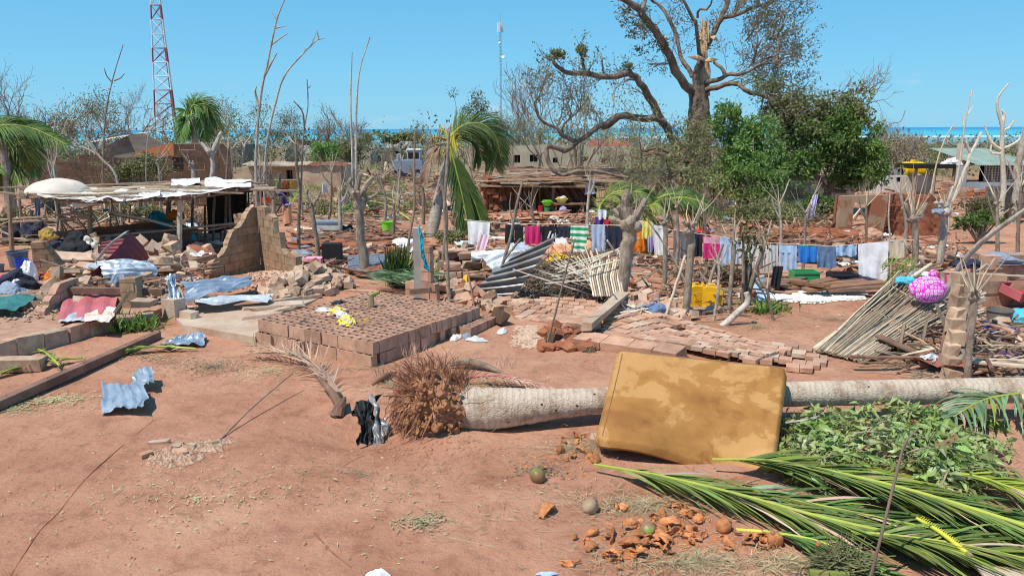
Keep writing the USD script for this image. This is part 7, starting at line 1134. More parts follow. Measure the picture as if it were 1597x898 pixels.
th.part("mud", heap(on(G(1265, 372)), 1.9, 1.0, .32, 7, 4, fr=3.4), "redearth"); th.part("mud", heap(on(G(1310, 385)), 1.0, .5, .25, 8, 3, fr=3), "mudwall")
for i in range(190): q = G(g.uniform(1190, 1330), g.uniform(352, 392)); L = g.uniform(.2, 1.2); d = unit([g.normal(), g.normal(0, .5), g.normal(0, .2)]); z = g.uniform(.05, .32); th.part("stick", B().beam(q - d * L / 2 + [0, 0, z], q + d * L / 2 + [0, 0, z], g.uniform(.02, .07), .03), ("mudwall", "beam", "plank", "clay")[i % 4])
one("mud_pot", B().ball(on(G(1350, 378)) + [0, -.3, .22], (.36, .3, .28), 3, .2, 4), "clay", "rounded clay stove in front of the window hole", "stove"); one("cloth_strip", drape(D(1268, 304, 29), D(1276, 303, 29), D(1254, 346, 28.6), D(1268, 348, 28.6), .08, 2, 3), "lavender", "pale violet plastic under the leafy tree", "plastic")
th = T("rubble_heap", "pale bricks and sticks strewn in front of the red mud wall", "rubble", G(1430, 395)); rubble(th, [(1380, 425), (1390, 392), (1480, 388), (1520, 400), (1500, 425), (1430, 432)], 40, (.08, .25), g, m="clay", m2="rubblepale", hmax=.1)
for i in range(30): q = G(g.uniform(1390, 1470), g.uniform(395, 428)); d = unit([g.normal(), g.normal(0, .5), g.normal(0, .1)]); th.part("stick", B().tube([q - d * .5 + [0, 0, .1], q + d * .5 + [0, 0, .12]], .02, 4), ("stick", "plank", "beam")[i % 3])
# reed panels, bag, poles, pier
th = T("leaning_reed_panel", "leaning panel of grey reeds tied to a pale pole", "panel", G(1330, 560)); S0, S1, E0, E1 = G(1272, 548, .02), G(1350, 566, .02), D(1412, 418, 14.3), D(1498, 478, 13.2)
for i in range(78): s = i / 77; a = S0 * (1 - s) + S1 * s + [0, 0, g.uniform(0, .05)]; e = E0 * (1 - s) + E1 * s + g.normal(0, .05, 3); d = e - a; e = a + d * g.uniform(.82, 1.05); th.part("reed", B().tube([a, (a + e) / 2 + g.normal(0, .02, 3), e], [g.uniform(.011, .02), .008], 5), ("reed", "reed", "stick", "reed", "palestick")[int(g.integers(5))])
for s in (.22, .5, .78): th.part("cross_stick", B().tube([S0 * (1 - s) + E0 * s + [-.03, -.03, .02], S1 * (1 - s) + E1 * s + [.03, -.03, .02]], .018, 5), "stick")
th.part("edge_pole", B().tube(spline([G(1268, 546, .0), D(1360, 478, 13.4), D(1440, 420, 14.1), D(1452, 412, 14.2)], 14), [.045, .03], 8), "palestick", smooth=60)
g2 = RNG(9); b = B(); n = 160; e = E0 * .72 + E1 * .28; c = np.stack([g2.uniform(1370, 1420, n), g2.uniform(410, 470, n)], 1); cc = np.array([D(a, b_, 14.1) for a, b_ in c]); u = unit((E0 - S0) + g2.normal(0, .5, (n, 3))); th.part("grass_tuft", B().leaf(cc, u, side(u, g2), g2.uniform(.2, .6, n), .025, .2, .2), "frondlime", kind="stuff")
th = T("white_stick_panel", "flat bundle of white sticks behind the reed panel", "panel", G(1450, 540)); S0, S1, E0, E1 = D(1398, 503, 14.2), D(1392, 548, 13.0), D(1530, 452, 14.9), D(1532, 528, 13.6)
for i in range(64): s = i / 63; a = S0 * (1 - s) + S1 * s + g.normal(0, .02, 3); e = E0 * (1 - s) + E1 * s + g.normal(0, .06, 3); th.part("stick", B().tube([a, (a + e) / 2 + g.normal(0, .015, 3), e], .014, 5), ("whitestick", "palestick", "reed")[int(g.integers(3))])
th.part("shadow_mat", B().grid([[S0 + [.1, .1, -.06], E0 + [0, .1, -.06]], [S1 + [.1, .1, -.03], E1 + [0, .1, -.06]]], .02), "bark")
for i in range(4): a = G(1400 + i * 35, 560 - i * 4); one("prop_stick", B().tube([a, a + [.1, .1, .55]], .03, 5), "stick", "short prop stick under the white stick panel", "stick", group="props under the white stick panel")
th = T("patterned_bag", "bulging bright pink bag with a white lattice pattern", "bag", D(1447, 470, 13.0)); c = D(1447, 451, 13.0); th.part("bag", B().ball(c, (.31, .2, .23), 4, .22, 5, 1.1), "pinkprint", smooth=True); th.part("knot", B().ball(c + [.05, 0, .27], (.07, .05, .07), 2, .4, 2), "pinkprint", smooth=True)
one("cloth_scrap", drape(D(1456, 425, 13.5), D(1476, 427, 13.5), D(1458, 448, 13.4), D(1480, 452, 13.4), .06, 2, 3), "magenta", "bright pink cloth scrap behind the patterned bag", "cloth"); one("cloth_scrap", heap(D(1413, 440, 13.7), .17, .12, .12, 4), "aqua", "turquoise cloth on the reed panel left of the bag", "cloth"); one("cloth_scrap", drape(D(1500, 470, 13.6), D(1509, 470, 13.6), D(1497, 510, 13.3), D(1508, 508, 13.3), .04, 2, 8), "red", "red cloth strip between the brick pier and post", "cloth")
for i, (px, py, m) in enumerate(((1462, 492, "red"), (1430, 520, "blue"), (1500, 462, "skyblue"), (1497, 500, "pink"))): one("cloth_scrap", heap(D(px, py, 13.6), .15, .1, .08, i + 40), m, ("small red scrap on the white sticks", "blue scrap under the white sticks", "pale blue scrap behind the brick pier", "pink scrap on the white sticks beside the pier")[i], "cloth")
th = T("long_branch", "long pale branch sloping up to the right edge", "branch", D(1440, 478, 13.4)); th.part("branch", lim([D(1380, 470, 13.6), D(1440, 472, 13.3), D(1470, 462, 13.2), D(1490, 428, 13.1), D(1530, 378, 12.6), D(1620, 312, 11.8)], [.05, .06, .035], g, .2, .03, 8), "palebark", smooth=60); th.part("branch", lim([D(1462, 466, 13.2), D(1482, 470, 13.2), D(1510, 436, 13.0), D(1540, 412, 12.8)], [.05, .03], g, .2, .03, 7), "palebark", smooth=60); th.part("branch", lim([D(1466, 462, 13.2), D(1470, 440, 13.4), D(1468, 424, 13.5)], [.05, .04], g, .2, .03, 7), "bark", smooth=60)
th = T("brick_pier", "leaning crumbling brick pier with a timber post", "pier", G(1478, 596)); b0, t0 = G(1478, 596), D(1500, 428, 11.8)
for i in range(9): s = (i + .5) / 9; q = b0 * (1 - s) + t0 * s; 
for i in range(9):
    s = (i + .5) / 9; q = b0 * (1 - s) + t0 * s; th.part("brick", brickbox(q + g.normal(0, .008, 3), (.185 + g.normal(0, .015), .18, np.linalg.norm(t0 - b0) / 9 - .012), rotv((0, 1, 0), .09) @ rotz(g.normal(.15, .05)), g, .012), "rubble")
th.part("timber_post", B().tube(spline([G(1492, 597), D(1503, 510, 11.3), D(1514, 425, 11.5)], 8), [.075, .065], 9), "bark", smooth=60)
th.part("back_batten", B().beam(G(1462, 590), D(1490, 432, 12.1), .07, .07), "beam")
pollard([(1508, 600), (1512, 540), (1518, 485), (1520, 462)], float(G(1508, 597)[1]), 8.5, 8, "stout grey post tree right of the brick pier", 330, shoots=9, hr=2.4, sl=.7)
th = T("horizontal_stick", "long thin stick running level to the right edge", "stick", D(1480, 425, 12)); th.part("stick", B().tube([D(1470, 424, 12.2), D(1540, 428, 12), D(1620, 432, 11.8)], .018, 5), "palestick")
def blockpile(label, px, py, nx, nz, ny, rz, m="block", sz=(.42, .2, .21), seed=1):
    q = on(G(px, py)); th = T("stacked_blocks", label, "blocks", q); R = rotz(rz); g = RNG(seed)
    for k in range(nz):
        for i in range(nx):
            for j in range(ny): th.part("block", brickbox(q + R @ np.array([(i + .5) * sz[0] * 1.03, (j + .5) * sz[1] * 1.05, (k + .5) * sz[2] * 1.02]) + g.normal(0, .008, 3), sz, R @ rotz(g.normal(0, .02)), g, .006), m if g.random() < .8 else "rubble")
blockpile("neat stack of brown blocks at the right edge behind the basin", 1528, 478, 4, 4, 2, .02, sz=(.50, .22, .26)); blockpile("tall end of the block stack cut by the right edge", 1588, 470, 3, 3, 2, .02, seed=2, sz=(.45, .22, .26))
q = D(1560, 412, 18); th = T("loose_blocks", "row of pale blocks along the top of the stack", "blocks", q)
for i in range(9): th.part("block", brickbox(D(1531 + i * 6.4, 409, 16.6), (.075, .5, .12), rotz(.4), g, .006), "rubblepale")
bucket(G(1556, 512), .22, .36, "greywall", "battered grey bucket behind the blue basin"); c = G(1560, 529); th = T("basin", "bright blue plastic basin on the ground at right", "basin", c); th.part("bowl", B().lathe(c, [(.001, .0), (.19, 0), (.25, .16), (.275, .165), (.275, .18), (.245, .18), (.185, .02), (.001, .02)], 24), "plblue", smooth=50)
for s in (-1, 1): th.part("handle", B().box(c + [.275 * s, 0, .16], (.05, .09, .02)), "plblue")
q = G(1594, 478); th = T("red_tray", "red wooden tray tipped up at the right edge", "tray", q); R = rotz(.35) @ rotv((1, 0, 0), .25); th.part("base", B().box(q + [0, 0, .25], (.8, .5, .03), R), "red")
for s in (-1, 1): th.part("side", B().box(q + [0, 0, .25] + R @ [0, .25 * s, .08], (.8, .03, .18), R), "tinmaroon"); th.part("end", B().box(q + [0, 0, .25] + R @ [.4 * s, 0, .08], (.03, .48, .18), R), "tinpink")
for (px, py, rx, h, m, lb) in ((1586, 500, .4, .25, "aqua", "turquoise tarpaulin heap at the right edge"), (1560, 408, .5, .2, "bluegrey", "grey bundle on top of the block stack"), (1578, 432, .2, .1, "purple", "violet scrap on the block stack"), (1510, 416, .3, .15, "navy", "dark and white cloth left of the block stack")): q = D(px, py, 15.6 if py < 450 else 15.3) if py < 450 else G(px, py + 4); one("cloth_heap", heap(q, rx, rx * .7, h, int(px)), m, lb, "cloth")
th = T("sack_mat", "brown sacking rumpled on the ground behind the trunk", "sacking", G(1545, 580)); th.part("sacking", sheetcloth(on(G(1540, 578)), .65, .35, .16, 5, .2), "brownc"); one("cloth_scrap", sheetcloth(on(G(1572, 563)), .35, .22, .12, 6, .4), "plum", "plum coloured cloth beyond the brown sacking", "cloth")
th = T("brush_scraps", "dry brush and split canes around the brick pier", "brushwood", G(1540, 590)); b = B()
for i in range(260): q = G(g.uniform(1430, 1600), g.uniform(545, 598)); d = unit([g.normal(), g.normal(0, .5), g.normal(0, .15)]); b.tube([q - d * .2 + [0, 0, .04], q + d * g.uniform(.1, .4) + [0, 0, .06]], .008, 3, cap=False)
th.part("canes", b, "stick", kind="stuff")
for (px, py, rx, ry, h, n, lb) in ((1410, 556, .22, .16, .2, 130, "small green weed under the reed panel"), (1190, 485, .4, .3, .25, 260, "dull grass tuft beside the leaning log"), (205, 513, .4, .25, .3, 420, "bright green weed in front of the foundation")): q = G(px, py); c = q + g.normal(0, 1, (n, 3)) * [rx * .5, ry * .5, 0]; c[:, 2] = gz(c[:, 0], c[:, 1]); u = unit(np.stack([g.normal(0, .7, n), g.normal(0, .7, n), np.ones(n)], 1)); one("weed_tuft", B().leaf(c, u, side(u, g), g.uniform(.3, 1, n) * h * 1.3, .045, .2, .3), "grass", lb, "weed")
# ================================================================== THE FOREGROUND
g = RNG(700)
def hollow(c, ex, ey, L, W, H, par, m, name="block", gap=.006):
    """A hollow block: c is its corner, ex its length direction, ey its width direction."""
    w = .026; cell = (L - gap - 3 * w) / 2; pg = shapely.box(0, 0, L - gap, W - gap).difference(shapely.box(w, w * .8, w + cell, W - gap - w * .8)).difference(shapely.box(2 * w + cell, w * .8, 2 * w + 2 * cell, W - gap - w * .8))
    par.part(name, B().prism(pg, H - .006, (c, ex, ey)).box(c + ex * L / 2 + ey * W / 2 + [0, 0, H * .55], (L * .94, W * .8, .02), np.stack([ex, ey, np.cross(ex, ey)], 1)), m)
A, Bl, Cr = G(581.7, 533.5, .42), G(402.5, 497.7, .42), G(749, 478, .42); ex, ey = unit(Bl - A), unit(Cr - A); ex = unit(ex); ey_ = np.array([ex[1], -ex[0], 0]); 
if ey_ @ ey < 0: ey_ = -ey_
th = T("block_stack", "large two layer stack of drying hollow cement blocks", "block stack", A * [1, 1, 0])
LL, WW, HH = .3815, .1415, .205
R_ = lambda a: np.array([math.cos(a), math.sin(a), 0])
for k in (1, 0):
    for j in range(20):
        for i in range(7):
            if k == 0 and 2 <= i and 2 <= j <= 18: continue
            off = ey * WW * j + ex * LL * i + (0 if k else ex * -.0 + ey * .0); jig = g.normal(0, .009, 3) * [1, 1, .55]; drop = 0
            if k == 0 and j == 0: jig = jig - ey * g.uniform(.0, .09)
            if k == 0 and i == 0 and j > 8: jig = jig + ex * g.uniform(0, .12)
            if i in (2, 5): jig = jig + ex * .012
            a = math.atan2(ex[1], ex[0]) + g.normal(0, .012); e1 = R_(a); e2 = np.array([e1[1], -e1[0], 0]); e2 = e2 if e2 @ ey > 0 else -e2
            e2 = unit(ey + .02 * g.normal(0, 1, 3) * [1, 1, 0]); c = A * [1, 1, 0] + off + jig + [0, 0, .006 + HH * k]
            if np.cross(e1, e2)[2] < 0: c = c + e1 * LL; e1 = -e1
            hollow(c, e1, e2, LL, WW, HH, th, "block")
S0, S1, S2 = G(707.7, 506.8, .205), G(734, 511.5, .205), G(771.6, 495, .205); e1, e2 = unit(S0 - S1), unit(S2 - S1); th = T("block_row", "short row of hollow cement blocks right of the big stack", "block row", S1 * [1, 1, 0])
for j in range(8):
    for i in range(1):
        c = S1 * [1, 1, 0] + e2 * .125 * j + e1 * .0 + g.normal(0, .006, 3) * [1, 1, 0] + [0, 0, .004]; a1 = e1
        if np.cross(a1, e2)[2] < 0: c = c + a1 * .36; a1 = -a1
        hollow(c, a1, e2, .36, .125, .205, th, "block")
q = G(781, 506); one("loose_block", brickbox(q + [0, .05, .13], (.14, .36, .26), rotz(.5) @ rotv((0, 1, 0), .5), g, .02), "brownblock", "dark broken block tilted beside the short block row", "block")
for (px, py, rx, ry, h, m, lb, sd) in ((527, 488, .2, .13, .10, "yellowprint", "yellow printed cloth on the block stack, left piece", 1), (541, 503, .22, .14, .12, "yellowprint", "yellow and white cloth crumpled on the block stack, right piece", 2), (505, 484, .13, .09, .06, "white", "white cloth on the block stack", 3), (528, 472, .14, .08, .04, "navy", "small navy rag on the block stack", 4), (572, 500, .12, .05, .03, "orangestalk", "brown husk strip by the yellow cloth", 5), (533, 494, .1, .08, .09, "whitetarp", "white scrap between the two yellow cloths", 6)): q = G(px, py, .42); one("cloth_scrap", heap(q, rx, ry, h, sd, rz=sd, fr=2.4), m, lb, "cloth")
q = G(579, 478, .42); th = T("wood_stump", "small cut palm stump standing on the block stack", "stump", q); th.part("stump", B().tube([q, q + [0, 0, .2]], [.062, .05], 8, wob=.1, g=g), "coconutbrown"); th.part("green_top", B().tube([q + [-.02, 0, .2], q + [.16, .02, .27]], [.05, .03], 7), "frondlime")
for (px, py, rx, ry, m, lb, sd) in ((712, 528, .18, .1, "offwhite", "crumpled cream plastic by the short block row", 1), (728, 527, .16, .09, "bluegrey", "blue plastic scrap by the short block row", 2), (745, 532, .2, .07, "lightgrey", "pale grey plastic scrap right of the blue one", 3), (783, 520, .12, .08, "white", "white paper scrap below the tilted block", 4)): q = on(G(px, py)); one("plastic_scrap", sheetcloth(q, rx, ry, .07, sd, sd), m, lb, "plastic")
# poles and stakes of the old fence
for i, (pts, Y, r0, r1, m, lb, fk) in enumerate((
    ([(701, 478), (697, 400), (693, 327), (697, 262), (700, 205)], None, 5, 3.4, "greybark", "long thin pole standing at the back corner of the block stack", []), ([(690, 440), (692, 400), (696, 340), (690, 290)], None, 6, 4, "stick", "reddish pole behind the long thin one", []),
    ([(634, 402), (640, 360), (646, 323), (646, 262), (647, 205)], None, 4, 2.4, "stick", "thin straight pole left of the palm trunk", []), ([(660, 350), (661, 315), (658, 292)], None, 5, 5, "bark", "short knobby post by the fallen fronds", []),
    ([(852, 540), (868, 480), (886, 410), (897, 372)], None, 3, 2, "bark", "thin dark stake leaning before the fallen wall", []), ([(768, 464), (778, 430), (796, 370), (806, 318), (815, 284)], None, 4.5, 3, "greybark", "forked leaning pole before the corrugated sheet", [([(800, 345), (795, 325), (797, 300)], 2, 1), ([(786, 405), (802, 385), (812, 372)], 3.5, 2.5), ([(801, 340), (830, 298)], 1, .6)]),
    ([(1037, 496), (1053, 448), (1069, 398)], None, 4.5, 3.5, "palestick", "pale stake leaning right behind the fallen wall", []), ([(1074, 448), (1045, 395), (1011, 344)], 15.9, 2.6, 2.2, "palestick", "pale pole crossing the washing diagonally", []), ([(740, 480), (735, 450), (728, 420)], None, 3, 2.5, "clay", "short reddish stake in the block pile", []),
    ([(1355, 905), (1378, 820), (1400, 730), (1412, 690), (1432, 668)], 5.6, 5, 2.5, "twig", "bare stick standing up in front of the palm fronds", [([(1405, 705), (1420, 686), (1440, 678)], 2, 1)]), ([(343, 686), (395, 632), (456, 580)], None, 2.6, 1.8, "bark", "thin stick propped from the small rubble patch to dry fronds", []))):
    p = [D(a, b_, Y or float(G(*pts[0])[1]) + (.25 * j if i in (10,) else 0)) for j, (a, b_) in enumerate(pts)]; k = PX(p[0][1])
    if i == 10: p = [G(343, 686), G(395, 634, .12), G(456, 582, .3)]
    if i == 9: p[0] = on(p[0])
    th = T("stake" if len(pts) < 5 else "pole", lb, "stake" if len(pts) < 5 else "pole", p[0]); th.part("stem", lim(p, [r0 * k * .62, r1 * k * .62], RNG(800 + i), .12, .02, 8), m, smooth=60)
    for f in fk: th.part("fork", B().tube(spline([D(a, b_, p[0][1]) for a, b_ in f[0]], 6), [f[1] * k * .7, f[2] * k * .7], 6), m)
# wooden beam, tin scraps, green fronds at left
a, b_ = G(-25, 640, .07), G(246, 522, .09); th = T("wooden_beam", "long dark timber beam lying on the earth at left", "beam", a); t, y, n_ = frame(b_ - a); gg = np.linspace(0, 1, 18); P = [a + (b_ - a) * s for s in gg]; bb = B()
for i in range(17): bb.box((P[i] + P[i + 1]) / 2 + g.normal(0, .002, 3), (np.linalg.norm(P[1] - P[0]) + .001 * (i % 2), .13 + .002 * (i % 2), .11 + .003 * (i % 3)), np.stack([t, y, n_], 1))
th.part("timber", B().box((a + b_) / 2, (np.linalg.norm(b_ - a), .13, .12), np.stack([t, y, n_], 1)), "beam")
for i in range(5): s = .1 + .2 * i; th.part("nail", B().tube([a + (b_ - a) * s, a + (b_ - a) * s + [0, 0, .085]], .006, 4), "steelgrey")
def tin(label, c, waves, z, seed, m="tin", cr=.07, amp=.012): c = [G(px, py, zz) for (px, py), zz in zip(c, z)]; one("tin_scrap", corr(*c, waves, amp, crumple=cr, seed=seed, nv=16), m, label, "metal sheet")
tin("torn corrugated tin scrap lying in the open yard", ((163, 598), (218, 592), (160, 644), (226, 632)), 5, (.14, .20, .05, .16), 3)
tin("smaller curled tin scrap behind the torn one", ((204, 584), (233, 570), (214, 601), (242, 596)), 3, (.14, .24, .1, .16), 5, amp=.012, cr=.05)
tin("folded tin scrap near the floor slab", ((284, 526), (318, 516), (244, 542), (312, 537)), 4, (.10, .14, .04, .06), 8, cr=.08); tin("thin tin strip folded under another near the floor slab", ((262, 530), (292, 520), (252, 536), (290, 530)), 2, (.08, .1, .03, .05), 9, "tinwhite", .05)
def ground_frond(name, label, pts, L, m, n, seed, z=.05, sweep=1.2, sides=(1, -1), w=.03, parts=True, spread=1.0, droop=.3, mr="rachis", rr=(.02, .006), lift=.15, zb=0):
    g = RNG(seed); q = []
    for j, (a, b_) in enumerate(pts): p = G(a, b_); q.append(p + [0, 0, z + .06 * math.sin(math.pi * j / (len(pts) - 1)) + zb * (1 - j / (len(pts) - 1))])
    th = T(name, label, "palm frond", q[0]); frond(th, q, L, m, g, n, droop, sweep, w=w, rr=rr, ground=True, parts=parts, mat_r=mr, spread=spread, lift=lift, sides=sides); return th
ground_frond("palm_frond", "yellow green frond scraps lying behind the timber beam", [(130, 562), (80, 572), (30, 582), (-20, 594)], .35, "frondlime", 30, 1, spread=.6); ground_frond("palm_frond", "small yellow green frond end across the beam", [(306, 548), (250, 549), (205, 553), (160, 562)], .28, "frondlime", 26, 2, spread=.8)
ground_frond("palm_frond", "thin yellow leaflets standing by the kerb stone", [(95, 585), (75, 566), (60, 548)], .3, "frondyellow", 14, 3, zb=.1, spread=.7)
th = ground_frond("dry_frond", "dry pinkish brown palm frond stub with spiky leaflets", [(528, 628), (506, 598), (478, 578), (440, 566), (392, 560)], .62, "frondbrown", 44, 4, z=.12, sweep=1.0, droop=.05, mr="frondbrown", rr=(.045, .008), lift=.9, w=.018, spread=.8)
th.part("stub", B().tube([G(527, 650), G(530, 632, .12), G(518, 612, .2), G(498, 590, .2)], [.075, .07, .05, .035], 8), "beam")
th = ground_frond("dry_frond", "pale dry frond leaflets fanning up left of the brown stub", [(500, 600), (470, 572), (430, 556), (385, 548)], .55, "straw", 26, 5, z=.1, sweep=.9, droop=.0, mr="frondbrown", lift=1.0, w=.014)
ground_frond("dry_frond", "reddish dry frond lying behind the fallen trunk", [(728, 600), (770, 602), (810, 608), (860, 616)], .3, "frondbrown", 40, 6, z=.1, sweep=1.0, mr="tinpink", w=.02)
th = T("palm_spathe", "dark curved palm sheath lying behind the root ball", "sheath", G(740, 580)); th.part("sheath", B().tube(spline([G(702, 570, .08), G(725, 564, .15), G(755, 570, .12), G(792, 585, .03)], 12), [.02, .07, .06, .015], 8), "bark", smooth=60); one("palm_spathe", B().tube(spline([G(580, 600, .03), G(596, 588, .1), G(618, 580, .03)], 9), [.02, .06, .015], 7), "brownc", "brown curved sheath left of the root ball", "sheath", smooth=60)
# ---- the fallen palm: root ball, trunk
th = T("fallen_palm", "fallen coconut palm trunk with its torn root ball", "palm", (-.4, 8.85, 0)); c = np.array([-.96, 8.95, .27])
m_ = trimesh.creation.icosphere(5); v = np.array(m_.vertices); nz = meshkit.fbm(v * 2.2 + 5, 4, 3); n2 = meshkit.fbm(v * 9, 3, 8); v = v * [.42, .48, .42] * (1 + .55 * (nz - .5) + .22 * (n2 - .5))[:, None]; rb = th.part("root_ball", B().add(v + c, np.array(m_.faces)), "rootsoil", smooth=True)
for i in range(150): d = unit(g.normal(0, 1, 3) + [-.1, -.6, .2]); s = .015 + .07 * g.random() ** 2; th.part("clod", chunk(c + d * [.44, .5, .47] * g.uniform(.95, 1.08), (s * 1.2, s, s), rrot(g, 1), i), "rootsoil", parent=rb)
for i in range(150):
    a = g.uniform(0, 1); d = unit(np.array([g.normal(-.75, .45), g.normal(-.45, .6), g.normal(.25, .65)])); p0 = c + d * [.42, .48, .45]; L = g.uniform(.1, .36); dn = unit(d * .75 + [-.1, -.15, -.55 if d[2] < .45 else .1] + g.normal(0, .35, 3)); p1 = p0 + dn * L * .4; p2 = p0 + unit(dn + [-.25, -.1, -.5 if d[2] < .35 else .15]) * L * .8; p3 = p2 + np.array([-.05, -.05, -.35 if d[2] < .35 else .05]) * L
    th.part("root", B().tube(spline([p0 - d * .05, p1, p2, p3], 7), [.009 * g.uniform(.6, 1.5), .003], 4, cap=False), "root", parent=rb)
b = B()
for i in range(260):
    x = g.uniform(-1.4, -.55); d = np.array([g.normal(-.15, .45), g.normal(.1, .4), 1.0]); p0 = np.array([x, 9.05 + g.normal(0, .18), .62 - .3 * abs(x + 1.0)]); L = g.uniform(.12, .42); d = unit(d + [(x + 1.05) * .8, 0, 0]); b.tube([p0, p0 + d * L * .6 + g.normal(0, .02, 3), p0 + unit(d + g.normal(0, .25, 3)) * L], [.005, .002], 3, cap=False)
for i in range(260):
    d = unit(np.array([g.normal(-.9, .35), g.normal(-.4, .6), g.normal(.1, .5)])); p0 = c + d * [.44, .5, .48]; L = g.uniform(.06, .24); b.tube([p0, p0 + unit(d + [0, 0, -.5] + g.normal(0, .6, 3)) * L * .5, p0 + unit(d + [0, 0, -1.4] + g.normal(0, .3, 3)) * L], [.004, .002], 3, cap=False)
th.part("fine_roots", b, "root", parent=rb, kind="stuff")
xs = np.linspace(0, 1, 90); ax = spline([(-.66, 8.93, .25), (-.2, 8.9, .26), (.6, 8.98, .29), (1.6, 9.05, .33), (3.2, 9.12, .345), (5, 9.18, .35), (7.2, 9.25, .36)], 90); r = np.interp(ax[:, 0], [-.75, -.4, 0, .4, 1, 2, 4, 7.3], [.28, .265, .235, .195, .16, .152, .157, .165]); r = r * (1 + .015 * np.sin(ax[:, 0] * 38) + .02 * g.normal(0, 1, 90) * (ax[:, 0] < .6)); th.part("trunk", B().tube(ax, r, 28, wob=.008, g=g), "palmtrunk", smooth=70)
for i in range(6): x = (.35, .52, 1.0, -.05, 4.4, .78)[i]; p = np.array([x, float(np.interp(x, ax[:, 0], ax[:, 1])), float(np.interp(x, ax[:, 0], ax[:, 2]))]); rr_ = float(np.interp(x, ax[:, 0], r)); d = unit([0, -.85, .35 + .75 * math.sin(i * 3.7)]); th.part("bark_pit", B().ball(p + d * rr_ * .985, (.016, .012, .011), 1), "dark")
th = T("black_plastic", "crumpled black plastic sheet at the edge of the root hole", "plastic", G(575, 680)); th.part("sheet", corr(D(553, 640, 8.75), D(588, 613, 8.9), D(560, 690, 8.5), D(584, 690, 8.55), 5, .03, crumple=.1, seed=4, nv=24), "black"); th.part("fold", corr(D(580, 618, 8.85), D(601, 650, 8.7), D(582, 698, 8.45), D(603, 690, 8.5), 3, .02, crumple=.1, seed=6, nv=20), "tindark"); one("dead_stub", B().tube([G(520, 650), G(532, 630, .14), G(538, 620, .1)], [.06, .07, .02], 8), "beam", "short dark broken stub beside the root hole", "stub")
one("soil_clods", scatter([(560, 715), (600, 690), (740, 680), (800, 690), (760, 715), (620, 725)], 230, (.006, .03), g, .6), "clod", "crumbled clods fallen from the root ball", kind="stuff")
# ---- the mattress
TL, TR, BR, BL = D(961, 549, 9.45), D(1229, 577, 9.0), D(1207, 746, 7.55), D(926, 697, 8.08); nu, nv = 70, 48; u, v = np.meshgrid(np.linspace(0, 1, nu), np.linspace(0, 1, nv), indexing="xy"); P = (1 - u)[..., None] * (1 - v)[..., None] * TL + u[..., None] * (1 - v)[..., None] * TR + (1 - u)[..., None] * v[..., None] * BL + (u * v)[..., None] * BR
nn = unit(np.cross(TR - TL, TL - BL)); nn = nn if nn[2] > 0 else -nn
P = P + nn * (.13 * v ** 2 * np.sin(u * 6.0 + .3) - .05 * np.sin(v * 3.14) * .6 + .03 * (meshkit.fbm(np.stack([u * 5, v * 4, 0 * u], -1), 4, 5) - .5) - .012 * np.abs(meshkit.fbm(np.stack([u * 3 + v, v * 9, 0 * u], -1), 3, 8) - .5))[..., None] + unit(BL - TL) * (.055 * np.sin(u * 5.4 + .5) * v ** 2)[..., None]
e = np.minimum(np.minimum(u, 1 - u) * 1.95, np.minimum(v, 1 - v) * 1.5); co = np.clip(1 - np.minimum(u, 1 - u) / .07, 0, 1) * np.clip(1 - np.minimum(v, 1 - v) / .09, 0, 1); P = P + (P.mean((0, 1)) - P) * (.05 * co ** 2)[..., None]; h = .076 * np.sqrt(np.clip(1 - (1 - np.clip(e / .085, 0, 1)) ** 2.6, 0, 1)); top, bot = P + nn * h[..., None], P - nn * h[..., None]
b = B().grid(top[::-1]).grid(bot); th = T("mattress", "stained ochre foam mattress leaning on the fallen trunk", "mattress", BL * [1, 1, 0]); th.part("foam", b, "mattressfoam", smooth=60)
for (u0, u1, vv) in ((.03, .97, .985), (.03, .97, .02)):
    i = int(vv * (nv - 1)); s = slice(int(u0 * nu), int(u1 * nu)); th.part("seam", B().tube((P[i, s] + nn * .035), .007, 4), "brownc")
i = int(.055 * nu); th.part("seam", B().tube(top[3:-3, i] - nn * .003, .009, 4), "brownc")
q = G(945, 708); th = T("supporting_brick", "broken pinkish brick under the mattress's left corner", "brick", q); th.part("brick", brickbox(q + [.02, .16, .08], (.26, .18, .16), rotz(.15), g, .012), "clay"); th.part("brick", brickbox(q + [-.06, .2, .06], (.18, .16, .14), rotz(-.3), g, .015), "rubble")
# ---- coconuts and husks
def husk(seed, label, o, r=.1):
    g = RNG(seed); th_, ph = np.meshgrid(np.linspace(-1.1, 1.1, 13), np.linspace(-g.uniform(.45, .8), g.uniform(.45, .8), 9), indexing="ij"); rr_ = r * (1 + .12 * (meshkit.fbm(np.stack([th_ * 3, ph * 3, 0 * th_ + seed], -1), 3, seed) - .5) * 2 + .06 * (meshkit.noise(np.stack([th_ * 9, ph * 9, 0 * th_ + seed], -1), seed) - .5)) * (1 - .25 * np.abs(th_) ** 2 * .4); P = np.stack([1.25 * rr_ * np.sin(th_), rr_ * np.cos(th_) * np.sin(ph), rr_ * np.cos(th_) * np.cos(ph) - r * .55], -1)
    P[0] *= g.uniform(.6, 1.25, (9, 1)); P[-1] *= g.uniform(.6, 1.25, (9, 1)); P[:, 0] *= g.uniform(.75, 1.15, (13, 1)); P[:, -1] *= g.uniform(.75, 1.15, (13, 1)); t = T("coconut_husk", label, "husk", o, group="husk pieces strewn around the cut coconuts"); t.part("fibre", B().grid(P + o, .013), "husk", smooth=50); t.part("skin", B().grid(P[2:-2, 1:-1] * 1.02 + o + [0, 0, .004], .004), "huskskin" if seed % 2 else "husk"); return t
cent = [(1005, 842, 34), (950, 845, 14), (1075, 835, 10), (1140, 832, 8), (885, 688, 7), (1175, 852, 5), (905, 715, 6), (1040, 806, 12), (935, 872, 7)]; pr = []; k = 0; hg = RNG(31)
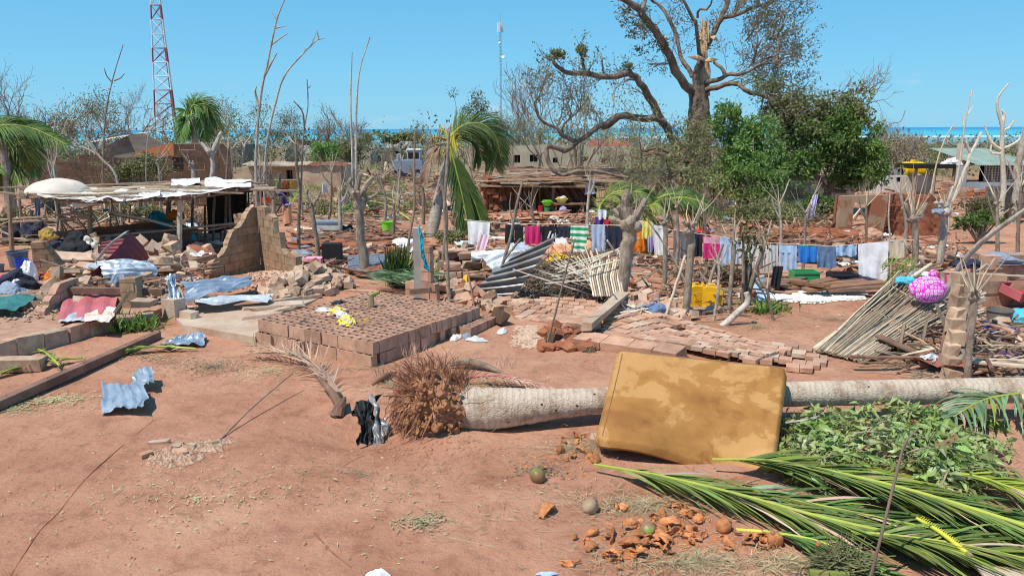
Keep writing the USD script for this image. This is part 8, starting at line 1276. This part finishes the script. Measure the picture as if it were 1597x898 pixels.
for (cx, cy, n) in cent:
    for _ in range(n):
        px, py = cx + hg.normal(0, 34 if n > 12 else 22), cy + hg.normal(0, 18 if n > 12 else 12)
        if py > 896 or (px > 1100 and py < 810): continue
        o = on(G(px, py), .035 + .05 * hg.random() * (n > 20)); s = hg.uniform(.25, .75)
        if len(pr) < 5: pr.append(husk(60 + len(pr), "torn orange brown coconut husk piece on the littered ground", o, .095))
        else: pr[k % 5].copy(o, hg.uniform(0, 6.28), np.array([1, hg.uniform(.7, 1.2), hg.uniform(.7, 1.2)]) * s * 1.05, tilt=hg.choice([.2, .9, 2.3, 2.9, -.9, 3.6, 1.4])); k += 1
for (px, py, r_, m1, lb) in ((838, 750, .078, "coconutgreen", "green coconut lying alone on the bare earth"), (920, 798, .072, "coconutbrown", "pale brown whole coconut on the bare earth"), (985, 848, .06, "huskskin", "grey green coconut among the husks"), (1010, 835, .07, "coconutgreen", "dull green coconut shell in the husk heap"), (1128, 828, .065, "husk", "brown coconut right of the husk heap"), (1208, 850, .07, "husk", "orange coconut by the palm fronds")):
    c = on(G(px, py), r_ * .8); th = T("coconut", lb, "coconut", c - [0, 0, r_]); R = rrot(g, .6); ve = trimesh.creation.icosphere(3); v = np.array(ve.vertices); rr_ = 1 - .10 * np.abs(v[:, 2]) ** 3 + .05 * np.cos(3 * np.arctan2(v[:, 1], v[:, 0])) * np.sqrt(1 - np.clip(v[:, 2], -1, 1) ** 2); th.part("shell", B().add((v * rr_[:, None] * [r_, r_, r_ * 1.25]) @ R.T + c, np.array(ve.faces)), m1, smooth=True); th.part("cap", B().tube([c + R @ np.array([0, 0, r_ * 1.12]), c + R @ np.array([0, 0, r_ * 1.3])], [r_ * .34, r_ * .2], 7), "beam")
q = on(G(853, 800), .04); pr[0].copy(q, 1.0, 1.15, label="single curled husk piece left of the whole coconut", group="husk pieces strewn around the cut coconuts")
one("husk_chips", scatter([(900, 890), (920, 800), (1010, 790), (1150, 815), (1230, 850), (1200, 880), (1000, 898)], 900, (.008, .03), g, .4), "husk", "small chips of coconut husk among the larger pieces", kind="stuff"); one("husk_chips", scatter([(800, 720), (860, 680), (930, 680), (935, 745), (880, 760)], 260, (.008, .035), g, .4), "husk", "small chips of coconut husk below the trunk", kind="stuff")
# ---- green fronds on the ground at the right
ground_frond("palm_frond", "longest lime green palm frond reaching left below the mattress", [(926, 738), (1030, 762), (1150, 795), (1290, 835), (1450, 866), (1640, 890)], 1.0, "frondlime", 120, 11, z=.1, sweep=2.2, droop=.25, w=.036, rr=(.018, .03), spread=.9)
ground_frond("palm_frond", "lime green palm frond lying behind the longest one", [(1110, 738), (1210, 748), (1330, 776), (1450, 806), (1640, 862)], 1.05, "frondlime", 120, 12, z=.16, sweep=2.0, droop=.25, w=.036, rr=(.015, .03))
ground_frond("palm_frond", "green palm frond with broad leaflets at the bottom right", [(1325, 852), (1400, 868), (1500, 882), (1640, 905)], .9, "frondlime", 80, 13, z=.14, sweep=1.5, droop=.3, w=.036)
ground_frond("palm_frond", "bluish green palm frond arching at the right edge", [(1660, 640), (1590, 656), (1530, 668), (1482, 690)], .7, "frondblue", 46, 14, z=.32, sweep=.9, droop=.8, w=.034)
ground_frond("palm_frond", "yellow palm frond spread under the leafy branches", [(1460, 752), (1520, 768), (1580, 788), (1660, 812)], .6, "frondyellow", 42, 15, z=.12, sweep=1.4, droop=.3, w=.03)
ground_frond("palm_frond", "dark green palm frond filling between the yellow and lime ones", [(1400, 800), (1480, 815), (1560, 838), (1660, 870)], .95, "frondgreen", 80, 16, z=.08, sweep=1.5, droop=.35, w=.036)
ground_frond("palm_frond", "wide green frond filling between the two long lime ones", [(1105, 768), (1220, 792), (1350, 822), (1500, 850), (1640, 872)], .85, "frondgreen", 90, 21, z=.06, sweep=1.6, droop=.3, w=.036); ground_frond("palm_frond", "short grey green frond under the lime one", [(1130, 768), (1180, 782), (1240, 800)], .5, "frondblue", 34, 17, z=.05, sweep=1.2, droop=.3, w=.032); ground_frond("palm_frond", "dark frond at the lower edge under the longest one", [(1190, 835), (1280, 862), (1380, 900)], .6, "frondgreen", 46, 18, z=.04, sweep=1.6, droop=.35, w=.034); ground_frond("palm_frond", "green frond half hidden behind the leafy branches", [(1400, 648), (1480, 655), (1560, 668)], .5, "frondlime", 34, 19, z=.06, sweep=1.0, w=.03, parts=False)
ground_frond("palm_frond", "brownish frond between mattress and leafy branches", [(1225, 740), (1330, 752), (1450, 772)], .45, "frondyellow", 40, 20, z=.1, sweep=1.5, w=.03, parts=False)
a, b_ = G(1430, 808, .22), G(1508, 862, .2); th = T("yellow_stalk", "bright yellow cut palm stalk lying on the fronds", "stalk", a); th.part("stalk", B().tube(spline([a, (a + b_) / 2 + [0, 0, .02], b_], 10), np.linspace(.015, .023, 10), 8), "yellowstalk", smooth=60); th.part("cut_end", B().tube([b_, b_ + unit(b_ - a) * .05], [.023, .02], 8), "straw")
for i in range(22): s = .05 + .85 * i / 22; p = a + (b_ - a) * s; th.part("leaflet_stub", B().tube([p + [.012, .012, .01], p + [.05, .035, .02]], [.006, .003], 4), "yellowstalk")
a = G(1262, 893, .06); one("pale_stalk", B().tube([a, a + [.3, -.05, .01]], [.035, .03], 8), "frondlime", "pale cut stalk at the bottom edge", "stalk"); q = G(1570, 893, .14); one("pink_board", brickbox(q + [.15, -.1, 0], (.75, .3, .025), rotz(-.1), g, .01), "slab", "pinkish board corner at the bottom right corner", "board")
th = T("flower_stalk", "dark dry coconut flower stalk in front of the fronds", "flower stalk", G(1320, 885)); b = B(); c = G(1315, 880, .08)
for i in range(170): d = unit(g.normal(0, 1, 3) * [1.2, .7, .5] + [-.8, .2, .3]); b.tube([c + g.normal(0, .09, 3) * [2.2, .8, .4], c + d * .12 + g.normal(0, .02, 3), c + d * g.uniform(.16, .34)], [.006, .003], 4, cap=False)
th.part("spikelets", b, "leafolive", kind="stuff"); th.part("nut", B().ball(G(1276, 848, .2), (.025, .025, .025), 2), "husk"); th.part("stem", B().tube([c, c + [.25, .1, .02]], .015, 5), "bark")
q = G(1168, 826, .18); one("yellow_leaf_piece", B().grid(np.array([[q + [x, y - x * .3, .01 * math.sin(9 * x)] for x in np.linspace(-.1, .1, 6)] for y in (-.02, 0, .02)]), .004), "yellowstalk", "pale yellow leaf piece on the longest frond", "leaf")
# ---- heap of cut leafy branches
th = T("leafy_branches", "heap of wilting leafy branches below the fallen trunk", "branches", G(1380, 720)); lg = RNG(66); L = []; brs = []
for i in range(64):
    px, py = lg.uniform(1225, 1535), lg.uniform(660, 775); 
    if py > 770 - abs(px - 1380) * .05 + 5: continue
    p = G(px, py); hgt = .08 + .22 * max(0, 1 - abs((px - 1390) / 190) ** 2) * lg.uniform(.3, 1); d = unit(np.array([lg.normal(0, 1), lg.normal(-.2, .6), lg.normal(0, .25)])); q = [p + [0, 0, hgt] + d * .32 * s + [0, 0, -.12 * s * s + .02] for s in np.linspace(-1, 1.2, 7)]
    q = [np.array([a[0], a[1], max(a[2], gz(a[0], a[1]) + .03)]) for a in q]; th.part("branch", B().tube(q, [.012, .004], 5), ("greybark", "stick", "frondlime")[i % 3]); brs.append(q)
for q in brs:
    for k in range(40): s = lg.uniform(0, 5.99); i = int(s); p = q[i] + (q[i + 1] - q[i]) * (s - i) if i < 6 else q[6]; L.append(p + lg.normal(0, .035, 3))
L = np.array(L); L[:, 2] = np.maximum(L[:, 2], gz(L[:, 0], L[:, 1]) + .02); n = len(L); u = unit(lg.normal(0, 1, (n, 3)) * [1, .8, .5] + [.1, -.15, -.25]); w = side(u, lg); ln = lg.uniform(.05, .21, n); wd = ln * lg.uniform(.28, .42, n); od = np.argsort(L[:, 1] - L[:, 2] * 1.5 - ln * 4)
for i in od[:290]: th.part("leaf", B().leaf(L[i:i + 1], u[i:i + 1], w[i:i + 1], ln[i], wd[i], .12, .25), "leafheap")
th.part("leaves", B().leaf(L[od[290:]], u[od[290:]], w[od[290:]], ln[od[290:]], wd[od[290:]], .12, .25), "leafheap", kind="stuff")
th.part("dry_twig", B().tube(spline([G(1222, 660, .2), G(1255, 655, .3), G(1280, 648, .28)], 8), [.02, .012], 6), "palebark"); th.part("dry_leaf", corr(G(1462, 695, .34), G(1492, 676, .36), G(1468, 702, .3), G(1494, 688, .32), 1, .01, crumple=.03), "brownc")
x = lg.uniform(2.75, 5.3, 1500); y = lg.uniform(7.3, 8.95, 1500); z = gz(x, y) + .03 + .2 * lg.random(1500) * np.clip(1 - ((x - 4.0) / 1.3) ** 2, 0, 1); u = unit(lg.normal(0, 1, (1500, 3)) * [1, 1, .4]); th.part("lower_leaves", B().leaf(np.stack([x, y, z], 1), u, side(u, lg), lg.uniform(.06, .13, 1500), lg.uniform(.025, .05, 1500), .12, .25), "leafheap", kind="stuff")
# ---- small rubble patch, litter, stones and tracks
th = T("rubble_patch", "small patch of broken plaster and pebbles on the bare earth", "rubble", G(290, 710)); th.part("pebbles", scatter([(222, 728), (238, 700), (300, 688), (360, 684), (362, 700), (320, 712), (290, 734)], 900, (.008, .045), g, .7), "stone", kind="stuff")
for i, (px, py, s, m) in enumerate(((248, 692, (.26, .07, .05), "rubblepale"), (228, 712, (.14, .08, .08), "clay"), (278, 696, (.18, .1, .04), "rubblepale"), (283, 706, (.16, .12, .04), "clay"), (300, 697, (.1, .08, .05), "slab"), (335, 692, (.09, .07, .05), "rubble"))): th.part("fragment", chunk(on(G(px, py), .02), s, rotz(i * .7 + .2) @ rotv((1, 0, 0), .12), i), m)
lt = [(1180, 510, 2.4, 1.4, 1300, "straw"), (1120, 480, 1.8, 1.0, 800, "litter"), (1330, 540, 1.2, .7, 500, "litter"), (560, 740, 7, 1.6, 900, "straw"), (300, 780, 5, 1.5, 500, "litter"), (330, 572, 1.1, .7, 900, "litter"), (85, 625, 1.3, .5, 900, "litter"), (20, 640, .8, .4, 400, "litter"), (660, 815, .35, .28, 330, "litter"), (845, 735, .4, .3, 300, "litter"), (1000, 790, 1.6, .5, 1600, "straw"), (1080, 880, 1.2, .35, 1500, "straw"), (900, 700, .8, .45, 700, "straw"), (420, 580, 1.2, .7, 700, "straw"), (620, 600, .9, .6, 700, "straw"), (1230, 880, .8, .3, 700, "straw"), (960, 545, 1.2, .5, 500, "straw"), (1300, 500, 2.4, .9, 900, "straw"), (1130, 470, 2.0, 1.2, 900, "straw"), (560, 575, 1.0, .4, 300, "straw"), (1420, 570, 1.8, .6, 900, "straw"), (1560, 740, .7, .5, 300, "straw"), (760, 600, 1.1, .5, 500, "straw"), (1090, 640, 1.6, .8, 500, "straw"), (240, 560, 1.6, .5, 400, "litter"), (600, 420, 2.6, 1.6, 700, "straw")]
for i, (px, py, rx, ry, n, m) in enumerate(lt): q = G(px, py); one("leaf_litter" if m == "litter" else "dry_straw", strewn(q[0], q[1], rx, ry, n, g, (.02, .07) if m == "litter" else (.05, .2), .011 if m == "litter" else .0045, .025), m, "scattered dry leaf litter on the red earth" if m == "litter" else "scattered dry straw and fibres on the red earth", kind="stuff")
n = 3200; px, py = g.uniform(-10, 1600, n), g.uniform(480, 905, n); b = B(); o_ = np.array([[1, 0, 0], [-1, 0, 0], [0, 1, 0], [0, -1, 0], [0, 0, 1], [0, 0, -1.]]); F_ = np.array([[0, 2, 4], [2, 1, 4], [1, 3, 4], [3, 0, 4], [2, 0, 5], [1, 2, 5], [3, 1, 5], [0, 3, 5]]); pts = np.array([G(a, b_, 0) for a, b_ in zip(px, py)]); pts[:, 2] = gz(pts[:, 0], pts[:, 1]); s = (g.uniform(.15, 1, n) ** 3 * .024 + .003)[:, None, None] * g.uniform(.6, 1.4, (n, 6, 1)) * np.array([1, 1, .6]); one("loose_stones", b.add(pts[:, None] + o_[None] * s, (np.arange(n)[:, None, None] * 6 + F_).reshape(-1, 3)), "clod", "small stones and crumbs strewn over the yard", kind="stuff")
one("pale_crumbs", scatter([(0, 900), (0, 640), (300, 560), (800, 690), (900, 898)], 160, (.006, .02), g, .4), "rubblepale", "pale crumbs and chips strewn over the yard", kind="stuff"); one("yard_litter", scatter([(0, 420), (300, 340), (1500, 330), (1600, 560), (1250, 520), (700, 470)], 2200, (.02, .09), g, .4), "stone", "pale and brown scraps littered across the middle of the yard", kind="stuff")
for i, (pts, r, lb) in enumerate(((((15, 900), (60, 830), (90, 800), (135, 745), (185, 700), (240, 655)), .006, "thin dark root line curving through the bare earth"), (((490, 830), (515, 858), (548, 884)), .008, "thin reddish twig on the bare earth near the bottom"), (((700, 838), (770, 852), (800, 856)), .005, "thin pale twig near the lower middle"), (((535, 727), (550, 718), (568, 710)), .006, "small twig below the black plastic"), (((600, 765), (650, 790), (668, 800)), .004, "faint twig above the litter patch"))): one("twig", B().tube(spline([on(G(a, b_), .001) for a, b_ in pts], 24), r, 5), ("redearth", "plank", "straw", "plank", "plank")[i], lb, "twig")
q = G(588, 893, .05); one("white_scrap", sheetcloth(on(q, .02), .10, .04, .05, 3), "white", "white plastic scrap cut by the bottom edge", "plastic"); q = G(850, 897); one("blue_scrap", sheetcloth(on(q, .0), .08, .03, .02, 5), "paleblue", "pale blue scrap at the bottom edge", "plastic")
for (px, py, n, h) in ((645, 560, 70, .35), (700, 575, 60, .3), (600, 590, 40, .25), (790, 575, 50, .25), (480, 555, 30, .35)): q = on(G(px, py)); c = q + g.normal(0, 1, (n, 3)) * [.12, .08, 0]; u = unit(np.stack([g.normal(0, .35, n), g.normal(0, .35, n), np.ones(n)], 1)); one("dry_grass_tuft", B().leaf(c, u, side(u, g), g.uniform(.4, 1, n) * h, .008, .1, .1), "frondbrown", {645: "dry reddish grass stems behind the root ball", 700: "dry grass stems above the dark sheath", 600: "short dry grass stems left of the root ball", 790: "dry stems behind the sheath's tip", 480: "dry stems in front of the block stack"}[px], "grass")

# ---- debris filling the yard
def field(label, poly, n, seed, w=(.5, .2, .2, .1), lift=.25, L=(.3, 1.6), mats=("stick", "plank", "beam", "palestick", "bark", "clay")):
    g = RNG(seed); pg = Polygon([tuple(G(*p)[:2]) for p in poly]); x0, y0, x1, y1 = pg.bounds; th = T("scattered_debris", label, "debris", on(np.array([*pg.centroid.coords[0], 0])))
    while n:
        x, y = g.uniform(x0, x1), g.uniform(y0, y1)
        if not shapely.contains_xy(pg, x, y): continue
        n -= 1; q = on((x, y), g.uniform(.03, lift)); k = g.choice(4, p=w); d = unit([g.normal(), g.normal(0, .7), g.normal(0, .16)]); l = g.uniform(*L); m = mats[int(g.integers(len(mats)))]
        if k == 0: th.part("stick", B().tube([q - d * l / 2, q + g.normal(0, .04, 3), q + d * l / 2], [g.uniform(.012, .035), .008], 5), m)
        elif k == 1: th.part("plank", B().beam(q - d * l / 2, q + d * l / 2, g.uniform(.05, .16), .03), m)
        elif k == 2: s = g.uniform(.07, .26); th.part("lump", chunk(q, (s * 1.4, s, s * .7), rrot(g, .5), n), ("rubble", "clay", "rubblepale", "mudwall")[n % 4])
        else: e = unit(np.cross(d, [0, 0, 1.])); s = g.uniform(.15, .4); th.part("scrap", corr(q - d * s, q - d * s + e * s * 1.3, q + d * s, q + d * s + e * s * 1.3, 3, .01, crumple=.1, seed=n, nv=6), ("tinwhite", "tin", "rustroof", "bluegrey", "offwhite", "beam")[n % 6])
field("broken sticks and boards between the broken wall and palm trunk", ((470, 440), (470, 352), (660, 345), (690, 420), (640, 440)), 170, 901)
field("broken sticks and scraps behind the left half of the washing line", ((690, 420), (700, 350), (960, 346), (960, 400), (830, 400)), 190, 902)
field("broken sticks and scraps between washing line and fallen wall", ((960, 470), (990, 395), (1190, 420), (1210, 470), (1120, 505)), 170, 903, w=(.7, .1, .15, .05))
field("poles and boards lying among the shelter posts", ((-20, 388), (0, 335), (390, 335), (330, 400), (150, 392)), 170, 904, L=(.5, 2.2), lift=.5)
field("red mud lumps, laths and boards before the mud ruin", ((1140, 405), (1160, 350), (1500, 380), (1500, 420), (1420, 440)), 240, 905, mats=("mudwall", "plank", "beam", "clay", "stick"))
field("broken bits beside the tumbled block pile", ((670, 480), (670, 420), (790, 410), (830, 470), (790, 500)), 90, 906, w=(.4, .15, .4, .05), L=(.2, .9))
field("sticks and scraps under the reed panel and bag", ((1390, 590), (1400, 530), (1560, 500), (1600, 540), (1600, 596)), 150, 907, w=(.7, .15, .1, .05))
field("boards and sticks before the cream house", ((370, 345), (380, 312), (640, 315), (650, 345)), 150, 908, L=(.4, 2.0), mats=("stick", "palestick", "beam", "frondlime", "bark"))
field("boards and rubble strewn over the ruined house", ((20, 490), (60, 440), (320, 410), (340, 450), (230, 485)), 130, 909, lift=.5, w=(.3, .25, .35, .1))
field("red lumps and laths before the mud hut", ((740, 356), (750, 336), (960, 336), (960, 356)), 130, 910, mats=("mudwall", "clay", "stick"), L=(.2, .9))
field("sticks and rubble by the boundary wall pier", ((960, 345), (1000, 300), (1200, 320), (1200, 400)), 170, 911, mats=("twig", "bark", "stick"))
field("bricks and sticks in the far yard beyond the palm", ((560, 345), (580, 310), (760, 310), (740, 345)), 130, 912, L=(.4, 2.2), lift=.5)
field("scattered bits around the far houses at right", ((1370, 345), (1380, 305), (1600, 305), (1600, 345)), 110, 913)
